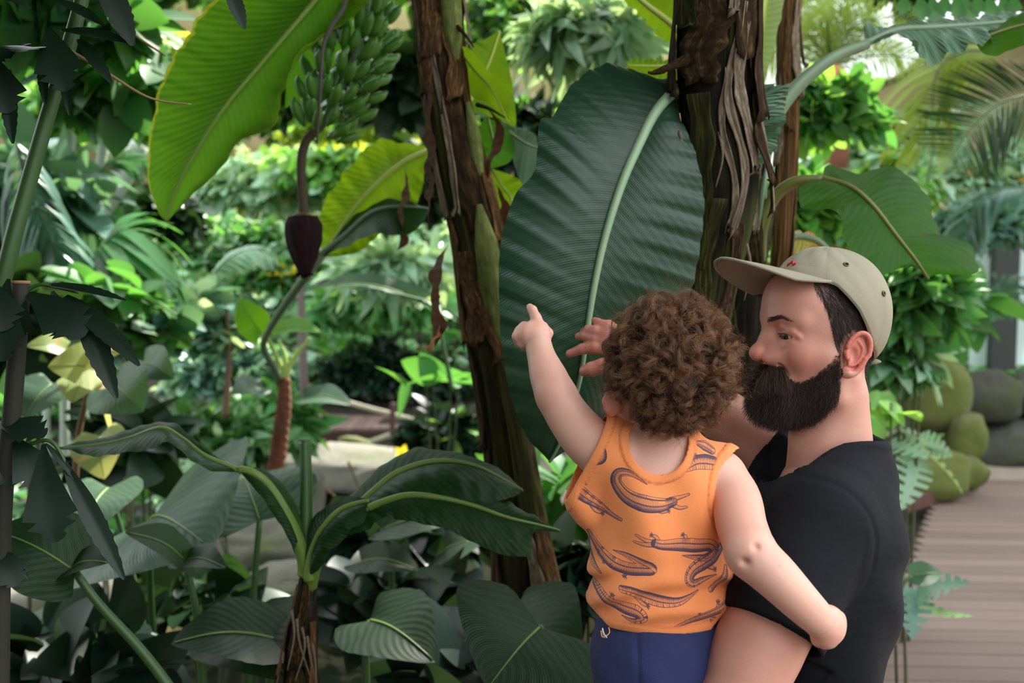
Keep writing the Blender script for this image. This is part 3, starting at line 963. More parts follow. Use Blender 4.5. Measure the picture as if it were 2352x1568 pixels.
# dying spotted leaf behind the crown of the cap
t3b = banana_leaf(t3,
    [(1800, 560, 2.7), (1830, 545, 2.7), (1870, 552, 2.7), (1905, 578, 2.7)],
    [(1798, 562, 2.7), (1825, 532, 2.75), (1875, 540, 2.75), (1905, 578, 2.7)],
    [(1800, 566, 2.7), (1812, 610, 2.65), (1860, 612, 2.65), (1905, 580, 2.7)],
    leafmat('dying_leaf', lin(196, 176, 96), lin(150, 160, 60), lin(220, 180, 40), tw=0.45, vein=14, spots=(lin(206, 120, 40), 16, 0.5)), stalkGrey, rib=(0.010, 0.008), seed=22, pleat=(0.004, 30))
tube('hanging_stalk', PS([(1745, 640, 2.6), (1762, 560, 2.58), (1790, 470, 2.56), (1812, 420, 2.55)], 16), [0.012, 0.008, 0.006], dryPale, t3, 8)

# ---------------------------------------------------------------- banana plant in the middle
t4 = empty('banana_plant', P(1190, 2200, 2.45), 'tall banana plant with a brown and olive peeling trunk in the middle', 'banana plant')
o_, C4, R4 = trunk(t4, [(990, -250, 2.42), (1000, -40, 2.42), (1012, 90, 2.42), (1030, 250, 2.42), (1062, 400, 2.42), (1095, 540, 2.43), (1118, 700, 2.44), (1150, 900, 2.45), (1182, 1150, 2.45), (1200, 1400, 2.45), (1205, 2200, 2.45)],
                   [120, 112, 100, 118, 112, 108, 120, 140, 160, 175, 190], barkOlive, 31, 130, 40, 0.05)
specs = [(0.0, 0.13, 5.5, 1.4, 0.03, dryDark), (0.06, 0.16, 0.3, 0.9, 0.06, barkBrown), (0.08, 0.20, 5.8, 0.8, 0.08, barkBrown), (0.10, 0.19, 0.9, 0.8, 0.10, barkBrown),
         (0.02, 0.15, 5.0, 0.35, 0.20, dryPale), (0.15, 0.30, 0.35, 0.22, 0.05, dryPale), (0.13, 0.33, 5.25, 0.6, 0.10, barkBrown), (0.16, 0.36, 6.1, 1.0, 0.02, dryDark),
         (0.20, 0.40, 5.4, 0.7, 0.06, dryDark), (0.10, 0.3, 1.2, 0.5, 0.12, dryPale), (0.30, 0.42, 1.2, 0.6, 0.14, barkBrown), (0.33, 0.5, 5.3, 0.9, 0.10, barkBrown),
         (0.335, 0.42, 0.5, 0.9, 0.16, barkBrown), (0.335, 0.44, 6.1, 0.8, 0.16, barkBrown), (0.335, 0.43, 5.6, 0.5, 0.2, dryPale), (0.34, 0.52, 1.2, 0.5, 0.12, dryDark),
         (0.42, 0.62, 5.2, 0.9, 0.06, dryDark), (0.45, 0.70, 5.7, 0.8, 0.03, dryDark), (0.5, 0.75, 1.1, 0.6, 0.05, dryDark)]
for k, (u0, u1, a0, da, lf, mt) in enumerate(specs):
    strip('dry_sheath', C4, R4, u0, u1, a0, da, lf, mt, t4, 80 + k, curl=0.004 * (k % 3))
# pale green patch of the top right and the young side shoot
tube('green_sheath', PS([(1030, -100, 2.36), (1035, 0, 2.36), (1040, 80, 2.37), (1048, 165, 2.38)], 20), [0.020, 0.026, 0.024, 0.004], barkGreen, t4, 16)
tube('green_sheath', PS([(1075, 235, 2.37), (1086, 300, 2.37), (1096, 380, 2.38), (1100, 470, 2.39)], 20), [0.006, 0.018, 0.016, 0.004], barkGreen, t4, 16)
tube('side_shoot', PS([(1100, 470, 2.36), (1112, 540, 2.36), (1125, 610, 2.37), (1135, 690, 2.39), (1150, 800, 2.40)], 30), [0.008, 0.027, 0.034, 0.030, 0.02], barkGreen, t4, 20, True, lumpy(4, 0.03))
tube('side_shoot', PS([(1150, 830, 2.38), (1180, 950, 2.37), (1205, 1080, 2.36), (1235, 1230, 2.35), (1262, 1380, 2.35), (1285, 1500, 2.35), (1300, 2000, 2.4)], 50), [0.012, 0.022, 0.030, 0.036, 0.042, 0.040, 0.05], barkOlive, t4, 22, True, lumpy(6, 0.07))
C4b = PS([(1205, 1080, 2.36), (1235, 1230, 2.35), (1262, 1380, 2.35), (1285, 1500, 2.35)], 40); R4b = np.linspace(0.032, 0.042, 40)
strip('dry_sheath', C4b, R4b, 0.25, 1.0, 5.9, 1.1, 0.10, barkBrown, t4, 120)
strip('dry_sheath', C4b, R4b, 0.30, 1.0, 0.6, 0.9, 0.15, dryPale, t4, 121)
# hanging brown dead leaf with a yellow tip
dl = leafmat('dead_leaf', lin(96, 66, 48), lin(60, 40, 30), lin(150, 90, 40), tw=0.2, rough=0.8, vein=12)
def hang(mid, w, mt, parent, name='dead_leaf', seed=0):
    q = np.random.default_rng(seed)
    L_ = [(x - w * (0.6 + 0.5 * math.sin(i * 1.7 + seed)), y, d_ + 0.02) for i, (x, y, d_) in enumerate(mid)]
    R_ = [(x + w * (0.6 + 0.5 * math.cos(i * 2.1 + seed)), y + 4, d_ - 0.02) for i, (x, y, d_) in enumerate(mid)]
    L_[0] = R_[0] = mid[0]; L_[-1] = R_[-1] = mid[-1]
    return blade(name, mid, L_, R_, mt, parent, nu=40, nv=5, pleat=(0.006, 14), ragged=0.12, seed=seed)[0]
hang([(1030, 560, 2.38), (1010, 610, 2.34), (990, 680, 2.32), (1005, 740, 2.32), (1000, 800, 2.33)], 22, dl, t4, seed=1)
hang([(1010, 740, 2.32), (1000, 775, 2.31), (975, 800, 2.31), (955, 800, 2.32)], 12, leafmat('yellow_dead_leaf', lin(190, 130, 40), lin(120, 76, 30), lin(220, 150, 30), tw=0.3, rough=0.7), t4, seed=2)
hang([(985, 150, 2.38), (980, 260, 2.36), (985, 360, 2.36), (980, 430, 2.36)], 14, dl, t4, seed=3)
hang([(990, 330, 2.36), (985, 420, 2.35), (984, 510, 2.35)], 10, dl, t4, seed=4)
hang([(1120, 250, 2.40), (1150, 300, 2.40), (1120, 390, 2.40), (1140, 520, 2.42)], 12, dl, t4, seed=5)
hang([(1140, 420, 2.42), (1165, 500, 2.42), (1150, 640, 2.42)], 14, dl, t4, seed=6)
hang([(930, 380, 2.9), (938, 440, 2.9), (915, 480, 2.9), (925, 550, 2.9), (908, 578, 2.9)], 12, dl, t4, seed=7)
for k, pts in enumerate([[(1050, 60, 2.35), (1072, 85, 2.34), (1088, 108, 2.33)], [(1095, 240, 2.38), (1125, 250, 2.36), (1160, 270, 2.35)], [(1140, 560, 2.38), (1160, 610, 2.38), (1152, 650, 2.38)]]):
    tube('dry_stalk', PS(pts, 10), [0.006, 0.004, 0.002], dryDark, t4, 6)
# leaves of the middle plant
banana_leaf(t4,
    [(1070, 250, 2.46), (1100, 190, 2.5), (1125, 140, 2.5), (1148, 72, 2.5)],
    [(1060, 245, 2.46), (1055, 180, 2.48), (1052, 120, 2.48), (1100, 96, 2.5), (1148, 72, 2.5)],
    [(1080, 255, 2.46), (1150, 275, 2.5), (1184, 288, 2.5), (1178, 200, 2.5), (1160, 120, 2.5), (1148, 72, 2.5)],
    banLit, ribYellow, rib=(0.006, 0.003), seed=30, pleat=(0.004, 26))
banana_leaf(t4,
    [(1052, 108, 2.40), (1090, 160, 2.38), (1130, 205, 2.37), (1168, 280, 2.38)],
    [(1052, 108, 2.40), (1062, 160, 2.42), (1088, 222, 2.42), (1130, 240, 2.41), (1168, 280, 2.38)],
    [(1052, 104, 2.40), (1082, 118, 2.34), (1140, 178, 2.33), (1168, 212, 2.34), (1168, 280, 2.38)],
    banLit, ribYellow, rib=(0.004, 0.002), seed=31, pleat=(0.003, 18))
banana_leaf(t4,
    [(1120, 270, 2.5), (1130, 310, 2.5), (1135, 350, 2.5), (1110, 392, 2.5)],
    [(1118, 268, 2.5), (1102, 290, 2.5), (1098, 330, 2.5), (1102, 380, 2.5), (1110, 392, 2.5)],
    [(1122, 270, 2.5), (1160, 290, 2.52), (1182, 330, 2.53), (1170, 372, 2.52), (1110, 392, 2.5)],
    banMid, ribGreen, rib=(0.004, 0.002), seed=32, pleat=(0.003, 18))
banana_leaf(t4,
    [(1150, 285, 2.55), (1180, 310, 2.55), (1210, 330, 2.55), (1240, 340, 2.58)],
    [(1152, 278, 2.55), (1185, 290, 2.55), (1228, 310, 2.56), (1240, 340, 2.58)],
    [(1152, 292, 2.55), (1175, 360, 2.55), (1205, 430, 2.56), (1240, 400, 2.58)],
    banGrey, stalkGrey, rib=(0.004, 0.002), seed=33, pleat=(0.005, 26))
banana_leaf(t4,
    [(1130, 390, 2.6), (1155, 430, 2.6), (1175, 460, 2.6), (1165, 520, 2.62)],
    [(1128, 390, 2.6), (1132, 450, 2.6), (1150, 500, 2.6), (1165, 520, 2.62)],
    [(1134, 388, 2.6), (1190, 410, 2.6), (1215, 440, 2.6), (1165, 520, 2.62)],
    banLit, ribYellow, rib=(0.004, 0.002), seed=34, pleat=(0.004, 20))
# glowing leaf left of the trunk and the drooping dark leaf under it
banana_leaf(t4,
    [(1000, 342, 3.0), (930, 372, 3.0), (870, 420, 3.0), (815, 480, 3.0), (770, 545, 3.0), (738, 590, 3.02)],
    [(1000, 338, 3.0), (935, 330, 3.05), (870, 322, 3.08), (812, 372, 3.08), (760, 440, 3.06), (732, 500, 3.05), (738, 590, 3.02)],
    [(1000, 346, 3.0), (975, 400, 2.97), (960, 460, 2.95), (900, 500, 2.95), (850, 560, 2.96), (800, 585, 2.98), (738, 590, 3.02)],
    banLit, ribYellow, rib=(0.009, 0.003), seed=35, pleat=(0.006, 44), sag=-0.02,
    petiole=([(1060, 470, 2.5), (1040, 380, 2.7), (1000, 342, 3.0)], [0.014, 0.010]))

# ---------------------------------------------------------------- banana plant at the upper left: huge backlit leaf and the fruit
t5 = empty('banana_plant', P(880, -700, 2.75), 'banana plant overhead whose huge backlit leaf and green fruit hang at the top left', 'banana plant')
banHuge = leafmat('banana_leaf_huge', lin(84, 140, 44), lin(66, 118, 34), lin(150, 206, 36), tw=0.72, rough=0.45, vein=46, vein_amp=0.3, slant=-0.25, edge=lin(220, 200, 60), vcol=0.2)  # yellow edge colour paints the backlit rim glow onto the margin
banana_leaf(t5,
    [(860, -180, 2.60), (760, -40, 2.55), (690, 45, 2.5), (600, 150, 2.48), (520, 245, 2.46), (455, 345, 2.46), (405, 440, 2.47), (382, 510, 2.48)],
    [(840, -200, 2.60), (700, -130, 2.62), (560, -60, 2.64), (470, 20, 2.62), (420, 95, 2.58), (372, 180, 2.54), (346, 300, 2.5), (340, 410, 2.48), (360, 480, 2.48), (382, 510, 2.48)],
    [(880, -160, 2.60), (850, -10, 2.5), (790, 55, 2.46), (715, 95, 2.42), (672, 150, 2.40), (650, 215, 2.40), (630, 285, 2.40), (545, 330, 2.41), (510, 385, 2.42), (450, 440, 2.45), (382, 510, 2.48)],
    banHuge, ribGreenY, rib=(0.009, 0.003), nu=140, nv=12, pleat=(0.003, 60), sag=-0.03, ragged=0.03, seed=40,
    petiole=([(980, -520, 2.75), (930, -330, 2.70), (860, -180, 2.60)], [0.03, 0.018]))
# leaf seen behind the fruit at the top
banana_leaf(t5,
    [(960, -120, 2.9), (900, -40, 2.95), (820, 20, 3.0), (740, 60, 3.05), (660, 140, 3.1)],
    [(960, -130, 2.9), (860, -90, 2.95), (760, -20, 3.0), (690, 40, 3.05), (660, 140, 3.1)],
    [(965, -110, 2.9), (930, 10, 2.95), (850, 60, 3.0), (720, 200, 3.05), (655, 250, 3.1)],
    banMid, ribGreen, rib=(0.008, 0.003), seed=41, pleat=(0.004, 40))
trunk(t5, [(1050, -900, 3.3), (980, -500, 3.0), (930, -420, 2.9)], [150, 120, 90], barkOlive, 44, 40, 24)

# fruit: one bunch, its stalk, the bananas, the bare stem and the purple bud
bunch = empty('banana_bunch', P(800, 40, 2.62), 'bunch of small green bananas with a purple bud hanging from its curved stem', 'bananas')
banskin = simple('green_banana_skin', lin(92, 142, 46), 0.40, (14, lin(64, 116, 38)), bump=(40, 0.15))
budm = barkmat('purple_bud', (0.016, 0.006, 0.008), (0.030, 0.010, 0.013), (0.055, 0.020, 0.022), 0.6, 5)
ax = PS([(845, -160, 2.70), (838, -20, 2.68), (832, 60, 2.66), (800, 150, 2.63), (768, 230, 2.62), (742, 285, 2.62), (720, 306, 2.62)], 60)
tube('fruit_stalk', ax, [0.020, 0.018, 0.014, 0.009], stalkGreen, bunch, 12)
# one banana, a curved tapered finger
bt = np.linspace(0, 1, 12)
bc = np.stack([-0.030 * np.sin(bt * 1.6), np.zeros(12), 0.088 * bt - 0.010 * bt ** 2], 1)
bV0, bF0, bU0 = tube_geo(bc, [0.0045, 0.0070, 0.0125, 0.0150, 0.0158, 0.0160, 0.0156, 0.0150, 0.0134, 0.0100, 0.0052, 0.0032], 8, True, lambda u, a: 1 + 0.05 * np.cos(5 * a))
proto = None
def put_banana(o, X, Y, Z, s, parent):
    global proto
    if proto is None:
        ob = mesh('banana', bV0, bF0, banskin, None, True, bU0); proto = ob
    else:
        ob = proto.copy(); COL.objects.link(ob)
    M4 = Matrix(((X[0] * s, Y[0] * s, Z[0] * s, o[0] - parent.location[0]), (X[1] * s, Y[1] * s, Z[1] * s, o[1] - parent.location[1]), (X[2] * s, Y[2] * s, Z[2] * s, o[2] - parent.location[2]), (0, 0, 0, 1)))
    ob.parent = parent
    ob.matrix_parent_inverse = Matrix.Identity(4)
    ob.matrix_local = M4
qb = np.random.default_rng(3)
hands = [(23, 0.062, 0.92), (29, 0.066, 0.95), (35, 0.064, 0.95), (41, 0.064, 0.92), (47, 0.060, 0.90), (53, 0.048, 0.85)]
nb = 0
for hi, (ix, rad_, sc) in enumerate(hands):
    c = ax[ix]; t = nrm(ax[ix + 1] - ax[ix - 1])
    e1 = nrm(np.cross(t, [0, 1, 0])); e2 = np.cross(t, e1)
    n_f = 17 if hi < 5 else 13
    for kf in range(n_f):
        a = 2 * np.pi * kf / n_f + hi * 0.9 + qb.normal() * 0.06
        out = math.cos(a) * e1 + math.sin(a) * e2
        if nb >= 98: break
        # grows outwards, then turns up against the stalk
        low = kf % 2
        Z = nrm(out * (0.16 + 0.22 * low) - t * 0.95 + qb.normal(size=3) * 0.05)
        X = nrm(out - Z * (out @ Z)) * -1.0
        Y = np.cross(Z, X)
        base = c + out * rad_ * (0.80 + 0.26 * low) + t * (0.030 + 0.020 * low)
        put_banana(base, X, Y, Z, sc * qb.uniform(0.88, 1.02), bunch); nb += 1
stemC = PS([(722, 304, 2.62), (704, 322, 2.62), (693, 360, 2.62), (692, 420, 2.62), (697, 490, 2.62)], 60)
tube('bare_stem', stemC, [0.011, 0.0115, 0.011, 0.012], simple('dark_stem', lin(48, 38, 24), 0.7, (40, lin(86, 70, 40))), bunch, 12, True,
     lambda u, a: 1 + 0.16 * (np.sin(u * 170 + a) > 0.2) + 0.05 * np.sin(3 * a))
tube('bud_collar', PS([(697, 488, 2.62), (697, 500, 2.62), (698, 512, 2.62)], 8), [0.016, 0.030, 0.034], simple('bud_scar', lin(120, 92, 54), 0.8, (60, lin(80, 50, 40))), bunch, 20, True, lambda u, a: 1 + 0.10 * np.sin(17 * a))
bud = PS([(697, 498, 2.62), (698, 530, 2.62), (699, 570, 2.62), (700, 610, 2.62), (699, 640, 2.62)], 40)
tube('bud', bud, [0.036, 0.0445, 0.0455, 0.0440, 0.040, 0.034, 0.026, 0.016, 0.003], budm, bunch, 40, True,
     lambda u, a: 1 + 0.030 * np.abs(np.sin(1.5 * a + 0.8)) ** 0.5 + 0.02 * np.sin(a * 3 + u * 4))
for k, a0 in enumerate((5.6, 0.7, 3.0)):
    strip('bract', bud, [0.036, 0.0445, 0.0455, 0.0440, 0.040, 0.034, 0.026, 0.016, 0.003], 0.0, 0.93, a0, 1.9, 0.02, budm, bunch, 140 + k, n=30, m=12)

# long bent dry vine falling from the top beside the fruit
tag(tube('vine', PS([(800, -60, 2.45), (792, 10, 2.45), (762, 60, 2.44), (742, 110, 2.44), (736, 200, 2.45), (728, 330, 2.5)], 40), [0.006, 0.005, 0.003], simple('grey_vine', lin(92, 82, 78), 0.8), seg=6),
    'thin grey dry vine falling along the left side of the fruit', 'vine')
# arrow shaped leaf under the glowing one, on a long stalk coming from the lower left
arr = empty('elephant_ear', P(650, 1120, 4.2), 'tall elephant ear plant whose long grey stalk crosses behind the purple bud', 'plant')
banana_leaf(arr,
    [(740, 582, 3.0), (790, 545, 2.98), (850, 492, 2.95), (910, 476, 2.94), (985, 480, 2.95)],
    [(738, 580, 3.0), (770, 540, 3.0), (805, 500, 3.0), (850, 478, 3.0), (900, 455, 2.98), (985, 478, 2.95)],
    [(742, 590, 3.0), (800, 562, 2.9), (860, 540, 2.88), (920, 540, 2.86), (965, 520, 2.9), (985, 484, 2.95)],
    banDark, stalkGrey, rib=(0.010, 0.003), seed=50, pleat=(0.004, 18),
    petiole=([(640, 1110, 4.55), (652, 960, 4.55), (640, 868, 4.4), (606, 800, 4.0), (618, 758, 3.6), (650, 706, 3.3), (692, 648, 3.1), (742, 582, 3.0)], [0.017, 0.017, 0.016, 0.013, 0.013, 0.013, 0.014]))

# ---------------------------------------------------------------- small banana plant, lower middle
t6 = empty('banana_plant', P(695, 2100, 2.05), 'young banana plant with a dark fibrous stem and a cut green stalk standing up', 'banana plant')
o_, C6, R6 = trunk(t6, [(712, 1285, 2.02), (705, 1340, 2.02), (698, 1420, 2.02), (690, 1500, 2.03), (688, 1700, 2.05), (700, 2100, 2.05)], [30, 66, 72, 90, 120, 150], barkBlack, 51, 60, 28, 0.10)
for k in range(12):
    strip('dry_sheath', C6, R6, 0.04 + 0.03 * k, 0.28 + 0.05 * k, k * 1.3, 0.8, 0.25, (dryDark, barkBrown, dryDark)[k % 3], t6, 160 + k, curl=0.008)
for k in range(5):
    x = 670 + 12 * k
    tube('fibre', PS([(x, 1400 + 20 * k, 1.98), (x + 6, 1460 + 15 * k, 1.97), (x + (-10, 30, -16, 22, 8)[k], 1540 + 12 * k, 1.97)], 10), [0.003, 0.002, 0.001], dryPale, t6, 5)
tube('cut_stalk', PS([(700, 1010, 2.05), (703, 1100, 2.04), (704, 1210, 2.03), (706, 1330, 2.02)], 30), [0.0115, 0.0125, 0.0125, 0.010], stalkGreen, t6, 14)
tube('cut_end', PS([(700, 1006, 2.05), (700, 1012, 2.05)], 3), 0.0118, simple('cut_face', lin(96, 122, 84), 0.7), t6, 14)
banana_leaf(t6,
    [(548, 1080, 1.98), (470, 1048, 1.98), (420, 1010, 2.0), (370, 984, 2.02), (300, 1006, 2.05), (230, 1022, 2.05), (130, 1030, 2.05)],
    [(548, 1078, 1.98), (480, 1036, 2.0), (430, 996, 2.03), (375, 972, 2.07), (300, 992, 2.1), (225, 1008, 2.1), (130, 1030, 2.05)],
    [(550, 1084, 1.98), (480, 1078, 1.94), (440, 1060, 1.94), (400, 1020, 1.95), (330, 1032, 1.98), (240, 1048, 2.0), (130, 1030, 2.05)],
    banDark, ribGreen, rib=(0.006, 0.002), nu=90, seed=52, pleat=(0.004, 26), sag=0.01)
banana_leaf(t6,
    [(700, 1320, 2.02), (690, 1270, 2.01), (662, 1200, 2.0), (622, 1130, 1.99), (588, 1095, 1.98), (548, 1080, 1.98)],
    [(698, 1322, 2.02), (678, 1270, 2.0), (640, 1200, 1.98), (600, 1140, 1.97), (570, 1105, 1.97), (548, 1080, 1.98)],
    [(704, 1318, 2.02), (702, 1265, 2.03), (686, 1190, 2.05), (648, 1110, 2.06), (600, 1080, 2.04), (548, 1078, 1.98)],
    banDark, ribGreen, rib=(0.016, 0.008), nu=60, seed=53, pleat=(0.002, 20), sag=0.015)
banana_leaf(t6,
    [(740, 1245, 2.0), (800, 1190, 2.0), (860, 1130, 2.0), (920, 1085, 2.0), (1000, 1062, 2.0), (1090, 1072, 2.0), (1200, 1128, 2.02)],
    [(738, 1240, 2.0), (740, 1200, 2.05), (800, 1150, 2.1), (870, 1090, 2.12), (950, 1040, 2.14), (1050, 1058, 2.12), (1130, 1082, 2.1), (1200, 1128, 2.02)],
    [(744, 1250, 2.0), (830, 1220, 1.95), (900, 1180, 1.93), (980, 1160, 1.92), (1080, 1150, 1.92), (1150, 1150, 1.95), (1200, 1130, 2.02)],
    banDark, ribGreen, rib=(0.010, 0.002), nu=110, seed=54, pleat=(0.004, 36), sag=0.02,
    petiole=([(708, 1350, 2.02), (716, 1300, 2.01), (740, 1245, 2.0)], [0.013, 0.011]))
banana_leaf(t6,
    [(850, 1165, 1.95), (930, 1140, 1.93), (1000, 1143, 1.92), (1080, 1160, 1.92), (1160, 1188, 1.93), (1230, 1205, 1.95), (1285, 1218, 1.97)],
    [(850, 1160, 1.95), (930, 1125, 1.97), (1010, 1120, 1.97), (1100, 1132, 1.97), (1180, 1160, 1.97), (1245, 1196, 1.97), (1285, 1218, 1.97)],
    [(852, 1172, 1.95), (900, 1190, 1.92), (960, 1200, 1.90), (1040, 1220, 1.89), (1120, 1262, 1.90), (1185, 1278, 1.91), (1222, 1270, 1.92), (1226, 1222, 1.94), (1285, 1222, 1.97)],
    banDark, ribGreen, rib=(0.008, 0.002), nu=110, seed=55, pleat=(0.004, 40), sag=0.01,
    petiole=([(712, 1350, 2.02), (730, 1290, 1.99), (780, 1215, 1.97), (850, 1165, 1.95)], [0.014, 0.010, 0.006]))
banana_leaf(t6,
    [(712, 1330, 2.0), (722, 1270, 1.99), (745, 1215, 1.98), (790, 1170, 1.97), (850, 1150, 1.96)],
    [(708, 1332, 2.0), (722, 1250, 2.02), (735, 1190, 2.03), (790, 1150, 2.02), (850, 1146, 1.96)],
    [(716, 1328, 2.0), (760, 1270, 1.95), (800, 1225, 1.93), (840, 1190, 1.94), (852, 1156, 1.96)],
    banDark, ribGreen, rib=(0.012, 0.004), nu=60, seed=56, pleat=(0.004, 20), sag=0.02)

# ---------------------------------------------------------------- bamboo-like cane and fishtail palm leaves, very near on the left
cane = empty('palm_cane', P(-60, 2000, 1.55), 'smooth green cane leaning across the upper left corner', 'cane')
tube('cane', PS([(215, -140, 1.55), (180, 30, 1.55), (120, 230, 1.54), (60, 440, 1.53), (15, 610, 1.52), (-60, 950, 1.52), (-150, 2000, 1.55)], 60), [0.0105, 0.0115, 0.0130, 0.0140, 0.0150, 0.016], stalkGreen, cane, 16)
for (x, y) in ((196, -40), (138, 176), (70, 402)):
    c_ = P(x, y, 1.545); t_ = nrm(P(120, 230, 1.54) - P(60, 440, 1.53))
    tube('node_ring', np.array([c_ - t_ * 0.002, c_, c_ + t_ * 0.002]), [0.0122, 0.0142, 0.0125], stalkGrey, cane, 16)
tube('side_twig', PS([(150, 110, 1.54), (250, 170, 1.56), (345, 225, 1.58), (440, 240, 1.6)], 24), [0.0035, 0.0025, 0.0015], simple('tan_twig', lin(150, 126, 84), 0.8), cane, 6)
tube('side_twig', PS([(250, 20, 1.9), (310, 80, 1.9), (380, 128, 1.9)], 24), [0.0035, 0.002], simple('tan_twig_2', lin(150, 126, 84), 0.8), cane, 6)
fishm = leafmat('fishtail_leaf', lin(28, 46, 38), lin(17, 31, 25), lin(50, 86, 26), tw=0.16, rough=0.42, vein=0, spec=0.35)
def w_fish(a): return (0.02 + 0.34 * a ** 1.1) * (1 if a < 0.78 else max(0.12, 1 - ((a - 0.78) / 0.22) ** 1.2 * 0.85) * (0.75 + 0.25 * math.sin(a * 150)))
LG_FISH = leaf_grid(w_fish, 34, 3, 0.35, 0.10)
def w_strap(a): return (0.10 * math.sin(math.pi * min(1, a * 0.93 + 0.05)) ** 0.8 + 0.004) * (1 + 0.08 * math.sin(a * 60) * (a > 0.5))
LG_STRAP = leaf_grid(w_strap, 34, 3, 0.15, 0.25)
def put_leaf(name, base, tip, width, geo, mat, parent, up=(0, -0.6, 0.8), bend=None):
    """leaf from a base pixel to a tip pixel; width scales the blade"""
    b, t = P(*base), P(*tip)
    L = np.linalg.norm(t - b); X = (t - b) / L
    Z = np.array(up, float); Z = nrm(Z - X * (Z @ X)); Y = np.cross(Z, X)
    V0, F0, U0 = geo
    V = V0.copy()
    V[:, 2] -= np.interp(V0[:, 0], [0, 1], [0, 1]) * 0     # keep the tip on its mark
    V[:, 2] += 0.35 * V0[:, 0] - 0.0 if geo is LG_FISH else 0.15 * V0[:, 0]
    if bend: V[:, 2] += bend * np.sin(np.pi * V0[:, 0])
    V = b + L * (V[:, :1] * X + V[:, 1:2] * width * Y + V[:, 2:] * Z)
    return mesh(name, V, F0, mat, parent, True, U0)
for k, (b_, t_, w_, g_, mt_) in enumerate([
        ((112, 62, 1.5), (150, 210, 1.45), 1.0, LG_FISH, fishm), ((70, 100, 1.5), (-20, 150, 1.45), 1.1, LG_FISH, fishm), ((110, 120, 1.5), (40, 120, 1.42), 1.4, LG_FISH, fishm),
        ((140, 70, 1.5), (300, 100, 1.5), 1.3, LG_STRAP, fishm), ((180, 90, 1.52), (255, 190, 1.5), 1.2, LG_STRAP, fishm), ((150, 130, 1.5), (160, 265, 1.48), 0.9, LG_STRAP, fishm),
        ((70, 20, 1.5), (-10, -20, 1.5), 1.5, LG_FISH, fishm), ((130, 0, 1.5), (240, 60, 1.5), 1.3, LG_STRAP, fishm), ((230, -60, 1.5), (305, 105, 1.5), 1.6, LG_STRAP, fishm),
        ((20, 160, 1.5), (30, 330, 1.48), 1.0, LG_STRAP, fishm), ((-20, 120, 1.5), (20, 260, 1.48), 1.2, LG_FISH, fishm), ((100, 110, 1.5), (104, 240, 1.48), 0.9, LG_STRAP, fishm),
        ((520, -40, 1.6), (562, 68, 1.6), 1.5, LG_STRAP, fishm)]):
    put_leaf('leaflet', b_, t_, w_, g_, mt_, cane)
fish = empty('fishtail_palm', P(10, 1900, 1.35), 'dark fishtail palm close by at the left edge with a sawn off brown stem', 'palm')
tube('cut_stem', PS([(48, 648, 1.40), (42, 760, 1.40), (28, 950, 1.40), (5, 1200, 1.40), (-10, 1900, 1.38)], 40), [0.0125, 0.0125, 0.0130, 0.0150, 0.018], simple('dark_stem_bark', lin(44, 38, 28), 0.75, (30, lin(30, 34, 22))), fish, 14)
tube('sawn_end', PS([(48, 645, 1.40), (48, 652, 1.40)], 3), 0.0128, simple('sawn_wood', lin(176, 128, 92), 0.8, (60, lin(140, 96, 66))), fish, 14)
tube('leaf_stalk', PS([(60, 668, 1.40), (85, 655, 1.40), (110, 655, 1.40), (180, 672, 1.40)], 20), [0.003, 0.0025, 0.002], stalkGreen, fish, 6)
for k, (b_, t_, w_, g_) in enumerate([
        ((105, 655, 1.40), (290, 690, 1.38), 0.62, LG_STRAP), ((62, 672, 1.40), (190, 775, 1.36), 1.15, LG_FISH), ((120, 668, 1.40), (160, 770, 1.44), 1.5, LG_FISH),
        ((150, 680, 1.40), (320, 840, 1.36), 0.9, LG_STRAP), ((180, 690, 1.40), (268, 915, 1.36), 1.0, LG_STRAP), ((60, 690, 1.38), (50, 770, 1.38), 1.5, LG_FISH),
        ((20, 640, 1.38), (6, 830, 1.34), 1.0, LG_FISH), ((-20, 640, 1.36), (10, 760, 1.34), 1.5, LG_FISH), ((30, 1000, 1.40), (100, 1120, 1.38), 1.3, LG_FISH),
        ((-10, 975, 1.4), (105, 1000, 1.38), 1.2, LG_FISH), ((100, 1020, 1.40), (128, 1245, 1.36), 0.95, LG_FISH), ((105, 1018, 1.40), (190, 1120, 1.40), 0.6, LG_STRAP),
        ((150, 1070, 1.40), (285, 1330, 1.38), 0.75, LG_STRAP), ((-10, 1250, 1.4), (38, 1345, 1.38), 1.4, LG_FISH), ((20, 1265, 1.4), (66, 1330, 1.4), 0.8, LG_STRAP), ((-30, 1010, 1.4), (40, 1110, 1.4), 1.6, LG_FISH)]):
    put_leaf('leaflet', b_, t_, w_, g_, fishm, fish)
tube('leaf_stalk', PS([(20, 1050, 1.40), (70, 1020, 1.40), (120, 1015, 1.40), (160, 1080, 1.40)], 20), [0.004, 0.003, 0.002], stalkGreen, fish, 6)
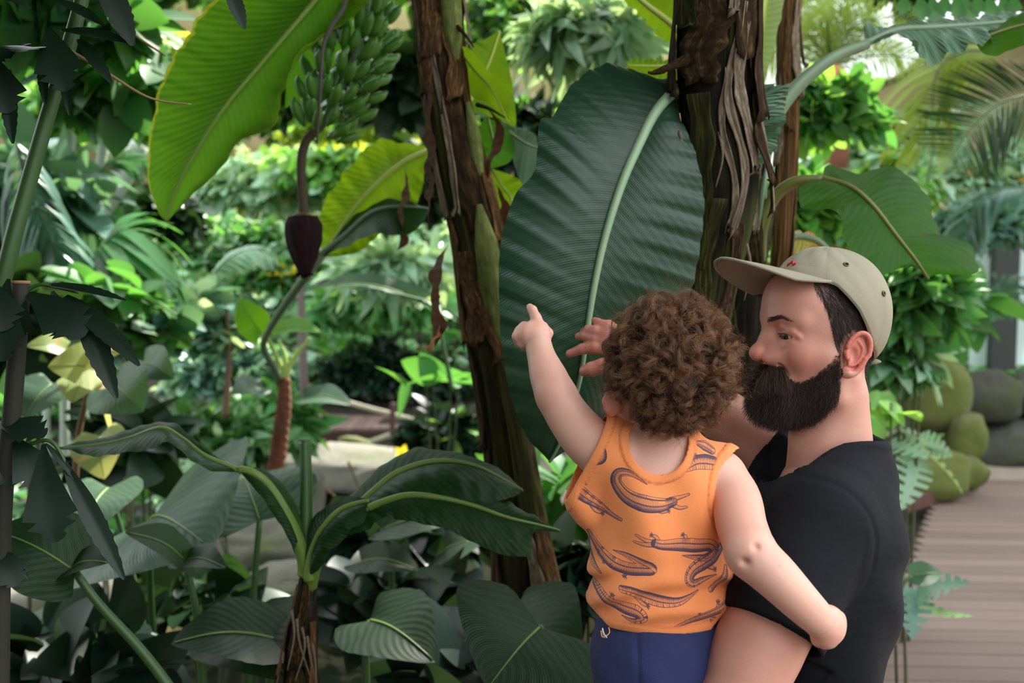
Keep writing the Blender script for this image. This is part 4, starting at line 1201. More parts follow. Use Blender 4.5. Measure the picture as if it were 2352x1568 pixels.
# ================================================================== planting behind and around
def fm(name, c, c2, tw=0.35, tr=None, rough=0.38, island=0.6, spots=None):
    return leafmat(name, c, c2, tr, tw=tw, rough=rough, island=island, spots=spots)
f_bright = fm('leaf_bright', lin(132, 182, 88), lin(92, 150, 62), 0.5, lin(170, 220, 70))  # the paler background greens are lightened to put haze into their colour
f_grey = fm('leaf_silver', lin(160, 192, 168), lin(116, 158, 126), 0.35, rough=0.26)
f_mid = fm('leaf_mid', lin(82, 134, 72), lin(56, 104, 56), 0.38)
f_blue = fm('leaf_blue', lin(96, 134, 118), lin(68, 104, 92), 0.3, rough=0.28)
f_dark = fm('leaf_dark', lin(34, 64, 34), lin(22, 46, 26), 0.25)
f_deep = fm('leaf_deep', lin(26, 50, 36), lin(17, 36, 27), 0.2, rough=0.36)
f_yel = fm('leaf_yellow_green', lin(150, 172, 70), lin(108, 146, 46), 0.55, lin(220, 220, 60))
f_gold = fm('leaf_gold', lin(226, 200, 50), lin(190, 176, 60), 0.5, lin(240, 210, 40), island=0.3)
f_cream = fm('leaf_cream', lin(184, 186, 118), lin(96, 128, 74), 0.45, lin(230, 220, 110), spots=(lin(190, 130, 90), 20, 0.62))
f_ivy = fm('ivy_leaf', lin(54, 96, 60), lin(34, 68, 44), 0.28, rough=0.30)
stemBrown = simple('brown_stem', lin(118, 92, 66), 0.8, (14, lin(84, 62, 46)), bump=(40, 0.5))
stemGreenish = simple('green_brown_stem', lin(72, 76, 44), 0.7, (14, lin(52, 56, 34)))
stemPale = simple('pale_ringed_trunk', lin(186, 194, 182), 0.7, (10, lin(140, 156, 138)))
stemRed = simple('red_brown_trunk', lin(142, 84, 54), 0.85, (26, lin(84, 48, 36)), bump=(50, 0.9))
sdn = [100]

def shrub(label, box, d, geo, size, n, mat, cat='shrub', name='shrub', group=None, dep=0.6, stem=True, droop=0.4, shell=0.45, extra=None, stuff=False, fname='foliage'):
    x0, y0, x1, y1 = box
    c = P((x0 + x1) / 2, (y0 + y1) / 2, d)
    r = (W(x1 - x0, d) / 2, max(0.12, W((x1 - x0) * 0.5 + (y1 - y0) * 0.5, d) / 2 * dep), W(y1 - y0, d) / 2)
    sdn[0] += 1
    zb = float(H(c[0], c[1]))
    root = empty(name, (c[0], c[1], zb), label, cat, group)
    V, F, U = foliage_geo(c, r, n, size, geo, sdn[0], shell, droop)
    mesh(fname, V, F, mat, root, True, U)
    if extra:
        V, F, U = foliage_geo(c, r, extra[1], extra[2], geo, sdn[0] + 5000, 0.8, droop)
        if extra[3]:                                   # each bloom or coloured leaf a part of its own
            k_ = len(geo[0]); V = V.reshape(-1, k_, 3)
            for v_ in V: mesh('flower', v_, geo[1], extra[0], root, True, geo[2])
        else:
            mesh(fname, V, F, extra[0], root, True, U)
    if stem and d < 5.6 and y1 > 700:
        q = np.random.default_rng(sdn[0])
        gs = []
        for k in range(4):
            e = c + np.array([q.uniform(-0.6, 0.6) * r[0], q.uniform(-0.4, 0.4) * r[1], q.uniform(-0.2, 0.5) * r[2]])
            b_ = np.array([c[0] + q.uniform(-.15, .15) * r[0], c[1] + q.uniform(-.1, .1), zb - 0.05])
            m_ = (e + b_) / 2 + q.normal(size=3) * 0.04
            gs.append(tube_geo(spline([b_, m_, e], 10), [0.009, 0.004], 6))
        mesh('stem', *join_geo(gs)[:2], stemGreenish, root)
    return root

# --- hill of small leaved planting, far middle and left
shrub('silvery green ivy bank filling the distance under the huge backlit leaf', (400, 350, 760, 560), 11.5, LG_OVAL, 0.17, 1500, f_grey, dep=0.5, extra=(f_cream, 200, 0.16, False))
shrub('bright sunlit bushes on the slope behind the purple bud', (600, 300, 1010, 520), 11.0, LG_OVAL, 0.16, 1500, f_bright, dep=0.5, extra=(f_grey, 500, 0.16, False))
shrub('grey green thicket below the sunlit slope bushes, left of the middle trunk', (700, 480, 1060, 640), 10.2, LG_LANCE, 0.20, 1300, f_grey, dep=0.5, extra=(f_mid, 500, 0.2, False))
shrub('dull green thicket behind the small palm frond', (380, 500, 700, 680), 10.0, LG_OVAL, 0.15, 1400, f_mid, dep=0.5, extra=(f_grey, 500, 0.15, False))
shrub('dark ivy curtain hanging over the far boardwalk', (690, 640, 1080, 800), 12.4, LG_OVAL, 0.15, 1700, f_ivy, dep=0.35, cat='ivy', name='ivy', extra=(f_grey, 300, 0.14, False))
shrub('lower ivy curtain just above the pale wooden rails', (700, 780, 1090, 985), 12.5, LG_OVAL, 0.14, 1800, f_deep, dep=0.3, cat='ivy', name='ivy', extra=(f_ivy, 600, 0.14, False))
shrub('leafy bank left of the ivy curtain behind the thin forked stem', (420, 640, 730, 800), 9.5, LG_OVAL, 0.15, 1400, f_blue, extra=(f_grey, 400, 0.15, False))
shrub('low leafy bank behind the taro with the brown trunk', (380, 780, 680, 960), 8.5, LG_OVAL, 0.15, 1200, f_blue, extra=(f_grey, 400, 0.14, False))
shrub('bush speckled with yellow flowers below the palm frond in the distance', (520, 600, 690, 700), 7.6, LG_OVAL, 0.10, 500, f_mid, cat='bush', extra=(f_gold, 60, 0.09, True))
# fan palms (palmate leaves) behind the bud
shrub('fan palm with starry light leaves right of the purple bud', (790, 575, 1010, 660), 8.0, LG_PALM, 0.36, 70, f_grey, cat='palm', name='fan_palm', shell=0.3, fname='fronds')
shrub('fan palm with light fingers above the ivy curtain', (720, 650, 1000, 760), 9.2, LG_PALM, 0.34, 90, f_mid, cat='palm', name='fan_palm', shell=0.3, fname='fronds')
# --- crowns at the top
shrub('dark leaved tree crown in the top left corner', (-60, -60, 330, 150), 3.3, LG_OVAL, 0.17, 330, f_mid, cat='tree', name='leafy_tree', droop=1.2, shell=0.2)
shrub('loose branch of broad dark leaves hanging below the top left crown', (150, 110, 390, 330), 3.6, LG_OVAL, 0.17, 130, f_mid, cat='tree', name='leafy_tree', droop=1.2, shell=0.2)
shrub('pale speckled tree between the cane and the huge leaf', (250, 40, 470, 270), 6.5, LG_OVAL, 0.10, 700, f_yel, cat='tree', name='leafy_tree', droop=0.8, extra=(f_grey, 300, 0.10, False))
shrub('hazy green tree behind the pale palm trunks', (60, 130, 420, 440), 8.0, LG_OVAL, 0.18, 900, f_bright, cat='tree', name='leafy_tree', extra=(f_mid, 500, 0.18, False))
shrub('dark leafy bush lit from behind, left of the tip of the huge leaf', (330, 420, 460, 610), 5.2, LG_OVAL, 0.12, 170, f_dark, cat='bush', droop=0.9, shell=0.3)
shrub('tree with dark drooping leaves between the fruit and the middle trunk', (820, 40, 1000, 360), 5.0, LG_OVAL, 0.22, 260, f_dark, cat='tree', name='leafy_tree', droop=1.2, shell=0.3)
shrub('mixed green tree crown behind the fruit', (600, 80, 900, 380), 7.5, LG_OVAL, 0.16, 900, f_bright, cat='tree', name='leafy_tree', extra=(f_dark, 600, 0.16, False))
shrub('leaves lit yellow green above the glowing banana leaf', (640, 250, 960, 350), 8.6, LG_OVAL, 0.15, 600, f_yel, cat='bush')
shrub('bright small leaved tree crown in the top middle', (1060, -60, 1330, 270), 8.8, LG_OVAL, 0.12, 1500, f_bright, cat='tree', name='leafy_tree', extra=(f_dark, 700, 0.12, False))
shrub('fine leaved sunny crown at the top left of the black trunk', (1290, -60, 1640, 230), 9.4, LG_OVAL, 0.11, 1700, f_bright, cat='tree', name='leafy_tree', extra=(f_mid, 900, 0.11, False))
shrub('silver leaved branch spreading above the big dark leaf', (1190, 10, 1500, 170), 4.6, LG_PALM, 0.24, 85, f_grey, cat='tree', name='umbrella_tree', shell=0.1, fname='fronds')
shrub('shaded foliage between the middle trunk and the big leaf', (1080, 220, 1330, 480), 7.0, LG_LANCE, 0.24, 500, f_deep, cat='bush', extra=(f_bright, 140, 0.2, False))
shrub('dark growth behind the glowing leaf and the middle trunk', (860, 320, 1080, 600), 6.6, LG_OVAL, 0.2, 380, f_dark, cat='bush')
shrub('far back row of trees seen over the ivy bank', (-700, 120, 1250, 420), 15.5, LG_OVAL, 0.34, 3800, f_mid, cat='trees', name='tree_row', dep=0.15, extra=(f_bright, 1500, 0.3, False))['kind'] = 'stuff'
shrub('far tall crowns closing the top of the picture', (-700, -260, 1560, 180), 16.0, LG_OVAL, 0.36, 5600, f_mid, cat='trees', name='tree_row', dep=0.12, extra=(f_yel, 1200, 0.3, False))['kind'] = 'stuff'
# --- left middle
shrub('feathery grey green palm behind the cane', (-40, 330, 190, 620), 5.0, LG_LANCE, 0.42, 170, f_blue, cat='palm', name='feather_palm', droop=1.3, shell=0.2, fname='fronds')
shrub('bright round leaved plant under the pale palm trunks', (110, 620, 330, 730), 4.2, LG_HEART, 0.19, 34, f_mid, cat='plant', name='leafy_plant', shell=0.2)
shrub('green broad leaved bank above the cream spotted leaves', (40, 690, 420, 820), 4.8, LG_HEART, 0.17, 190, f_mid, cat='plant', name='leafy_plant', extra=(f_blue, 120, 0.17, False))
shrub('rambling plant right of the fishtail palm', (250, 660, 560, 870), 6.2, LG_HEART, 0.18, 300, f_blue, cat='plant', name='leafy_plant', extra=(f_grey, 180, 0.18, False))
shrub('dim leafy mass behind the cut brown stem', (-60, 620, 130, 1000), 3.8, LG_HEART, 0.2, 150, f_dark, cat='plant', name='leafy_plant')
shrub('low herbs on the bank above the sandy stone', (300, 950, 620, 1110), 6.2, LG_LANCE, 0.22, 420, f_mid, cat='plant', name='low_plant', extra=(f_grey, 160, 0.18, False))
shrub('pale green cluster of little leaves left of the drooping leaf', (380, 1080, 560, 1190), 5.4, LG_OVAL, 0.13, 260, f_grey, cat='plant', name='low_plant')
shrub('grassy tuft behind the brown taro trunk', (520, 900, 720, 1060), 7.4, LG_LANCE, 0.26, 260, f_mid, cat='plant', name='low_plant')
shrub('green plants along the boardwalk left of the rails', (500, 880, 650, 985), 10.2, LG_LANCE, 0.24, 300, f_mid, cat='plant', name='low_plant')
shrub('dark plants under the end of the rails by the middle trunk', (930, 940, 1120, 1090), 8.4, LG_OVAL, 0.18, 420, f_deep, cat='plant', name='low_plant', extra=(f_bright, 50, 0.18, False))
shrub('broad light leaves beside the middle trunk over the rails', (940, 850, 1100, 915), 5.2, LG_HEART, 0.26, 9, f_mid, cat='plant', name='leafy_plant', shell=0.2, droop=0.2)
# --- right hand side
shrub('round leaved bush between the brown stem and the arching grey leaf', (1810, 160, 1990, 420), 4.4, LG_OVAL, 0.11, 260, f_bright, cat='bush', extra=(f_mid, 160, 0.12, False))
shrub('leafy mass behind the two arching stalks', (1740, 380, 1960, 640), 4.9, LG_OVAL, 0.13, 420, f_bright, cat='bush', extra=(f_mid, 250, 0.13, False))
shrub('pale hazy slope of shrubs under the tan wall', (1900, 250, 2200, 480), 10.0, LG_OVAL, 0.17, 1300, f_grey, cat='bush', extra=(f_bright, 700, 0.16, False))
shrub('blue green shrubs with orange touches at the right edge', (2100, 330, 2420, 520), 8.4, LG_OVAL, 0.14, 1300, f_grey, cat='bush', extra=(fm('leaf_rust', lin(206, 140, 80), lin(180, 120, 70), 0.4), 70, 0.10, True))
shrub('dark fine leaved bush in front of the glass pane', (2150, 460, 2400, 600), 7.6, LG_LANCE, 0.16, 1100, f_blue, cat='bush')
shrub('sprays of dark leaves against the pale glass', (2220, 600, 2400, 830), 8.0, LG_LANCE, 0.13, 130, f_blue, cat='bush', shell=0.2)
shrub('light green shrub right behind the green arching leaf', (1950, 330, 2150, 560), 7.0, LG_OVAL, 0.12, 600, f_bright, cat='bush', extra=(f_grey, 250, 0.12, False))
shrub('shrub with glossy grouped leaves right of the cap', (2000, 600, 2190, 790), 4.5, LG_UMB, 0.22, 110, f_mid, cat='shrub', name='umbrella_shrub', shell=0.2)
shrub('glossy shrub climbing over the big mossy boulder', (2000, 740, 2130, 920), 4.7, LG_UMB, 0.18, 70, f_mid, cat='shrub', name='umbrella_shrub', shell=0.2, extra=(f_grey, 24, 0.2, False))
shrub('smooth oval leaves drooping over the top of the rock pile', (2110, 620, 2250, 810), 6.4, LG_HEART, 0.30, 40, f_mid, cat='shrub', name='umbrella_shrub', shell=0.2)
shrub('small bright leaves beside the back of the neck', (1960, 890, 2060, 1010), 3.9, LG_HEART, 0.19, 9, f_bright, cat='plant', name='leafy_plant', shell=0.1)
shrub('silvery deep cut leaves in front of the lowest mossy boulder', (2010, 970, 2130, 1110), 4.6, LG_MONST, 0.24, 9, f_grey, cat='plant', name='split_leaf_plant', shell=0.3)
shrub('drooping split leaves at the deck edge behind his back', (2040, 1320, 2110, 1440), 3.4, LG_MONST, 0.17, 7, f_blue, cat='plant', name='split_leaf_plant', shell=0.2, droop=1.0)
# --- lower middle, dark understory round the pond
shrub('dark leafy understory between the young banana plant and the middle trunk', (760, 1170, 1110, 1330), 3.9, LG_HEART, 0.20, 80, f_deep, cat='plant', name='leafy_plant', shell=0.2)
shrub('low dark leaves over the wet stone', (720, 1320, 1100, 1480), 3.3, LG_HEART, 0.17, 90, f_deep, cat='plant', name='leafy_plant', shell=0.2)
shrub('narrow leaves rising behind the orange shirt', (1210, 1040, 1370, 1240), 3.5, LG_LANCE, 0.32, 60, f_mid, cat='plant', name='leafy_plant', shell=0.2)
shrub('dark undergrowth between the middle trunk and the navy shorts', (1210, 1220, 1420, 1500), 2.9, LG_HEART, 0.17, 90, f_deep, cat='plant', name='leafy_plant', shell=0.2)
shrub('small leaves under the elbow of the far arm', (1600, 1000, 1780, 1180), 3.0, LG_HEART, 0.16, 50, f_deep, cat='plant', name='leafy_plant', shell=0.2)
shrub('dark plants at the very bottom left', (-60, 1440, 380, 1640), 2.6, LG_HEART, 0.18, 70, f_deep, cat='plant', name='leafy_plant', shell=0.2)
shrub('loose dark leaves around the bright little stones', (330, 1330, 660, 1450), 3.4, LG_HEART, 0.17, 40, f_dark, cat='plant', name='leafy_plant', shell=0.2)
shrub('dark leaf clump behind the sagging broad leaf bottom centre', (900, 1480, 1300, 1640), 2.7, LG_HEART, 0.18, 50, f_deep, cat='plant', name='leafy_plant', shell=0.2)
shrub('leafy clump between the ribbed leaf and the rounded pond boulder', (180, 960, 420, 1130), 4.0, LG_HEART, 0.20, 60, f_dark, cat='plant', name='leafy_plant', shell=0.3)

# --- pale ringed palm trunks on the left
for k, (pts, w_, lab) in enumerate([
        ([(175, 180, 5.2), (165, 300, 5.2), (150, 460, 5.2), (146, 650, 5.25), (150, 1150, 5.3)], 20, 'slim pale ringed palm trunk nearest the leaning cane'),
        ([(272, 190, 5.6), (250, 260, 5.6), (232, 380, 5.6), (222, 520, 5.6), (216, 660, 5.65), (220, 1100, 5.7)], 22, 'slim pale palm trunk with a bend, second from the leaning cane'),
        ([(88, 380, 6.0), (100, 520, 6.0), (104, 700, 6.0), (108, 1050, 6.0)], 15, 'thin whitish palm trunk close to the foot of the cane')]):
    r_ = empty('slim_palm', P(*pts[-1]), lab, 'palm')
    C_ = PS(pts, 60)
    tube('trunk', C_, W(w_, pts[0][2]) / 2, stemPale, r_, 12, True, lambda u, a: 1 + 0.07 * (np.sin(u * 150) > 0.7))
    q = np.random.default_rng(400 + k)
    n_ = 16
    d_ = np.stack([q.normal(size=n_), q.normal(size=n_) * 0.6, 0.4 + 0.4 * q.random(n_)], 1)
    V, F, U = scatter_geo(np.tile(C_[0], (n_, 1)), d_, np.tile([0, 0, 1.0], (n_, 1)), np.full(n_, 0.55), leaf_grid(w_lance, 8, 1, 0.6, 0.2))
    mesh('fronds', V, F, f_blue, r_, True, U)
tag(tube('dead_trunk', PS([(165, 545, 7.0), (215, 490, 7.0), (270, 420, 7.0), (320, 330, 7.0)], 20), [0.10, 0.07], stemPale, seg=10), 'thick pale leaning trunk behind the slim palm trunks', 'trunk')
tag(tube('forked_stem', PS([(518, 960, 6.0), (524, 860, 6.0), (526, 790, 6.0), (520, 700, 6.0)], 20), [0.022, 0.018, 0.012], stemBrown, seg=8), 'thin tan stem forking below the round green leaf', 'stem')
tag(tube('thin_trunk', PS([(700, 930, 7.4), (695, 800, 7.4), (690, 640, 7.4)], 20), [0.035, 0.028], simple('mauve_grey_bark', lin(128, 112, 108), 0.8, (20, lin(92, 80, 78))), seg=8), 'straight grey brown trunk hidden behind the taro leaves', 'trunk')

# --- feather fronds
def frond(name, pts, ll, mat, parent=None, n=44, w=0.05, droop=0.3, label=None, cat=None, rib=0.006, sides=(1, -1), tilt=(0, -0.5, 1), ang=0.9, ribm=None):
    C_ = PS(pts, n)
    root = parent
    if root is None:
        root = empty(name, C_[0], label, cat)
    tube('rachis', C_, [rib, rib * 0.3], ribm or stalkGreen, root, 6)
    T = nrm(np.gradient(C_, axis=0))
    up = nrm(np.array(tilt, float))
    q = np.random.default_rng(len(pts) * 7 + n)
    V0 = leaf_grid(lambda a: w * math.sin(math.pi * min(1, a * 0.95 + 0.03)) ** 0.7 + 0.002, 7, 1, droop, 0.1)
    ps, ds, us, ss = [], [], [], []
    u = np.linspace(0.06, 1, n)
    for s_ in sides:
        side = nrm(np.cross(T, up)) * s_
        ps.append(C_); ds.append(side * math.sin(ang) + T * math.cos(ang) + q.normal(size=(n, 3)) * 0.06); us.append(np.tile(up, (n, 1)))
        ss.append(ll * np.sin(np.pi * (0.12 + 0.80 * u)) ** 0.7)
    V, F, U = scatter_geo(np.vstack(ps), np.vstack(ds), np.vstack(us), np.concatenate(ss), V0)
    mesh('leaflets', V, F, mat, root, True, U)
    return root
frond('palm_frond', [(486, 632, 6.8), (530, 590, 6.8), (580, 572, 6.8), (632, 590, 6.8)], 0.20, f_grey, n=40, w=0.05, label='small silvery palm frond arching over the yellow flowers', cat='palm frond', droop=0.5)
frond('palm_frond', [(190, 640, 4.6), (240, 560, 4.5), (300, 530, 4.5), (360, 640, 4.5)], 0.34, f_mid, n=34, w=0.09, label='arching green palm frond in front of the pale palm trunks', cat='palm frond', droop=0.7)
frond('palm_frond', [(230, 395, 5.0), (270, 368, 5.0), (340, 372, 5.0)], 0.18, f_mid, n=30, w=0.08, label='short level green frond touching the edge of the huge leaf', cat='palm frond', droop=0.3)
frond('palm_frond', [(40, 330, 4.2), (70, 450, 4.2), (120, 560, 4.2), (130, 680, 4.2)], 0.42, f_blue, n=40, w=0.05, label='hanging bluish frond just right of the foot of the cane', cat='palm frond', droop=0.9)
frond('palm_frond', [(2420, 205, 4.6), (2310, 232, 4.6), (2240, 285, 4.6), (2185, 360, 4.6)], 0.30, f_dark, n=52, w=0.020, label='dark comb like palm frond reaching in from the right edge', cat='palm frond', droop=0.2, tilt=(0, -1, 0.3), ang=1.1)
frond('palm_frond', [(2300, 118, 5.6), (2210, 120, 5.6), (2150, 175, 5.6), (2140, 330, 5.6)], 0.40, f_yel, n=60, w=0.018, label='drooping yellow green palm frond under the grey arching leaf', cat='palm frond', droop=0.8, tilt=(0, -0.6, 0.6))
frond('palm_frond', [(2130, 420, 6.2), (2150, 330, 6.2), (2200, 262, 6.2), (2300, 225, 6.2)], 0.34, f_grey, n=44, w=0.018, label='pale palm frond behind the dark comb like one', cat='palm frond', droop=0.5)
frond('palm_frond', [(2352, 430, 5.4), (2290, 440, 5.4), (2240, 480, 5.4), (2215, 560, 5.4)], 0.22, f_blue, n=30, w=0.08, label='short bluish frond in front of the orange touched shrubs', cat='palm frond', droop=0.5)
# hanging row of notched leaflets at the top right edge
hangr = empty('fishtail_spray', P(2200, -20, 3.0), 'spray of dark triangular leaflets hanging from the top right edge', 'palm')
tube('rachis', PS([(2050, -14, 3.0), (2200, -16, 3.0), (2400, -10, 3.0)], 20), 0.004, stalkGreen, hangr, 6)
for k, x in enumerate((2078, 2112, 2138, 2170, 2195, 2212, 2248, 2270, 2300, 2330)):
    put_leaf('leaflet', (x, -12, 3.0), (x + (-6, 4, 8, -5, 3, 12)[k % 6], 34 + 14 * ((k * 7) % 3), 2.96), 1.1, LG_FISH, f_mid, hangr)
# tree fern: radiating bright fronds, hairy red brown crown
tf = empty('tree_fern', P(1915, 1000, 7.2), 'tree fern with radiating bright fronds and a hanging red brown skirt at the top right', 'tree fern')
tube('trunk', PS([(1912, 190, 7.2), (1916, 300, 7.2), (1915, 1000, 7.2)], 20), [0.10, 0.08], stemRed, tf, 12, True, lumpy(9, 0.1))
gs = []
q = np.random.default_rng(61)
for k in range(40):
    x = 1912 + q.normal() * 10
    gs.append(tube_geo(PS([(x, 150, 7.15), (x + q.normal() * 8, 190, 7.1), (x + q.normal() * 16, 225 + q.uniform(-15, 15), 7.1)], 6), [0.012, 0.008, 0.003], 5))
mesh('skirt', *join_geo(gs)[:2], simple('red_fibre', lin(190, 110, 90), 0.9), tf)
for k in range(13):
    a_ = math.radians(-172 + 164 * k / 12)
    L_ = q.uniform(150, 230)
    dx, dy = math.cos(a_) * L_, math.sin(a_) * L_
    dz = q.uniform(-0.5, 0.3)
    frond('frond', [(1912, 150, 7.2), (1912 + dx * 0.45, 150 + dy * 0.75, 7.2 + dz * .5), (1912 + dx, 150 + dy * 0.95 + abs(dx) * 0.10, 7.2 + dz), (1912 + dx * 1.35, 150 + dy * 0.8 + abs(dx) * 0.45, 7.2 + dz * 1.2)],
          0.22, f_yel, tf, n=34, w=0.030, droop=0.3, tilt=(0, -1, 0.4), rib=0.008)
# brown trunked taro
taro = empty('taro', P(640, 1130, 4.6), 'taro plant with a scaly red brown trunk, yellow green stalks and heart leaves', 'plant')
tube('trunk', PS([(655, 868, 4.4), (652, 930, 4.4), (645, 990, 4.4), (636, 1060, 4.4), (620, 1130, 4.4)], 50), [0.022, 0.032, 0.034, 0.036, 0.040], stemRed, taro, 14, True, lambda u, a: 1 + 0.10 * (np.sin(u * 90 + a) > 0.3))
yg = simple('yellow_green_stalk', lin(170, 190, 100), 0.45)
for pts in ([(652, 872, 4.4), (640, 830, 4.4), (610, 770, 4.35), (585, 745, 4.3)], [(656, 870, 4.4), (670, 830, 4.4), (712, 775, 4.4)], [(654, 872, 4.4), (655, 820, 4.4), (640, 780, 4.42)]):
    tube('leaf_stalk', PS(pts, 16), [0.016, 0.010, 0.006], yg, taro, 8)
def ear(name, base, tip, width, mat, parent, nt=22, up=(0, -0.75, 0.65), droop=0.12, stalk=None, ribm=None, smat=None):
    b, t = P(*base), P(*tip)
    L = np.linalg.norm(t - b); X = (t - b) / L
    Z = np.array(up, float); Z = nrm(Z - X * (Z @ X)); Y = np.cross(Z, X)
    V0, F0, U0 = leaf_grid(w_heart, nt, 5, 0.0, 0.14)
    V0 = V0.copy()
    V0[:, 2] += droop * np.sin(np.pi * V0[:, 0]) + 0.012 * np.sin(V0[:, 0] * 46) * np.abs(V0[:, 1])
    # the two rear lobes reach back past the stalk
    back = np.clip(1 - V0[:, 0] / 0.22, 0, 1) * np.clip(np.abs(V0[:, 1]) / 0.2, 0, 1)
    V0[:, 0] -= 0.26 * back
    V = b + L * (V0[:, :1] * X + V0[:, 1:2] * width * Y + V0[:, 2:] * Z)
    o = mesh(name, V, F0, mat, parent, True, U0)
    k = np.linspace(0.02, 0.97, 12)
    mid_ = b + L * (k[:, None] * X + (droop * np.sin(np.pi * k) + 0.006)[:, None] * Z)
    tube('midrib', mid_, [0.006 * L / 0.4, 0.001], ribm or ribGreen, o, 6)
    if stalk:
        tube('leaf_stalk', PS([base] + stalk, 20), [0.008, 0.011], smat or stalkGreen, parent, 8)
    return o
earGrey = leafmat('ear_leaf_grey', lin(66, 92, 76), lin(46, 72, 58), lin(100, 150, 60), tw=0.2, rough=0.42, vein=11, vein_amp=0.22, slant=-0.9, vcol=0.22)
earDark = leafmat('ear_leaf_dark', lin(28, 52, 30), lin(20, 40, 24), lin(74, 124, 28), tw=0.3, rough=0.45, vein=10, vein_amp=0.2, slant=-0.9, vcol=0.2)
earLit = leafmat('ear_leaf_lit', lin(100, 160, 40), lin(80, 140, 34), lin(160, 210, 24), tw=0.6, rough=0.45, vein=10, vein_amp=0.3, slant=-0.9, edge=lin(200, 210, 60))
ear('leaf', (600, 765, 4.3), (548, 684, 4.3), 1.0, earLit, taro, up=(0, -1, 0.2))
ear('leaf', (625, 765, 4.35), (735, 762, 4.3), 0.9, earLit, taro, up=(0, -0.4, 0.9))
ear('leaf', (700, 915, 4.2), (808, 930, 4.1), 0.8, earGrey, taro, up=(0, -0.5, 0.9))
ear('leaf', (600, 890, 4.3), (530, 905, 4.2), 1.3, earGrey, taro, up=(0, -0.6, 0.8))

def ears(name, label, leaves, base, cat='plant'):
    r_ = empty(name, P(*base), label, cat)
    for (b_, t_, w_, m_, up_, st_) in leaves:
        ear('leaf', b_, t_, w_, m_, r_, up=up_, stalk=st_)
    return r_
ears('elephant_ear', 'elephant ear plant with one huge ribbed grey green leaf at the lower left', [((350, 1190, 2.7), (488, 1262, 2.4), 1.9, earGrey, (0, -0.7, 0.7), [(345, 1330, 2.8), (360, 1600, 2.9)]),
     ((250, 1120, 2.9), (190, 1240, 2.7), 1.3, earGrey, (0, -0.7, 0.7), [(300, 1300, 2.9), (360, 1600, 2.9)])], (360, 1750, 2.9))
ears('elephant_ear', 'elephant ear with a grey green leaf folded over the long pond boulder', [((596, 1196, 2.7), (560, 1096, 2.9), 1.9, earGrey, (0, -0.6, 0.8), [(585, 1330, 2.7), (570, 1600, 2.7)])], (568, 1800, 2.7))
ears('elephant_ear', 'elephant ear with a thin dark leaf just right of the fallen strap leaves', [((425, 1290, 2.3), (286, 1222, 2.2), 0.9, earDark, (0, -0.5, 0.8), [(450, 1400, 2.3), (470, 1600, 2.3)]),
     ((425, 1290, 2.3), (520, 1305, 2.2), 0.7, earDark, (0, -0.5, 0.8), None)], (470, 1850, 2.3))
ears('elephant_ear', 'elephant ear whose long dark stalk slants across the bottom left corner', [((172, 1312, 1.9), (-20, 1218, 1.9), 1.3, earDark, (0, -0.6, 0.8), [(230, 1390, 1.9), (330, 1500, 1.9), (420, 1620, 1.9)]),
     ((160, 1308, 1.9), (250, 1292, 1.85), 0.9, earDark, (0, -0.5, 0.8), None)], (560, 1900, 1.9))
ears('elephant_ear', 'broad fan shaped dull green leaf at the bottom, left of the fibrous stem', [((640, 1470, 2.2), (392, 1478, 2.1), 1.1, earDark, (0, -0.45, 0.9), [(620, 1560, 2.2), (600, 1700, 2.2)]),
     ((560, 1440, 2.3), (660, 1560, 2.1), 1.4, earDark, (0, -0.45, 0.9), None)], (600, 1900, 2.2))
ears('elephant_ear', 'drooping dark leaf right of the fibrous stem at the bottom', [((850, 1425, 2.5), (1000, 1520, 2.3), 1.1, earDark, (0, -0.6, 0.8), [(840, 1520, 2.5), (850, 1700, 2.5)])], (850, 1900, 2.5))
ears('elephant_ear', 'big round dark leaf at the bottom below the peeling side shoot', [((1240, 1440, 2.0), (1120, 1580, 1.85), 2.2, earDark, (0, -0.8, 0.6), [(1260, 1560, 2.1), (1250, 1750, 2.1)]),
     ((1180, 1420, 2.2), (1330, 1520, 2.0), 1.3, earDark, (0, -0.7, 0.7), None)], (1250, 2000, 2.1))
ears('elephant_ear', 'wide flat leaf crossing in front of the glossy understory left of the middle trunk', [((880, 1215, 3.0), (1075, 1195, 3.0), 0.8, earDark, (0, -0.5, 0.9), [(900, 1330, 3.1), (890, 1500, 3.1)]),
     ((830, 1290, 3.0), (960, 1310, 2.9), 0.9, earDark, (0, -0.5, 0.9), None), ((1000, 1280, 2.9), (1080, 1240, 2.9), 1.1, earDark, (0, -0.5, 0.9), None)], (890, 1700, 3.1))
ears('elephant_ear', 'light narrow banana like leaf lying level beyond the bud', [((960, 690, 4.6), (700, 668, 4.6), 0.30, earGrey, (0, -0.5, 0.9), [(1000, 720, 4.6), (1040, 900, 4.6)])], (1040, 1150, 4.6))
ears('elephant_ear', 'pale cupped leaf standing behind the back of the man over the deck edge', [((2095, 1322, 3.2), (2165, 1318, 3.2), 1.1, earGrey, (0, -0.7, 0.7), [(2070, 1350, 3.2), (2050, 1480, 3.2)])], (2050, 1600, 3.2))
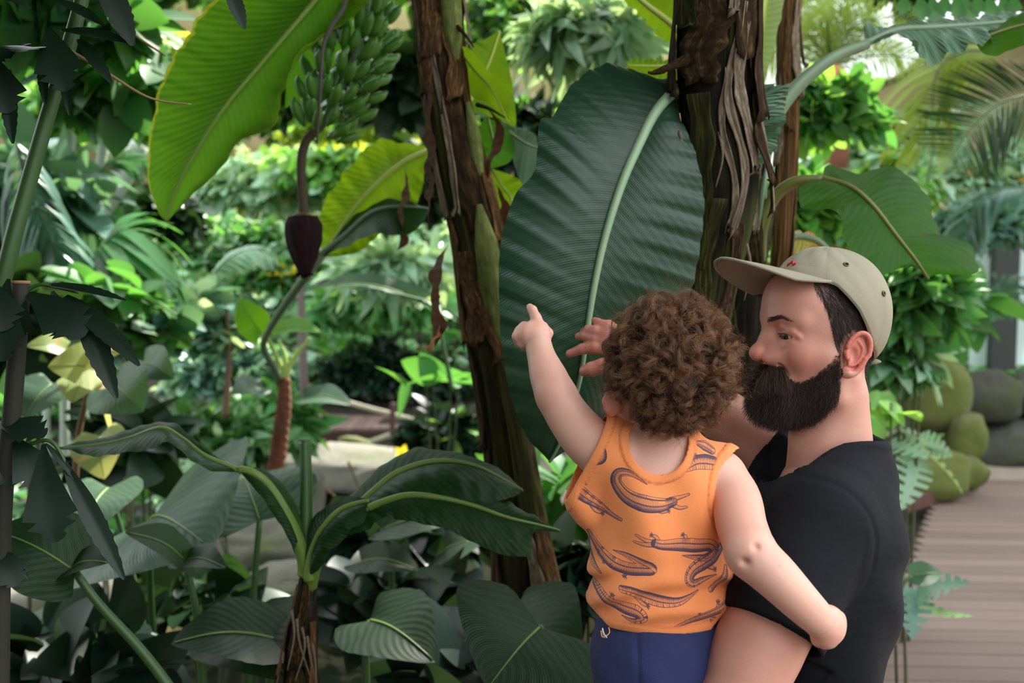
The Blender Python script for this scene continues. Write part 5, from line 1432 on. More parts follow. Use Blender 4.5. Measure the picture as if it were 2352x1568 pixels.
# cream variegated leaves
cv = empty('variegated_creeper', P(150, 1150, 3.3), 'creeper with big cream and yellow blotched leaves left of the middle distance', 'creeper')
for (b_, t_, w_, m_) in [((235, 850, 3.1), (110, 842, 3.0), 1.3, f_cream), ((200, 870, 3.1), (165, 925, 3.0), 1.5, f_cream), ((150, 800, 3.1), (60, 795, 3.0), 0.8, f_cream), ((210, 820, 3.1), (280, 808, 3.0), 1.0, f_cream),
                         ((120, 880, 3.2), (60, 960, 3.1), 1.5, earGrey), ((260, 880, 3.2), (330, 945, 3.1), 1.5, earGrey), ((230, 1000, 3.2), (240, 1100, 3.1), 1.3, f_cream), ((60, 900, 3.3), (20, 840, 3.2), 1.2, earGrey),
                         ((330, 830, 3.3), (400, 870, 3.2), 1.0, earGrey), ((240, 950, 3.3), (250, 880, 3.2), 1.2, f_cream)]:
    ear('leaf', b_, t_, w_, m_, cv, up=(0, -0.85, 0.5))
tube('runner', PS([(170, 1150, 3.3), (180, 1000, 3.3), (200, 880, 3.25), (150, 800, 3.2)], 20), [0.012, 0.008], stemBrown, cv, 6)
# yellow blossom seen near the rails
fl_ = empty('yellow_flower', P(925, 1040, 7.5), 'single yellow flower on the far bank of the pond', 'flower')
for k in range(5):
    a_ = k * 2 * math.pi / 5
    V, F, U = scatter_geo(P(925, 1040, 7.5)[None], np.array([[math.cos(a_), -0.3, math.sin(a_)]]), np.array([[0, -1.0, 0]]), np.array([0.07]), LG_OVAL)
    mesh('petal', V, F, f_gold, fl_, True, U)
tube('flower_stem', np.array([P(925, 1040, 7.5), P(928, 1100, 7.5)]), 0.006, stemGreenish, fl_, 6)
# twigs over the water
for k, (pts, lab) in enumerate([([(800, 1060, 5.2), (820, 1110, 5.2), (832, 1145, 5.2)], 'short pale twig sticking up behind the young banana leaves'),
                                ([(752, 1125, 5.0), (775, 1145, 5.0), (795, 1165, 5.0)], 'thin twig beside the pale rounded pond rock'),
                                ([(970, 1225, 4.2), (900, 1280, 4.2), (840, 1305, 4.2)], 'long bare twig lying over the dark water')]):
    tag(tube('twig', PS(pts, 14), [0.007, 0.003], stemBrown, seg=6), lab, 'twig')

# low growth nobody could count, over all the banks
q = np.random.default_rng(71)
def carpet(name, label, n, xr, yr, size, geo, mat, seed):
    q = np.random.default_rng(seed)
    x = q.uniform(*xr, n); y = q.uniform(*yr, n)
    ex = 0.17 + (y - 1.45) * 0.505
    ok = (x < ex - 0.15) | (y > 9.7)
    ok &= ~((((x + 0.9) / 1.75) ** 2 + ((y - 7.0) / 2.5) ** 2) < 1)
    ok &= ~((y > 9.2) & (y < 12.3) & (x > -4.5) & (x < 1.2))
    x, y = x[ok], y[ok]; m_ = len(x)
    p = np.stack([x, y, H(x, y) + q.uniform(0.0, 0.22, m_)], 1)
    d_ = q.normal(size=(m_, 3)); d_[:, 2] = np.abs(d_[:, 2]) * 0.4
    u_ = q.normal(size=(m_, 3)) * 0.5; u_[:, 2] += 1
    V, F, U = scatter_geo(p, d_, u_, size * q.uniform(0.6, 1.3, m_), geo)
    return tag(mesh(name, V, F, mat, None, True, U), label, 'undergrowth', None, 'stuff')
carpet('undergrowth', 'low heart leaved ground cover on the near banks', 2600, (-5, 2.0), (1.6, 8), 0.14, LG_HEART, f_deep, 1)
carpet('undergrowth', 'green ground cover on the middle banks', 4200, (-7, 3.0), (4.5, 11), 0.16, LG_OVAL, f_mid, 2)
carpet('undergrowth', 'leafy ground cover on the far slope', 9000, (-11, 11), (9.6, 17.5), 0.26, LG_OVAL, f_mid, 3)
carpet('undergrowth', 'silvery ground cover mixed in on the far slope', 4000, (-11, 11), (9.6, 17.5), 0.24, LG_OVAL, f_grey, 4)

# unseen leaf layers, added overhead to shade the path and the pond side
def shade_canopy(name, label, c, r, n, size, mat, seed):
    q = np.random.default_rng(seed)
    x = c[0] + r[0] * q.uniform(-1, 1, n); y = c[1] + r[1] * q.uniform(-1, 1, n)
    p = np.stack([x, y, c[2] + r[2] * q.uniform(-1, 1, n)], 1)
    d_ = q.normal(size=(n, 3)); d_[:, 2] *= 0.3
    u_ = q.normal(size=(n, 3)) * 0.3; u_[:, 2] += 1
    V, F, U = scatter_geo(p, d_, u_, size * q.uniform(0.7, 1.2, n), leaf_grid(w_oval, 7, 1, 0.3, 0.15))
    return tag(mesh(name, V, F, mat, None, True, U), label, 'tree crown', None, 'stuff')
shade_canopy('shade_canopy', 'unseen leaf layer added overhead to shade the near planting on the pond side', (-1.6, 2.3, 4.3), (2.0, 1.1, 0.5), 420, 1.0, f_dark, 5)
shade_canopy('shade_canopy', 'unseen leaf layer added overhead to shade the two people on the deck', (1.7, 3.6, 4.3), (1.4, 1.2, 0.35), 190, 0.9, f_dark, 6)
shade_canopy('shade_canopy', 'unseen leaf layer added overhead to shade the deck further along', (4.3, 9.6, 5.1), (2.2, 2.0, 0.2), 260, 0.9, f_dark, 8)
shade_canopy('shade_canopy', 'unseen leaf layer added overhead to shade the far end of the deck and the gravel', (6.2, 12.6, 5.9), (2.4, 2.0, 0.2), 300, 1.0, f_dark, 9)
shade_canopy('shade_canopy', 'unseen leaf layer added behind the photographer to shade the pond side', (-2.3, -0.6, 3.3), (2.0, 2.0, 0.5), 460, 1.0, f_dark, 7)
# shrub banks added out of view, left and behind, to block low light
for k, (c_, lab) in enumerate([((-2.6, 0.3, 1.0), 'unseen bank of dark shrubs added left of the viewpoint to block light'), ((-2.4, -2.0, 1.0), 'unseen bank of dark shrubs added behind the viewpoint on the pond side to block light'), ((-0.5, -3.6, 1.2), 'unseen bank of dark shrubs added across the deck behind the viewpoint to block light')]):
    r_ = empty('shrub', (c_[0], c_[1], -0.4), lab, 'shrub')
    V, F, U = foliage_geo(c_, (0.9, 1.1, 1.5), 420, 0.40, LG_OVAL, 900 + k, 0.5)
    mesh('foliage', V, F, f_dark, r_, True, U)
# ================================================================== people
def skin_mat(name, base, red, sss=0.10, rough=0.48):
    m = NT(name)
    g = m.n('TexCoord').outputs['Object']
    c = m.mix(m.ramp(m.noise(14, 4, g), [(0.35, (0, 0, 0)), (0.75, (0.75, 0.75, 0.75))]), base, red)
    m.l(c, m.b.inputs['Base Color'])
    m.b.inputs['Roughness'].default_value = rough
    m.b.inputs['Subsurface Weight'].default_value = sss
    m.b.inputs['Subsurface Radius'].default_value = (0.012, 0.005, 0.003)
    m.b.inputs['Subsurface Scale'].default_value = 0.6
    m.bump(m.math('ADD', m.noise(420, 3, g), m.math('MULTIPLY', m.noise(60, 3, g), 1.5)), 0.10, 0.002)
    return m

def skin_attr(name, base, red, ink):
    """skin whose flushed areas (ears, nose, cheeks, lips) come from the mesh attribute 'flush'"""
    m = skin_mat(name, base, ink)
    g = m.n('TexCoord').outputs['Object']
    at = m.n('Attribute', attribute_name='flush')
    c0 = m.mix(m.noise(14, 4, g), base, tuple(b * 0.85 + r * 0.15 for b, r in zip(base, red)))
    c = m.mix(at.outputs['Fac'], c0, red)
    # scattered tiny freckles
    v = m.n('TexVoronoi', i_Scale=28.0); m.l(g, v.inputs['Vector'])
    fr = m.math('LESS_THAN', v.outputs['Distance'], 0.045)
    c = m.mix(m.math('MULTIPLY', fr, 0.5), c, ink)
    at2 = m.n('Attribute', attribute_name='stubble')
    c = m.mix(m.math('MULTIPLY', at2.outputs['Fac'], 0.85), c, lin(40, 28, 25))
    m.l(c, m.b.inputs['Base Color'])
    return m.m
skin_man = skin_attr('man_skin', lin(208, 154, 136), lin(206, 96, 84), lin(120, 70, 50))
skin_kid = skin_attr('child_skin', lin(232, 180, 162), lin(226, 122, 100), lin(210, 140, 120))

def float_attr(o, name, vals):
    a = o.data.attributes.new(name, 'FLOAT', 'POINT')
    a.data.foreach_set('value', np.asarray(vals, np.float32))

def hair_obj(name, strands, radii, mat, parent, root_r=0.00007):
    """strands (n,k,3) world points"""
    n, k = strands.shape[:2]
    hc = bpy.data.hair_curves.new(name)
    hc.add_curves([k] * n)
    hc.attributes['position'].data.foreach_set('vector', strands.astype(np.float32).ravel())
    ra = hc.attributes.get('radius') or hc.attributes.new('radius', 'FLOAT', 'POINT')
    prof = np.linspace(1, 0.35, k)[None] * np.asarray(radii).reshape(-1, 1) * np.ones((n, k))
    ra.data.foreach_set('value', prof.astype(np.float32).ravel())
    o = bpy.data.objects.new(name, hc)
    hc.materials.append(mat)
    COL.objects.link(o)
    if parent is not None:
        o.parent = parent
        o.matrix_parent_inverse = Matrix.Translation(-parent.location)
    return o

def hair_mat(name, c1, c2, rough=0.5, tip=None):
    m = NT(name)
    info = m.n('HairInfo')
    c = m.mix(info.outputs['Random'], c1, c2)
    if tip:
        c = m.mix(m.math('MULTIPLY', m.math('POWER', info.outputs['Intercept'], 2.0), 0.8), c, tip)
    m.l(c, m.b.inputs['Base Color'])
    m.b.inputs['Roughness'].default_value = rough
    m.b.inputs['Specular IOR Level'].default_value = 0.45
    m.b.inputs['Anisotropic'].default_value = 0.3
    return m.m

# ------------------------------------------------------------------ the man
HT = math.radians(9.5)
HP = math.radians(2.0)
hF = np.array([-math.cos(HT) * math.cos(HP), -math.sin(HT) * math.cos(HP), math.sin(HP)])
hL = nrm(np.cross([0, 0, 1.0], hF))
hU = np.cross(hF, hL)
HM = np.stack([hF, hL, hU])                     # rows
HO = P(1805, 770, 1.425) - 0.083 * hF - 0.032 * hL
def h2w(V): return np.asarray(V) @ HM + HO
def w2h(V): return (np.asarray(V) - HO) @ HM.T

S = Sculpt((-0.15, -0.11, -0.27), (0.15, 0.11, 0.14), 0.0016)
S.e((0.004, 0, 0.030), (0.082, 0.073, 0.086), k=0)
S.e((0.036, 0, 0.012), (0.058, 0.0615, 0.080), k=0.03)
S.e((0.052, 0, 0.050), (0.043, 0.050, 0.042), k=0.03)                      # forehead
S.e((0.030, 0, -0.056), (0.052, 0.055, 0.052), k=0.03)
S.e((0.072, 0, -0.090), (0.022, 0.024, 0.018), k=0.03)
for s in (-1, 1):
    S.e((0.058, s * 0.041, -0.024), (0.023, 0.019, 0.020), k=0.022)      # cheekbone
    S.c((0.090, s * 0.010, 0.021), (0.068, s * 0.049, 0.021), 0.0095, 0.008, k=0.018)  # brow ridge
    S.c((0.024, s * 0.052, -0.030), (0.010, s * 0.054, -0.085), 0.018, 0.014, k=0.02)   # jaw muscle
S.e((0.078, 0, -0.062), (0.020, 0.028, 0.026), k=0.02)                    # mouth region
for s in (-1, 1):
    S.e((0.0965, s * 0.031, 0.003), (0.012, 0.0165, 0.0115), k=0.012, mode='sub')
    S.e((0.0765, s * 0.0335, 0.0005), (0.0140, 0.0160, 0.0140), k=0.005)       # lids over the ball
    S.chain([(0.0850, s * 0.019, 0.0110), (0.0868, s * 0.032, 0.0125), (0.0790, s * 0.0475, 0.0070), (0.0730, s * 0.054, 0.0)], [0.0034, 0.004, 0.004, 0.003], k=0.005)   # fold of the upper lid
    S.chain([(0.0860, s * 0.022, -0.0120), (0.0850, s * 0.034, -0.0135), (0.0765, s * 0.047, -0.0105)], [0.0030, 0.0032, 0.0028], k=0.006)
    S.e((0.0870, s * 0.0360, -0.0014), (0.0130, 0.0138, 0.0040), k=0.0010, mode='sub')   # slit
S.chain([(0.0900, 0, 0.012), (0.0985, 0, -0.008), (0.1080, 0, -0.025)], [0.0085, 0.0085, 0.0105], k=0.012, kj=0.006)     # bridge
S.e((0.1095, 0, -0.0290), (0.0128, 0.0130, 0.0118), k=0.008)
for s in (-1, 1):
    S.e((0.0965, s * 0.0150, -0.0345), (0.0125, 0.0078, 0.0092), k=0.006)
    S.c((0.092, s * 0.012, -0.010), (0.088, s * 0.022, -0.030), 0.009, 0.010, k=0.016)
    S.e((0.1020, s * 0.0078, -0.0425), (0.0065, 0.0038, 0.0042), k=0.003, mode='sub')
    S.c((0.0900, s * 0.024, -0.034), (0.0800, s * 0.034, -0.058), 0.0014, 0.0012, k=0.007, mode='sub')  # fold beside the nose
S.c((0.092, -0.020, -0.0660), (0.092, 0.020, -0.0660), 0.006, k=0.006)
# ears
for s in (-1, 1):
    def hx(x, z, y=0.0):
        z = z * 0.90
        xx = x * 0.95 - z * 0.30; zz = z + x * 0.22
        return (0.000 + xx, s * (0.0735 + y), -0.019 + zz)
    S.e(hx(-0.001, 0.001, 0.0035), (0.0150, 0.0050, 0.0265), k=0.006)
    th = np.radians(np.linspace(-100, 170, 22))
    rim = [hx(-0.0165 * math.cos(t) * (1.0 if t > 0 else 0.82) - 0.001, 0.031 * math.sin(t) if t > 0 else 0.033 * math.sin(t), 0.0090 + 0.0028 * math.cos(t)) for t in th]
    S.chain(rim, list(np.interp(np.linspace(0, 1, 22), [0, .3, .6, 1], [0.0048, 0.0036, 0.0036, 0.0030])), k=0.003, kj=0.0015)
    S.e(hx(0.003, -0.032, 0.005), (0.0080, 0.0042, 0.0090), k=0.006)       # lobe
    ah = spline([hx(0.002, 0.018, 0.0075), hx(-0.0075, 0.008, 0.0085), hx(-0.0085, -0.006, 0.0085), hx(-0.003, -0.018, 0.008), hx(0.004, -0.021, 0.0075)], 14)
    S.chain(list(ah), [0.0024] * 14, k=0.003, kj=0.001)
    S.e(hx(0.004, -0.004, 0.0110), (0.0070, 0.0075, 0.0110), k=0.003, mode='sub')
    S.c(hx(0.0125, -0.003, 0.004), hx(0.010, -0.011, 0.007), 0.0040, 0.0035, k=0.004)           # tragus
# neck, running back and down into the shirt
S.c((0.000, 0, -0.040), (-0.006, 0, -0.16), 0.048, 0.051, k=0.03)
S.c((-0.006, 0, -0.16), (-0.014, 0, -0.25), 0.051, 0.060, k=0.02)
for s in (-1, 1):
    S.c((-0.010, s * 0.048, -0.060), (0.034, s * 0.026, -0.215), 0.012, 0.010, k=0.014)
    S.c((-0.026, s * 0.026, -0.09), (-0.036, s * 0.044, -0.24), 0.020, 0.026, k=0.03)
hV, hFc = S.geo()
man_head_field = S

man = empty('person', (0.62, 1.5, 0.0), 'bearded man in a beige cap and black t-shirt carrying the child on his arm', 'person')

def flush_man(V):
    nose = np.exp(-(((V[:, 0] - 0.106) / 0.016) ** 2 + (V[:, 1] / 0.02) ** 2 + ((V[:, 2] + 0.028) / 0.018) ** 2)) * 0.62
    ear = np.clip((np.abs(V[:, 1]) - 0.0765) / 0.005, 0, 1) * (V[:, 2] > -0.045) * (V[:, 2] < 0.03) * (V[:, 0] < 0.018) * (V[:, 0] > -0.04) * 0.72
    cheek = np.exp(-(((V[:, 0] - 0.06) / 0.035) ** 2 + ((np.abs(V[:, 1]) - 0.05) / 0.03) ** 2 + ((V[:, 2] + 0.03) / 0.030) ** 2)) * 0.26
    fore = 0.12 * np.clip(V[:, 2] / 0.03, 0, 1) * (V[:, 0] > 0)
    lid = np.exp(-(((np.abs(V[:, 1]) - 0.035) / 0.018) ** 2 + (V[:, 2] / 0.012) ** 2)) * (V[:, 0] > 0.07) * 0.35
    return np.clip(nose + ear + cheek + fore + lid, 0, 0.9)

# arms, hands and trunk, sculpted in place
lo = np.min([P(1300, 1900, 1.1), P(2150, 1900, 1.1), P(1300, 700, 1.8)], 0) - 0.02
A = Sculpt((0.05, 1.02, 0.72), (0.80, 1.86, 1.74), 0.004)
def AC(pts, rad, k=0.012, kj=0.02, G_=None):
    m_ = 4 * len(pts)
    (G_ or A).chain([P(*p) for p in spline(np.array(pts, float), m_)], list(np.interp(np.linspace(0, 1, m_), np.linspace(0, 1, len(pts)), rad)), k, 0.004)
# far (right) arm reaching to the big leaf
AC([(1880, 1120, 1.57), (1800, 1060, 1.60), (1735, 1010, 1.63), (1680, 968, 1.655)], [0.055, 0.046, 0.042, 0.040], 0.02)
AC([(1680, 968, 1.655), (1620, 925, 1.66), (1540, 870, 1.66), (1462, 815, 1.665)], [0.041, 0.041, 0.034, 0.026], 0.02)
# near (left) arm under the child
AC([(1880, 1190, 1.37), (1800, 1370, 1.32), (1735, 1500, 1.29), (1690, 1640, 1.275)], [0.064, 0.056, 0.057, 0.047], 0.02)
AC([(1690, 1640, 1.275), (1600, 1690, 1.27), (1500, 1700, 1.28), (1400, 1690, 1.30)], [0.049, 0.047, 0.038, 0.027], 0.02)
# trunk inside the shirt
A.e(P(1890, 1240, 1.49), (0.080, 0.13, 0.14), k=0.02)
A.e(P(1845, 1460, 1.50), (0.080, 0.12, 0.16), k=0.03)
A.c(P(1925, 1080, 1.49), P(1925, 1010, 1.49), 0.045, 0.042, k=0.02)
aV, aF = A.geo()
# hands at a finer grid
def hand_sculpt(lo, hi, h, fn):
    B = Sculpt(lo, hi, h); fn(B); return B.geo()
def right_hand(B):
    C = lambda pts, r, k=0.006, kj=0.003: B.chain([P(*p) for p in pts], r, k, kj)
    C([(1490, 835, 1.665), (1455, 812, 1.665), (1425, 795, 1.662)], [0.0275, 0.025, 0.024], 0.0)
    for kx, ky in ((1402, 800), (1396, 782), (1394, 765), (1398, 750)):
        B.c(P(1452, 808, 1.664), P(kx, ky, 1.660), 0.018, 0.0115, k=0.012)
    C([(1402, 802, 1.658), (1368, 796, 1.662), (1338, 801, 1.672), (1308, 812, 1.682)], [0.0120, 0.0112, 0.0092, 0.0068], 0.006)
    C([(1396, 782, 1.657), (1366, 776, 1.664), (1345, 771, 1.676), (1329, 772, 1.688)], [0.0112, 0.0100, 0.0088, 0.0068], 0.004)
    C([(1394, 766, 1.657), (1370, 760, 1.662), (1352, 757, 1.674), (1341, 761, 1.688)], [0.0108, 0.0094, 0.0084, 0.0066], 0.004)
    C([(1400, 752, 1.657), (1384, 746, 1.664), (1374, 741, 1.673), (1366, 736, 1.682)], [0.0100, 0.0084, 0.0074, 0.0060], 0.004)
    C([(1455, 830, 1.655), (1420, 838, 1.645), (1385, 840, 1.645), (1358, 848, 1.652), (1343, 852, 1.658)], [0.0180, 0.0150, 0.0128, 0.0120, 0.0094], 0.012)
    for k_ in range(4):   # creases over the thumb joint
        B.c(P(1366 + 5 * k_, 833, 1.634), P(1370 + 5 * k_, 848, 1.634), 0.0006, k=0.002, mode='sub')
rV, rF = hand_sculpt(np.min([P(1290, 880, 1.60), P(1290, 720, 1.72)], 0) - .01, np.max([P(1500, 880, 1.72), P(1500, 720, 1.72)], 0) + .01, 0.0018, right_hand)
def left_hand(B):
    C = lambda pts, r, k=0.006, kj=0.003: B.chain([P(*p) for p in pts], r, k, kj)
    C([(1440, 1695, 1.29), (1390, 1690, 1.305), (1350, 1680, 1.32)], [0.029, 0.026, 0.022], 0.0)
    for q in range(4):
        C([(1360, 1664 + 16 * q, 1.315), (1318, 1652 + 18 * q, 1.335), (1300, 1640 + 18 * q, 1.365), (1306, 1628 + 18 * q, 1.39)], [0.0115, 0.010, 0.009, 0.0075], 0.004)
    C([(1390, 1665, 1.29), (1362, 1630, 1.29), (1340, 1600, 1.30)], [0.016, 0.012, 0.009], 0.012)
l0 = np.min([P(1280, 1740, 1.22), P(1280, 1570, 1.42)], 0) - .02; l1 = np.max([P(1460, 1570, 1.42), P(1460, 1740, 1.42)], 0) + .03
lV, lF = hand_sculpt(np.minimum(l0, l1), np.maximum(l0, l1), 0.0025, left_hand)
parts = []
for V_, F_ in ((h2w(hV), hFc), (aV, aF), (rV, rF), (lV, lF)):
    parts.append((V_, F_, None))
V, F, U = join_geo(parts)
mb = mesh('body', V, F, skin_man, man)
fl = np.concatenate([flush_man(hV), np.full(len(aV), 0.10), np.full(len(rV), 0.38), np.full(len(lV), 0.3)])
float_attr(mb, 'flush', fl)
HBASE_AT = (len(hV), len(V))
nailm = simple('nail', lin(236, 190, 180), 0.25)
def nail(name, c, r, M, parent):
    V, F, U = tube_geo([[0, 0, -0.5], [0, 0, 0], [0, 0, 0.5]], [0.6, 1.0, 0.6], 12)
    V = V * np.array(r)
    return mesh(name, V @ np.asarray(M) + np.array(c), F, nailm, parent)
nx = nrm(P(1340, 852, 1.658) - P(1358, 848, 1.652)); ny = nrm(np.cross(nx, [0, 1, 0])); nz = np.cross(nx, ny)
nail('thumbnail', P(1343, 853, 1.652), (0.0022, 0.0055, 0.0105), np.stack([nz, ny, nx]), mb)

# eyes
eyem = NT('eye')
tc = eyem.n('TexCoord').outputs['Object']
sp = eyem.n('SeparateXYZ'); eyem.l(tc, sp.inputs[0])
rad = eyem.math('SQRT', eyem.math('ADD', eyem.math('POWER', sp.outputs['Y'], 2.0), eyem.math('POWER', sp.outputs['Z'], 2.0)))
front = eyem.math('GREATER_THAN', sp.outputs['X'], 0.0)
iris = eyem.math('MULTIPLY', eyem.math('LESS_THAN', rad, 0.0066), front)
pup = eyem.math('MULTIPLY', eyem.math('LESS_THAN', rad, 0.0028), front)
c = eyem.mix(iris, lin(190, 172, 166), lin(70, 52, 40)); c = eyem.mix(pup, c, lin(8, 8, 8))
eyem.l(c, eyem.b.inputs['Base Color']); eyem.b.inputs['Roughness'].default_value = 0.08
for s in (-1, 1):
    th = np.linspace(0, np.pi, 17); ph = np.linspace(0, 2 * np.pi, 24, endpoint=False)
    TH, PH = np.meshgrid(th, ph, indexing='ij')
    E = 0.0131 * np.stack([np.cos(TH), np.sin(TH) * np.cos(PH), np.sin(TH) * np.sin(PH)], -1).reshape(-1, 3)
    i = np.arange(16)[:, None] * 24; j = np.arange(24)[None]; j2 = (j + 1) % 24
    Fe = np.stack([i + j, i + 24 + j, i + 24 + j2, i + j2], -1).reshape(-1, 4)
    eo = mesh('eye', E, Fe, eyem.m, man)
    # gaze: forward, a little down and towards the leaf
    g = nrm(hF * 0.90 - hU * 0.26 + hL * 0.34)
    yy = nrm(np.cross(hU, g)); zz = np.cross(g, yy)
    M4 = Matrix(((g[0], yy[0], zz[0]), (g[1], yy[1], zz[1]), (g[2], yy[2], zz[2]))).to_4x4()
    eo.matrix_parent_inverse = Matrix.Identity(4)
    M4.translation = Vector(h2w([0.0765, s * 0.0335, 0.0005])) - man.location
    eo.matrix_local = M4

# beard: strands from the jaw, cheeks and lip
beardm = hair_mat('beard_hair', lin(22, 14, 12), lin(66, 43, 35), 0.45)
browm = hair_mat('short_hair', lin(26, 20, 19), lin(62, 50, 46), 0.5)
def vnormals(V, Fs):
    N = np.zeros_like(V)
    for F in Fs:
        a, b, c = V[F[:, 0]], V[F[:, 1]], V[F[:, 2]]
        n = np.cross(b - a, c - a)
        for k in range(F.shape[1]): np.add.at(N, F[:, k], n)
    return nrm(N)
hN = vnormals(hV, hFc)
if np.mean(np.sum(hN * (hV - np.array([0, 0, -0.03])), 1)) < 0: hN = -hN
ay = np.abs(hV[:, 1])
x, z = hV[:, 0], hV[:, 2]
# upper margin of the beard: sideburn, down the cheek, up to the lip
cheek = np.interp(x, [0.012, 0.022, 0.034, 0.046, 0.058, 0.072, 0.084, 0.12], [-0.012, -0.020, -0.036, -0.052, -0.063, -0.064, -0.0475, -0.0475])
earz = (ay > 0.070) & (x < 0.018)
bmask = (z < cheek) & (x > np.interp(z, [-0.12, -0.085, -0.05, 0.0], [0.032, 0.014, 0.016, 0.014])) & (z > -0.122 + 0.10 * (0.06 - np.minimum(x, 0.06))) & ~earz
bmask &= ~((np.abs(hV[:, 1]) < 0.018) & (z < -0.063) & (z > -0.071) & (x > 0.085))
q = np.random.default_rng(5)
idx = q.choice(np.where(bmask)[0], 20000)
k = 9
t = np.linspace(0, 1, k)[None, :, None]
root = hV[idx] + q.normal(size=(len(idx), 3)) * 0.0008
nn = hN[idx]
lenb = np.interp(root[:, 2], [-0.12, -0.09, -0.06, -0.03, -0.01], [0.022, 0.030, 0.025, 0.014, 0.008]) * np.interp(root[:, 0], [0.01, 0.03, 0.07, 0.1], [0.35, 0.6, 1.0, 1.05])
must = (root[:, 2] > -0.064) & (root[:, 0] > 0.070)
edge_ = np.clip((np.interp(root[:, 0], [0.012, 0.022, 0.034, 0.046, 0.058, 0.072, 0.084, 0.12], [-0.012, -0.020, -0.036, -0.052, -0.060, -0.058, -0.0465, -0.0465]) - root[:, 2]) / 0.016, 0.28, 1)
keep_ = q.random(len(idx)) < np.where(must, 1.0, 0.35 + 0.65 * edge_)
lenb = np.where(must, 0.030, lenb * edge_) * q.uniform(0.75, 1.12, len(idx))
d = nn * 0.8 + np.array([0.22, 0, -0.62]) + q.normal(size=nn.shape) * 0.16
d[must] = nn[must] * 0.45 + np.array([0.10, 0, -0.9]) + q.normal(size=(must.sum(), 3)) * 0.12
d[must, 1] += np.sign(root[must, 1]) * 0.35
d = nrm(d)
down = np.array([0.05, 0, -1.0])
st = root[:, None] + d[:, None] * t * lenb[:, None, None] + (down * 0.42)[None, None] * (t ** 2) * lenb[:, None, None]
st[:, :, 1] -= 0.25 * root[:, None, 1] * (t[..., 0] ** 2) * (lenb[:, None] / 0.05)
wv = q.normal(size=(len(idx), 1, 3)) * 0.0022
st = st + wv * np.sin(t * q.uniform(5, 10, (len(idx), 1, 1)) + q.uniform(0, 6, (len(idx), 1, 1))) * t
hair_obj('beard', h2w(st[keep_]), np.full(keep_.sum(), 0.00021), beardm, man)
# moustache swept out over the beard
mm = (z < -0.0445) & (z > -0.060) & (ay < 0.030) & (x > 0.080)
idx = q.choice(np.where(mm)[0], 3800)
root = hV[idx]; nn = hN[idx]; sg_ = np.sign(root[:, 1] + 1e-5)
ln = q.uniform(0.024, 0.038, len(idx))
t = np.linspace(0, 1, 10)[None, :, None]
d = nrm(nn * 0.55 + np.stack([0.15 + 0 * sg_, sg_ * (0.55 + 1.3 * np.abs(root[:, 1]) / 0.03), -0.75 + 0 * sg_], 1) + q.normal(size=nn.shape) * 0.10)
st = root[:, None] + d[:, None] * t * ln[:, None, None] + np.array([-0.10, 0, -0.75])[None, None] * t ** 2 * ln[:, None, None] * 0.55
st = st + q.normal(size=(len(idx), 1, 3)) * 0.0016 * np.sin(t * 6) * t
hair_obj('moustache', h2w(st), np.full(len(idx), 0.0002), hair_mat('moustache_hair', lin(30, 19, 16), lin(80, 53, 42), 0.42), man)
# short hair under the cap
hm = (z > np.interp(x, [-0.12, -0.075, -0.045, -0.025, 0.0, 0.016, 0.022, 0.030, 0.042, 0.055], [-0.105, -0.095, -0.070, 0.010, 0.014, 0.002, -0.020, 0.000, 0.038, 0.066])) & (x < 0.056) & (z < 0.10) & ~((ay > 0.0745) & (x > -0.035) & (z < 0.016))
idx = q.choice(np.where(hm)[0], 20000)
root = hV[idx]; nn = hN[idx]
ln = np.interp(root[:, 2], [-0.1, -0.03, 0.02, 0.07], [0.004, 0.007, 0.013, 0.018]) * q.uniform(0.7, 1.1, len(idx))
d = nrm(nn * 0.35 + np.array([-0.35, 0, -0.75]) + q.normal(size=nn.shape) * 0.14)
t = np.linspace(0, 1, 5)[None, :, None]
st = root[:, None] + d[:, None] * t * ln[:, None, None] - nn[:, None] * 0.15 * t ** 2 * ln[:, None, None]
hair_obj('hair', h2w(st), np.full(len(idx), 0.00022), browm, man)
# eyebrows and lashes
bm = (z > 0.012) & (z < 0.0325) & (x > 0.055) & (ay > 0.010) & (ay < 0.052) & (np.abs(z - np.interp(ay, [0.01, 0.035, 0.052], [0.0195, 0.0265, 0.0200])) < np.interp(ay, [0.01, 0.03, 0.052], [0.0036, 0.0028, 0.0010]))
idx = q.choice(np.where(bm)[0], 800)
root = hV[idx]; nn = hN[idx]
d = nrm(nn * 0.15 + np.stack([-0.25 + 0 * root[:, 0], np.sign(root[:, 1]) * 0.9, 0.15 + 0 * root[:, 0]], 1) + q.normal(size=nn.shape) * 0.15)
ln = q.uniform(0.005, 0.009, len(idx))
st = root[:, None] + d[:, None] * t * ln[:, None, None]
hair_obj('eyebrows', h2w(st), np.full(len(idx), 0.00012), browm, man)
la = []
for s in (-1, 1):
    for a in np.linspace(-1, 1, 60):
        p0 = np.array([0.0895 - 0.0040 * a * a, s * 0.0350 + 0.0125 * a, 0.0014 + 0.0018 * (1 - a * a)])
        dd = nrm(np.array([0.8, s * 0.35 + 0.25 * a, -0.28]))
        la.append(p0 + dd * t[0] * 0.0062 + np.array([0, 0, 0.002]) * t[0] ** 2)
hb = np.zeros(HBASE_AT[1]); hb[:HBASE_AT[0]] = np.maximum(bmask * np.clip((cheek - z) / 0.02, 0.1, 1), hm * 0.9)
float_attr(mb, 'stubble', hb)
hair_obj('eyelashes', h2w(np.array(la)), np.full(len(la), 0.00013), browm, man)

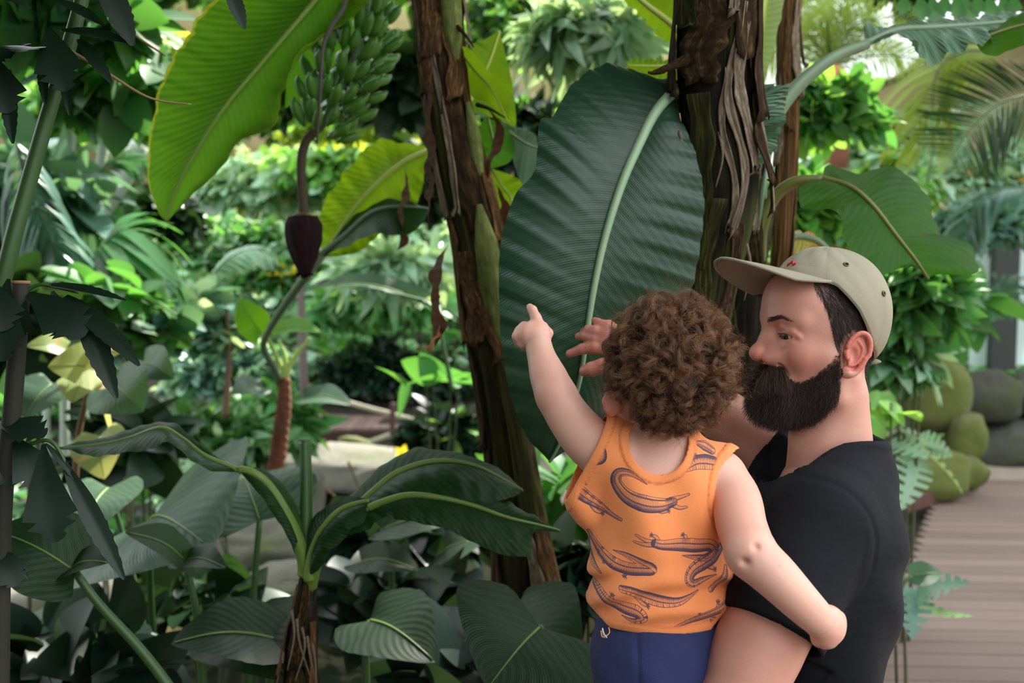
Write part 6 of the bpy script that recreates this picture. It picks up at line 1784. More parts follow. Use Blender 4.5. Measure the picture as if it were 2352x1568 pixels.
# ---- t-shirt
blackm = NT('black_cotton')
g = blackm.n('TexCoord').outputs['Object']
blackm.l(blackm.mix(blackm.noise(4, 4, g), lin(15, 17, 26), lin(11, 13, 19)), blackm.b.inputs['Base Color'])
blackm.b.inputs['Roughness'].default_value = 0.85
blackm.b.inputs['Specular IOR Level'].default_value = 0.25
blackm.bump(blackm.math('ADD', blackm.math('MULTIPLY', blackm.noise(900, 2, g), 0.05), blackm.noise(1.0, 3, blackm.scaled(g, (9, 9, 22)))), 0.55, 0.012)

T = Sculpt((0.24, 1.10, 0.72), (0.84, 1.80, 1.64), 0.0035)
T.e(P(1890, 1215, 1.48), (0.105, 0.150, 0.125), k=0)
T.e(P(1866, 1300, 1.48), (0.113, 0.165, 0.17), k=0.04)
T.e(P(1846, 1450, 1.49), (0.107, 0.160, 0.16), k=0.05)
T.e(P(1785, 1640, 1.50), (0.110, 0.165, 0.16), k=0.05)
T.e(P(1800, 1800, 1.50), (0.122, 0.175, 0.12), k=0.05)
# shoulders sloping up to the collar
T.c(P(1932, 1090, 1.47), P(1900, 1195, 1.365), 0.066, 0.062, k=0.03)
T.c(P(1930, 1090, 1.48), P(1850, 1122, 1.58), 0.064, 0.056, k=0.03)
T.c(P(1918, 1085, 1.48), P(1918, 1040, 1.48), 0.078, 0.070, k=0.03)
# sleeves
T.c(P(1882, 1205, 1.365), P(1795, 1395, 1.32), 0.073, 0.072, k=0.022)
T.c(P(1795, 1395, 1.32), P(1740, 1520, 1.285), 0.072, 0.068, k=0.01)
T.c(P(1850, 1115, 1.58), P(1765, 1035, 1.615), 0.062, 0.055, k=0.02)
T.c(P(1765, 1035, 1.615), P(1730, 1005, 1.63), 0.055, 0.055, k=0.01)
X = np.stack(np.meshgrid(*T.ax, indexing='ij'), 0)
def plane_sub(Sc, c, n, near=None, k=0.003):
    n = nrm(n)
    d = (Sc_X(Sc)[0] - c[0]) * n[0] + (Sc_X(Sc)[1] - c[1]) * n[1] + (Sc_X(Sc)[2] - c[2]) * n[2]
    return d
def Sc_X(Sc): return X
# near hem: removed beyond a plane, only close to the arm
hemc = (P(1688, 1392, 1.28) + P(1861, 1492, 1.28)) / 2
hn = nrm(P(1690, 1620, 1.27) - P(1800, 1380, 1.32)); hn = nrm(hn + 0.0)
e1 = nrm(P(1861, 1492, 1.28) - P(1688, 1392, 1.28))
hn = nrm(hn - e1 * np.dot(hn, e1))
d = plane_sub(T, hemc, hn)
armd = Sculpt.cone(X, P(1885, 1185, 1.365), P(1690, 1640, 1.275), 0.0, 0.0)
cutr = np.maximum(-d, armd - 0.105)                     # inside = beyond the plane near the arm
body_only = np.minimum.reduce([Sculpt.ell(X, P(1846, 1450, 1.49), (0.107, 0.160, 0.16)), Sculpt.ell(X, P(1785, 1640, 1.50), (0.110, 0.165, 0.16)), Sculpt.ell(X, P(1866, 1300, 1.48), (0.113, 0.165, 0.17)), Sculpt.ell(X, P(1800, 1800, 1.50), (0.122, 0.175, 0.12))])
cutr = np.maximum(cutr, -(body_only + 0.001))
T.f = np.maximum(T.f, -cutr).astype(np.float32)
hollow = np.maximum(Sculpt.cone(X, P(1830, 1310, 1.33), P(1690, 1640, 1.275), 0.066, 0.062), -(d + 0.02))
hollow = np.maximum(hollow, -(body_only + 0.004))
T.f = np.maximum(T.f, -hollow).astype(np.float32)
# far hem
hc2 = P(1766, 1040, 1.61); hn2 = nrm(P(1700, 985, 1.645) - P(1800, 1070, 1.60))
d2 = plane_sub(T, hc2, hn2)
T.f = np.maximum(T.f, d2 * (1) if False else np.where(armd * 0 + Sculpt.cone(X, P(1800, 1060, 1.60), P(1680, 968, 1.655), 0, 0) < 0.09, d2, -1)).astype(np.float32)
hollow = np.maximum(Sculpt.cone(X, P(1800, 1060, 1.60), P(1680, 968, 1.655), 0.049, 0.047), -(d2 + 0.015))
T.f = np.maximum(T.f, -hollow).astype(np.float32)
# neck opening: cut by a tilted plane, hollow inside
cn = P(1928, 1030, 1.48)
npl = nrm(np.array([-0.20, -0.02, 1.0]))
cq_ = P(1918, 1022, 1.475)
dn = plane_sub(T, cq_, npl) - 5.5 * (X[1] - cq_[1]) ** 2 + 0.028 * np.clip((cq_[0] - X[0]) / 0.06, 0, 1.3) ** 2 + 0.006
colc = Sculpt.cone(X, P(1918, 1100, 1.48), P(1918, 900, 1.485), 0.085, 0.085)
T.f = np.maximum(T.f, np.where(colc < 0.03, dn, -1)).astype(np.float32)
inner = np.maximum(Sculpt.cone(X, P(1918, 1110, 1.48), P(1918, 960, 1.485), 0.0635, 0.060), -(dn + 0.03))
T.f = np.maximum(T.f, -inner).astype(np.float32)
# collar rib, seams and soft folds
T.f -= 0.0022 * np.exp(-((dn + 0.009) / 0.0065) ** 4) * (colc < 0.03)
seam = Sculpt.ell(X, P(1878, 1262, 1.31), (0.078, 0.30, 0.088))
T.f += 0.0022 * np.exp(-(seam / 0.0035) ** 2) * (X[1] < 1.42)
fold = 0.0035 * np.sin(X[2] * 46 + 5 * np.sin(X[0] * 11) + X[1] * 9) * np.clip((X[0] - 0.42) / 0.15, 0, 1) * np.clip((1.42 - X[2]) / 0.2, 0, 1)
fold += 0.004 * np.sin((X[0] * 0.8 + X[2] * 0.5) * 60 + 3 * np.sin(X[2] * 14)) * np.exp(-((X[2] - 1.27) / 0.08) ** 2) * np.clip((X[0] - 0.48) / 0.05, 0, 1)
T.f += fold.astype(np.float32)
tV, tF = T.geo()
sh = mesh('t_shirt', tV, tF, blackm.m, man)

# ---- trousers and shoes (below the picture)
jeans = simple('dark_trousers', lin(36, 40, 52), 0.85, (20, lin(28, 32, 42)))
J = Sculpt((0.24, 1.15, 0.02), (0.80, 1.85, 1.02), 0.007)
J.e((0.47, 1.50, 0.94), (0.115, 0.165, 0.10), k=0)
for s in (-1, 1):
    J.chain([(0.47, 1.50 + s * 0.085, 0.90), (0.45, 1.50 + s * 0.10, 0.50), (0.50, 1.50 + s * 0.10, 0.07)], [0.095, 0.068, 0.058], 0.03)
jV, jF = J.geo()
mesh('trousers', jV, jF, jeans, man)
shoem = simple('brown_shoe', lin(70, 54, 44), 0.6)
for s in (-1, 1):
    K = Sculpt((0.28, 1.30, -0.01), (0.62, 1.70, 0.14), 0.005)
    K.c((0.50, 1.50 + s * 0.10, 0.055), (0.38, 1.50 + s * 0.105, 0.037), 0.05, 0.036, k=0)
    K.c((0.38, 1.50 + s * 0.105, 0.037), (0.33, 1.50 + s * 0.11, 0.032), 0.038, 0.030, k=0.02)
    kx = np.stack(np.meshgrid(*K.ax, indexing='ij'), 0)
    K.f = np.maximum(K.f, 0.003 - kx[2]).astype(np.float32)
    kV, kF = K.geo()
    mesh('shoe', kV, kF, shoem, man)

# ---- cap
capm = NT('beige_cap_cotton')
g = capm.n('TexCoord').outputs['Object']
capm.l(capm.mix(capm.noise(9, 4, g), lin(160, 151, 131), lin(142, 133, 114)), capm.b.inputs['Base Color'])
capm.b.inputs['Roughness'].default_value = 0.8
capm.bump(capm.math('ADD', capm.noise(700, 2, g), capm.math('MULTIPLY', capm.noise(12, 2, g), 3)), 0.22, 0.0025)
undm = simple('brim_underside', lin(80, 62, 54), 0.85, (30, lin(78, 62, 54)))
def rimz(x, y=0.0): return float(np.interp(x, [-0.12, -0.080, -0.055, -0.030, 0.0, 0.030, 0.060, 0.095], [-0.022, -0.030, -0.034, -0.012, 0.036, 0.070, 0.080, 0.086])) + 0.06 * y
C0 = np.array([0.006, 0, 0.032]); CR = np.array([0.0925, 0.0830, 0.0950])
nu, nv = 96, 30
th = np.linspace(0, 2 * np.pi, nu, endpoint=False)
rows = []
for v in np.linspace(0, 1, nv):
    # walk from the crown button down to the rim plane
    rows.append(v)
Vc = []
for a in th:
    ca, sa = math.cos(a), math.sin(a)
    # bisect polar angle where the ellipsoid meets the rim
    lo_, hi_ = 0.2, 2.6
    for _ in range(30):
        mid_ = (lo_ + hi_) / 2
        x_ = C0[0] + CR[0] * math.sin(mid_) * ca; z_ = C0[2] + CR[2] * math.cos(mid_)
        if z_ > rimz(x_, CR[1] * math.sin(mid_) * sa): lo_ = mid_
        else: hi_ = mid_
    pm = lo_
    seamd = min(abs(((a - k * math.pi / 3 + math.pi / 6 * 0) + math.pi) % (2 * math.pi) - math.pi) for k in range(6))
    for v in np.linspace(0.0, 1, nv):
        p_ = pm * v
        rr = 1.0 + 0.006 * math.exp(-(seamd / 0.035) ** 2) * math.sin(math.pi * min(1, v * 1.3)) * 0 - 0.010 * math.exp(-(seamd / 0.05) ** 2) * min(1, v * 2)
        bulge = 1 + 0.03 * math.sin(math.pi * v) * max(0, ca) + (0.016 * math.sin(5 * a + 7 * v) + 0.010 * math.sin(9 * a - 11 * v + 1)) * v * (1.1 - v) * 2
        if v > 0.86: bulge *= 1.006
        Vc.append(C0 + CR * np.array([math.sin(p_) * ca, math.sin(p_) * sa, math.cos(p_)]) * rr * bulge)
Vc = np.array(Vc).reshape(nu, nv, 3)
i = np.arange(nu)[:, None] * nv; i2 = ((np.arange(nu) + 1) % nu)[:, None] * nv; j = np.arange(nv - 1)[None]
Fc = np.stack([i + j, i + j + 1, i2 + j + 1, i2 + j], -1).reshape(-1, 4)
cap = mesh('cap', h2w(Vc.reshape(-1, 3)), Fc, capm.m, man)
sd_ = cap.modifiers.new('cloth', 'SOLIDIFY'); sd_.thickness = 0.002; sd_.offset = 1
tag(cap, 'beige cotton cap with stitched panels and a curved brim')
# sweat band edge and rear strap
rimp = Vc[:, -1]
tube('band', h2w(np.vstack([rimp, rimp[:1]])), 0.0016, capm.m, cap, 6, False)
# brim
ns, nr = 49, 14
Vb = []
for a in np.linspace(-1, 1, ns):
    ang = a * 1.18
    # base point on the rim of the crown
    kk = int(round((ang % (2 * math.pi)) / (2 * math.pi) * nu)) % nu
    f_ = (ang % (2 * math.pi)) / (2 * math.pi) * nu; k0 = int(f_) % nu; fr = f_ - int(f_)
    B0 = Vc[k0, -1] * (1 - fr) + Vc[(k0 + 1) % nu, -1] * fr
    B0 = B0 + np.array([0, 0, 0.002])
    ext = 0.094 * max(0.0, 1 - abs(a) ** 2.6) ** 0.62
    oy = 0.092 * math.sin(ang * 0.92)
    for r_ in np.linspace(0, 1, nr):
        x_ = B0[0] + ext * r_
        tp_ = min(1.0, ext / 0.045)
        y_ = B0[1] + (oy * 0.93 - B0[1]) * r_ * 0.9 * tp_
        zc = B0[2] + 0.30 * ext * r_ - 0.10 * ext * r_ ** 2
        z_ = zc + (-(abs(y_) / 0.09) ** 2 * 0.032 + 0.13 * y_) * r_ * tp_
        Vb.append([x_, y_, z_])
Vb = np.array(Vb)
i = np.arange(ns - 1)[:, None] * nr; j = np.arange(nr - 1)[None]
Fb = np.stack([i + j, i + j + 1, i + nr + j + 1, i + nr + j], -1).reshape(-1, 4)
brim = mesh('brim', h2w(Vb), Fb, [capm.m, undm], cap)
sd_ = brim.modifiers.new('cloth', 'SOLIDIFY'); sd_.thickness = 0.0032; sd_.offset = 0; sd_.material_offset = 0
rimedge = Vb.reshape(ns, nr, 3)[:, -1]
tube('piping', h2w(rimedge), 0.0024, capm.m, brim, 6)
# eyelets
brass = simple('eyelet_metal', lin(110, 90, 60), 0.35, metallic=0.9)
blk = simple('eyelet_hole', lin(10, 8, 8), 0.9)
def eyelet(a, v):
    i_ = int(round(a / (2 * math.pi) * nu)) % nu; j_ = int(v * (nv - 1))
    c = Vc[i_, j_]; n = nrm((c - C0) / CR ** 2); c = c + n * 0.0026
    t1 = nrm(np.cross(n, [0, 0, 1])); t2 = np.cross(n, t1)
    aa = np.linspace(0, 2 * np.pi, 17)
    ring = c + 0.0032 * (np.cos(aa)[:, None] * t1 + np.sin(aa)[:, None] * t2)
    eo = tube('eyelet', h2w(ring), 0.0012, brass, cap, 6, False)
    disc = np.vstack([c, c + 0.0025 * (np.cos(aa[:-1])[:, None] * t1 + np.sin(aa[:-1])[:, None] * t2)])
    mesh('hole', h2w(disc), np.array([[0, 1 + k, 1 + (k + 1) % 16] for k in range(16)]), blk, eo)
eyelet(math.radians(88), 0.56)
eyelet(math.radians(122), 0.62)
eyelet(math.radians(-88), 0.56); eyelet(math.radians(-122), 0.62)
# stitched seams of the crown
seamm = simple('cap_stitching', lin(160, 151, 130), 0.9)
for kseam in range(6):
    i_ = int(round(kseam / 6 * nu)) % nu
    for di in (-1, 1):
        ii = (i_ + di) % nu
        pts = Vc[ii, 1:-1]; n = nrm((pts - C0) / CR ** 2)
        tube('stitching', h2w(pts + n * 0.0016), 0.0006, seamm, cap, 5)
# small red embroidered mark on the front
redm = simple('red_thread', lin(206, 60, 48), 0.7)
pts = []
for u_ in np.linspace(0, 1, 14):
    a_ = math.radians(6 + 16 * u_); v_ = 0.80 + 0.03 * math.sin(u_ * 9)
    i_ = a_ / (2 * math.pi) * nu; i0 = int(i_); fr = i_ - i0; j_ = int(v_ * (nv - 1))
    c = Vc[i0, j_] * (1 - fr) + Vc[i0 + 1, j_] * fr; n = nrm((c - C0) / CR ** 2); pts.append(c + n * 0.0028)
tube('embroidery', h2w(np.array(pts)), 0.0016, redm, cap, 6)
# folded strap at the back
sp_ = [Vc[int(nu * f) % nu, -1] for f in (0.44, 0.47, 0.5, 0.53, 0.56)]
sp_ = spline(np.array(sp_) + np.array([-0.004, 0, -0.004]), 20)
tube('strap', h2w(sp_), 0.010, capm.m, cap, 10, True, None, 0.3)

# ------------------------------------------------------------------ the child
kid = empty('person', (0.20, 1.36, 0.95), 'toddler in an orange tank top seen from behind, pointing at the leaf', 'person')
B = Sculpt((-0.05, 1.08, 0.86), (0.62, 1.62, 1.86), 0.0028)
KC = lambda pts, rad, k=0.012, kj=0.004: B.chain([P(*p) for p in spline(np.array(pts, float), 4 * len(pts))], list(np.interp(np.linspace(0, 1, 4 * len(pts)), np.linspace(0, 1, len(pts)), rad)), k, 0.003)
B.e(P(1508, 1150, 1.365), (0.086, 0.062, 0.085), k=0)
B.e(P(1513, 1260, 1.370), (0.080, 0.060, 0.09), k=0.03)
B.e(P(1520, 1370, 1.370), (0.082, 0.068, 0.09), k=0.03)
B.e(P(1525, 1490, 1.370), (0.096, 0.078, 0.075), k=0.03)
B.c(P(1405, 1040, 1.365), P(1640, 1092, 1.360), 0.034, 0.036, k=0.03)
# neck and skull
B.c(P(1522, 1050, 1.365), P(1535, 940, 1.35), 0.040, 0.042, k=0.02)
B.e(P(1540, 852, 1.345), (0.067, 0.077, 0.079), k=0.015)
B.e(P(1532, 930, 1.375), (0.054, 0.050, 0.040), k=0.012)
# cheeks and simple face on the far side
B.e(P(1535, 905, 1.415), (0.052, 0.030, 0.045), k=0.02)
B.e(P(1535, 885, 1.450), (0.010, 0.010, 0.010), k=0.008)
for s in (-1, 1):
    c = P(1537 + s * 100, 905, 1.36)
    B.e(c, (0.008, 0.016, 0.020), k=0.008)
c = P(1410, 926, 1.352)
B.e(c, (0.0125, 0.0100, 0.0175), k=0.004)
B.e(P(1470, 965, 1.385), (0.034, 0.040, 0.036), k=0.015)
B.chain([P(1406, 899, 1.349), P(1395, 906, 1.348), P(1390, 920, 1.347), P(1394, 940, 1.347), P(1404, 952, 1.35)], [0.0035, 0.004, 0.0042, 0.004, 0.0035], k=0.003)
# raised left arm
KC([(1400, 1045, 1.365), (1350, 1010, 1.375), (1305, 955, 1.39), (1276, 905, 1.40)], [0.038, 0.0335, 0.030, 0.027], 0.02)
KC([(1276, 905, 1.40), (1256, 855, 1.42), (1241, 810, 1.44), (1236, 782, 1.45)], [0.0275, 0.0255, 0.0200, 0.0175], 0.010)
# right arm round the man
KC([(1656, 1105, 1.350), (1690, 1150, 1.320), (1704, 1210, 1.27), (1727, 1270, 1.225)], [0.036, 0.0325, 0.0310, 0.0295], 0.02)
KC([(1722, 1270, 1.225), (1780, 1322, 1.205), (1835, 1378, 1.195), (1878, 1420, 1.20)], [0.0300, 0.0275, 0.0240, 0.0205], 0.010)
B.e(P(1712, 1290, 1.198), (0.004, 0.006, 0.003), k=0.008, mode='sub')
B.e(P(1737, 1256, 1.196), (0.003, 0.005, 0.003), k=0.006, mode='sub')
# legs astride
KC([(1490, 1540, 1.37), (1460, 1650, 1.40), (1420, 1760, 1.43), (1395, 1880, 1.42)], [0.060, 0.050, 0.038, 0.028], 0.02)
KC([(1600, 1520, 1.40), (1680, 1600, 1.48), (1700, 1720, 1.56), (1690, 1850, 1.56)], [0.060, 0.048, 0.036, 0.027], 0.02)
bV, bF = B.geo()
def point_hand(H_):
    C = lambda pts, r, k=0.006, kj=0.003: H_.chain([P(*p) for p in pts], r, k, kj)
    C([(1240, 806, 1.441), (1237, 787, 1.448), (1233, 772, 1.455)], [0.0192, 0.0172, 0.0175], 0)
    H_.e(P(1226, 767, 1.455), (0.0225, 0.0165, 0.0165), k=0.010)
    # pointing finger
    C([(1240, 755, 1.455), (1231, 730, 1.462), (1223, 712, 1.470), (1217, 705, 1.475)], [0.0105, 0.0078, 0.0068, 0.0054], 0.007)
    # three curled fingers
    C([(1220, 756, 1.455), (1205, 752, 1.470), (1200, 764, 1.482)], [0.0105, 0.0088, 0.007], 0.006)
    C([(1212, 762, 1.452), (1195, 762, 1.465), (1193, 776, 1.478)], [0.0105, 0.0088, 0.007], 0.006)
    C([(1210, 770, 1.450), (1189, 773, 1.458), (1191, 788, 1.470)], [0.0100, 0.0082, 0.0065], 0.006)
    C([(1216, 782, 1.450), (1200, 789, 1.456), (1205, 797, 1.468)], [0.0095, 0.0068, 0.006], 0.006)
    # thumb folded on the far side
    C([(1246, 785, 1.458), (1258, 765, 1.466), (1248, 748, 1.476)], [0.0105, 0.0078, 0.0065], 0.006)
p0, p1 = P(1150, 830, 1.43), P(1300, 690, 1.50)
q0 = np.minimum(p0, p1) - 0.015; q1 = np.maximum(p0, p1) + 0.015
H1 = Sculpt(q0, q1, 0.0014); point_hand(H1); pV, pF = H1.geo()
def grip_hand(H_):
    C = lambda pts, r, k=0.006, kj=0.003: H_.chain([P(*p) for p in pts], r, k, kj)
    C([(1850, 1393, 1.197), (1880, 1424, 1.203), (1898, 1440, 1.212)], [0.0228, 0.0196, 0.0198], 0)
    H_.e(P(1904, 1438, 1.215), (0.0190, 0.0165, 0.0215), k=0.010)
    for q_, (ax, ay_) in enumerate([(1914, 1412), (1918, 1430), (1914, 1448), (1904, 1464)]):
        C([(ax - 8, ay_, 1.212), (ax + 10 - 3 * q_, ay_ + 7, 1.225), (ax + 8 - 4 * q_, ay_ + 12, 1.246), (ax - 6 - 4 * q_, ay_ + 14, 1.258)], [0.0110, 0.0088, 0.0080, 0.0068], 0.008)
    C([(1885, 1440, 1.21), (1880, 1468, 1.222), (1892, 1478, 1.236)], [0.0120, 0.0085, 0.0068], 0.008)
p0, p1 = P(1820, 1520, 1.15), P(1970, 1360, 1.30)
q0 = np.minimum(p0, p1) - 0.02; q1 = np.maximum(p0, p1) + 0.02
H2 = Sculpt(q0, q1, 0.0016); grip_hand(H2); gV, gF = H2.geo()
def foot(c, dirv):
    K = Sculpt(np.array(c) - 0.11, np.array(c) + 0.11, 0.004)
    K.c(c, np.array(c) + dirv * 0.06 + np.array([0, 0, -0.02]), 0.027, 0.020, k=0)
    for q_ in range(5):
        side = nrm(np.cross(dirv, [0, 0, 1]))
        K.c(np.array(c) + dirv * 0.055 + side * (q_ - 2) * 0.008, np.array(c) + dirv * 0.082 + side * (q_ - 2) * 0.009 + np.array([0, 0, -0.02]), 0.008, 0.006, k=0.004)
    return K.geo()
f1V, f1F = foot(P(1395, 1880, 1.42), np.array([0, 1.0, 0])); f2V, f2F = foot(P(1690, 1850, 1.56), np.array([0.3, 0.95, 0]))
V, F, U = join_geo([(bV, bF, None), (pV, pF, None), (gV, gF, None), (f1V, f1F, None), (f2V, f2F, None)])
kb = mesh('body', V, F, skin_kid, kid)
fb = np.full(len(bV), 0.05)
ec = P(1400, 926, 1.35); fb += 0.75 * np.exp(-np.sum(((bV - ec) / np.array([0.014, 0.03, 0.03])) ** 2, 1) * 0.7)
ec = P(1255, 905, 1.40); fb += 0.25 * np.exp(-np.sum(((bV - ec) / 0.03) ** 2, 1))
for (ex_, ey_, ed_) in ((1716, 1275, 1.2), (1737, 1256, 1.2)):
    fb += 0.15 * np.exp(-np.sum(((bV - P(ex_, ey_, ed_)) / 0.010) ** 2, 1))
ec = P(1690, 1210, 1.25); fb += 0.16 * np.exp(-np.sum(((bV - ec) / 0.035) ** 2, 1))
sc_ = (kb_ := bV - P(1540, 852, 1.345)) / np.array([0.074, 0.086, 0.088])
inh = (np.sum(sc_ ** 2, 1) < 1.0) & ~((sc_[:, 1] > 0.62) & (sc_[:, 2] < 0.4)) & ~((sc_[:, 0] < -0.75) & (sc_[:, 2] < -0.3)) & (sc_[:, 2] > -0.85)
float_attr(kb, 'stubble', np.concatenate([inh * 1.1, np.zeros(len(pV) + len(gV) + len(f1V) + len(f2V))]))
float_attr(kb, 'flush', np.concatenate([np.clip(fb, 0, 0.9), np.full(len(pV), 0.10), np.full(len(gV), 0.16), np.full(len(f1V) + len(f2V), 0.2)]))

# ---- tank top
K = Sculpt((0.05, 1.20, 1.08), (0.36, 1.50, 1.66), 0.0022)
g_ = 0.0065
K.e(P(1508, 1150, 1.365), (0.086 + g_, 0.062 + g_, 0.085 + g_), k=0)
K.e(P(1512, 1260, 1.365), (0.084 + g_, 0.066 + g_, 0.09), k=0.03)
K.e(P(1520, 1370, 1.365), (0.092 + g_, 0.078 + g_, 0.09), k=0.03)
K.c(P(1405, 1040, 1.365), P(1648, 1088, 1.360), 0.034 + g_, 0.037 + g_, k=0.03)
K.c(P(1522, 1060, 1.365), P(1530, 1010, 1.36), 0.050, 0.044, k=0.02)
K.c(P(1350, 1150, 1.365), P(1375, 1060, 1.37), 0.024, 0.036, k=0.02)
K.c(P(1378, 1060, 1.37), P(1405, 1015, 1.37), 0.042, 0.036, k=0.02)
K.c(P(1365, 1170, 1.365), P(1330, 1128, 1.365), 0.020, 0.012, k=0.02)
X2 = np.meshgrid(*K.ax, indexing='ij')
neckd = Sculpt.ell(X2, P(1515, 1000, 1.30), (0.0425, 0.060, 0.052))
neckf = Sculpt.ell(X2, P(1515, 985, 1.42), (0.050, 0.055, 0.060))
neckt = Sculpt.cone(X2, P(1517, 1015, 1.32), P(1517, 1015, 1.40), 0.036, 0.040)
armr = Sculpt.ell(X2, P(1721, 1136, 1.335), (0.0535, 0.085, 0.062))
pa_ = P(1350, 1062, 1.33); na_ = nrm(np.array([-0.894, 0.0, 0.447]))
arml = -((X2[0] - pa_[0]) * na_[0] + (X2[1] - pa_[1]) * na_[1] + (X2[2] - pa_[2]) * na_[2])
hem = -(X2[2] - (P(1520, 1448, 1.30)[2] + 0.10 * (X2[0] - 0.19) ** 1 * 0.2 + 1.2 * np.maximum(0, X2[0] - 0.26) * 0.8 + 1.0 * np.maximum(0, 0.13 - X2[0]) * 0.6))
cutd = np.minimum.reduce([neckd, neckf, neckt, armr, arml, -hem])
fold = 0.0052 * np.sin((X2[2] * 1.0 - X2[0] * 0.40) * 150 + 3.0 * np.sin(X2[0] * 22 + 1)) * np.exp(-((X2[2] - 1.312) / 0.036) ** 2)
fold += 0.0046 * np.sin((X2[0] * 1.0 + X2[2] * 0.8) * 70 + 1.5 + 2 * np.sin(X2[2] * 20)) * np.exp(-((X2[2] - 1.42) / 0.07) ** 2)
fold += 0.007 * np.sin((X2[2] + X2[0] * 0.6) * 120) * np.exp(-((X2[0] - 0.29) / 0.025) ** 2) * np.exp(-((X2[2] - 1.345) / 0.05) ** 2)
K.f += fold.astype(np.float32)
band = np.clip((0.0112 - cutd) / 0.0008, 0, 1) * 0.0018
K.f -= band.astype(np.float32)
outer = K.f.copy()
inner = outer + 0.0035
K.f = np.maximum.reduce([outer, -inner * 1.0, -cutd]).astype(np.float32)
kV, kF = K.geo()

# print on the cotton: crocodiles drawn on a grid of the back panel
IW, IH = 1280, 1664
SCP = IW / 400.0
yy, xx = np.mgrid[0:IH, 0:IW].astype(np.float32)
PXx = 1300 + xx / SCP; PYy = 960 + yy / SCP
ink = np.zeros((IH, IW), np.float32)
def croc(pts, rad, legs=(), jaws=(), dark=-1):
    global ink
    c = spline(np.array(pts, float), 70)
    r = 1.5 * np.interp(np.linspace(0, 1, 70), np.linspace(0, 1, len(rad)), rad) - 0.5
    x0, x1 = c[:, 0].min() - 16, c[:, 0].max() + 16; y0, y1 = c[:, 1].min() - 16, c[:, 1].max() + 16
    for lg in list(legs) + list(jaws):
        l_ = np.array(lg); x0 = min(x0, l_[:, 0].min() - 8); x1 = max(x1, l_[:, 0].max() + 8); y0 = min(y0, l_[:, 1].min() - 8); y1 = max(y1, l_[:, 1].max() + 8)
    sx = slice(max(0, int((x0 - 1300) * SCP)), min(IW, int((x1 - 1300) * SCP))); sy = slice(max(0, int((y0 - 960) * SCP)), min(IH, int((y1 - 960) * SCP)))
    if sx.stop <= sx.start or sy.stop <= sy.start: return
    X_, Y_ = PXx[sy, sx], PYy[sy, sx]
    def shape(c, r):
        best = np.full(X_.shape, 1e9, np.float32); ss = np.zeros_like(best); sg = np.zeros_like(best)
        L = np.concatenate([[0], np.cumsum(np.linalg.norm(np.diff(c, axis=0), axis=1))])
        for i in range(len(c) - 1):
            a, b = c[i], c[i + 1]; d = b - a; l2 = d @ d + 1e-9
            t = np.clip(((X_ - a[0]) * d[0] + (Y_ - a[1]) * d[1]) / l2, 0, 1)
            ex, ey = X_ - a[0] - t * d[0], Y_ - a[1] - t * d[1]
            dd = np.hypot(ex, ey) - (r[i] + (r[i + 1] - r[i]) * t)
            m = dd < best
            best = np.where(m, dd, best); ss = np.where(m, L[i] + t * np.sqrt(l2), ss)
            sg = np.where(m, (d[0] * ey - d[1] * ex) / np.sqrt(l2) / (r[i] + 0.01), sg)
        return best, ss, sg
    out = np.zeros(X_.shape, np.float32)
    def paint(c, r, body):
        nonlocal out
        dd, ss, sg = shape(c, r)
        # new shape hides what lies under it
        out = np.where(dd < 0, out * 0.15, out)
        line = np.clip(1.1 - np.abs(dd + 0.3) * 1.25, 0, 1)
        ins = dd < -0.3
        hatch = np.clip(np.sin(ss * 1.9) * 3 - 1.6, 0, 1) * 0.75
        rows_ = np.clip(np.sin(sg * 7.5) * 3 - 1.7, 0, 1) * 0.7
        shade = np.clip((sg * dark - 0.25) * 1.5 + 0.35 * np.sin(X_ * 1.7 + Y_ * 2.3), 0, 0.92)
        fill = np.maximum(np.maximum(hatch, rows_), shade) if body else np.maximum(shade * 0.8, hatch * 0.5)
        out = np.maximum(out, np.maximum(line, np.where(ins, fill, 0)))
    for lg in legs:
        l_ = spline(np.array(lg, float), 12)
        paint(l_, np.linspace(6.5, 3.2, 12), False)
        e = l_[-1]; dv = nrm(l_[-1] - l_[-3])
        for a_ in (-0.8, -0.25, 0.3, 0.85):
            w_ = np.array([dv[0] * math.cos(a_) - dv[1] * math.sin(a_), dv[0] * math.sin(a_) + dv[1] * math.cos(a_)])
            paint(np.array([e, e + w_ * 7.5]), np.array([1.5, 0.4]), False)
    for jw in jaws:
        l_ = spline(np.array(jw, float), 14)
        paint(l_, np.linspace(6.5, 2.6, 14), False)
    paint(c, r, True)
    ink[sy, sx] = np.maximum(ink[sy, sx], out)
B_ = [0.8, 3.5, 6.5, 8.5, 9.5, 8.5, 6.5]
croc([(1486, 1112), (1452, 1090), (1424, 1090), (1418, 1112), (1440, 1140), (1480, 1154), (1520, 1158), (1546, 1152)], [0.8, 4, 7, 9, 12, 13, 11, 7],
     legs=[((1450, 1146), (1458, 1160), (1464, 1164)), ((1506, 1164), (1518, 1172), (1532, 1172))], jaws=[((1540, 1148), (1562, 1142), (1582, 1135)), ((1540, 1156), (1560, 1166), (1577, 1164))], dark=1)
croc([(1322, 1132), (1345, 1152), (1370, 1168), (1392, 1180), (1410, 1190), (1427, 1197)], [10, 11, 9, 7, 4, 3], legs=[((1366, 1176), (1374, 1188), (1386, 1192))], dark=1)
croc([(1565, 1272), (1600, 1279), (1630, 1281), (1646, 1268), (1632, 1254), (1600, 1252), (1560, 1248), (1520, 1246), (1502, 1242)], [0.8, 4, 6, 9, 10, 11, 10, 8, 7],
     legs=[((1572, 1242), (1574, 1232), (1570, 1228)), ((1508, 1238), (1504, 1228), (1496, 1224))], jaws=[((1500, 1240), (1480, 1236), (1460, 1226)), ((1500, 1244), (1480, 1246), (1456, 1242))], dark=-1)
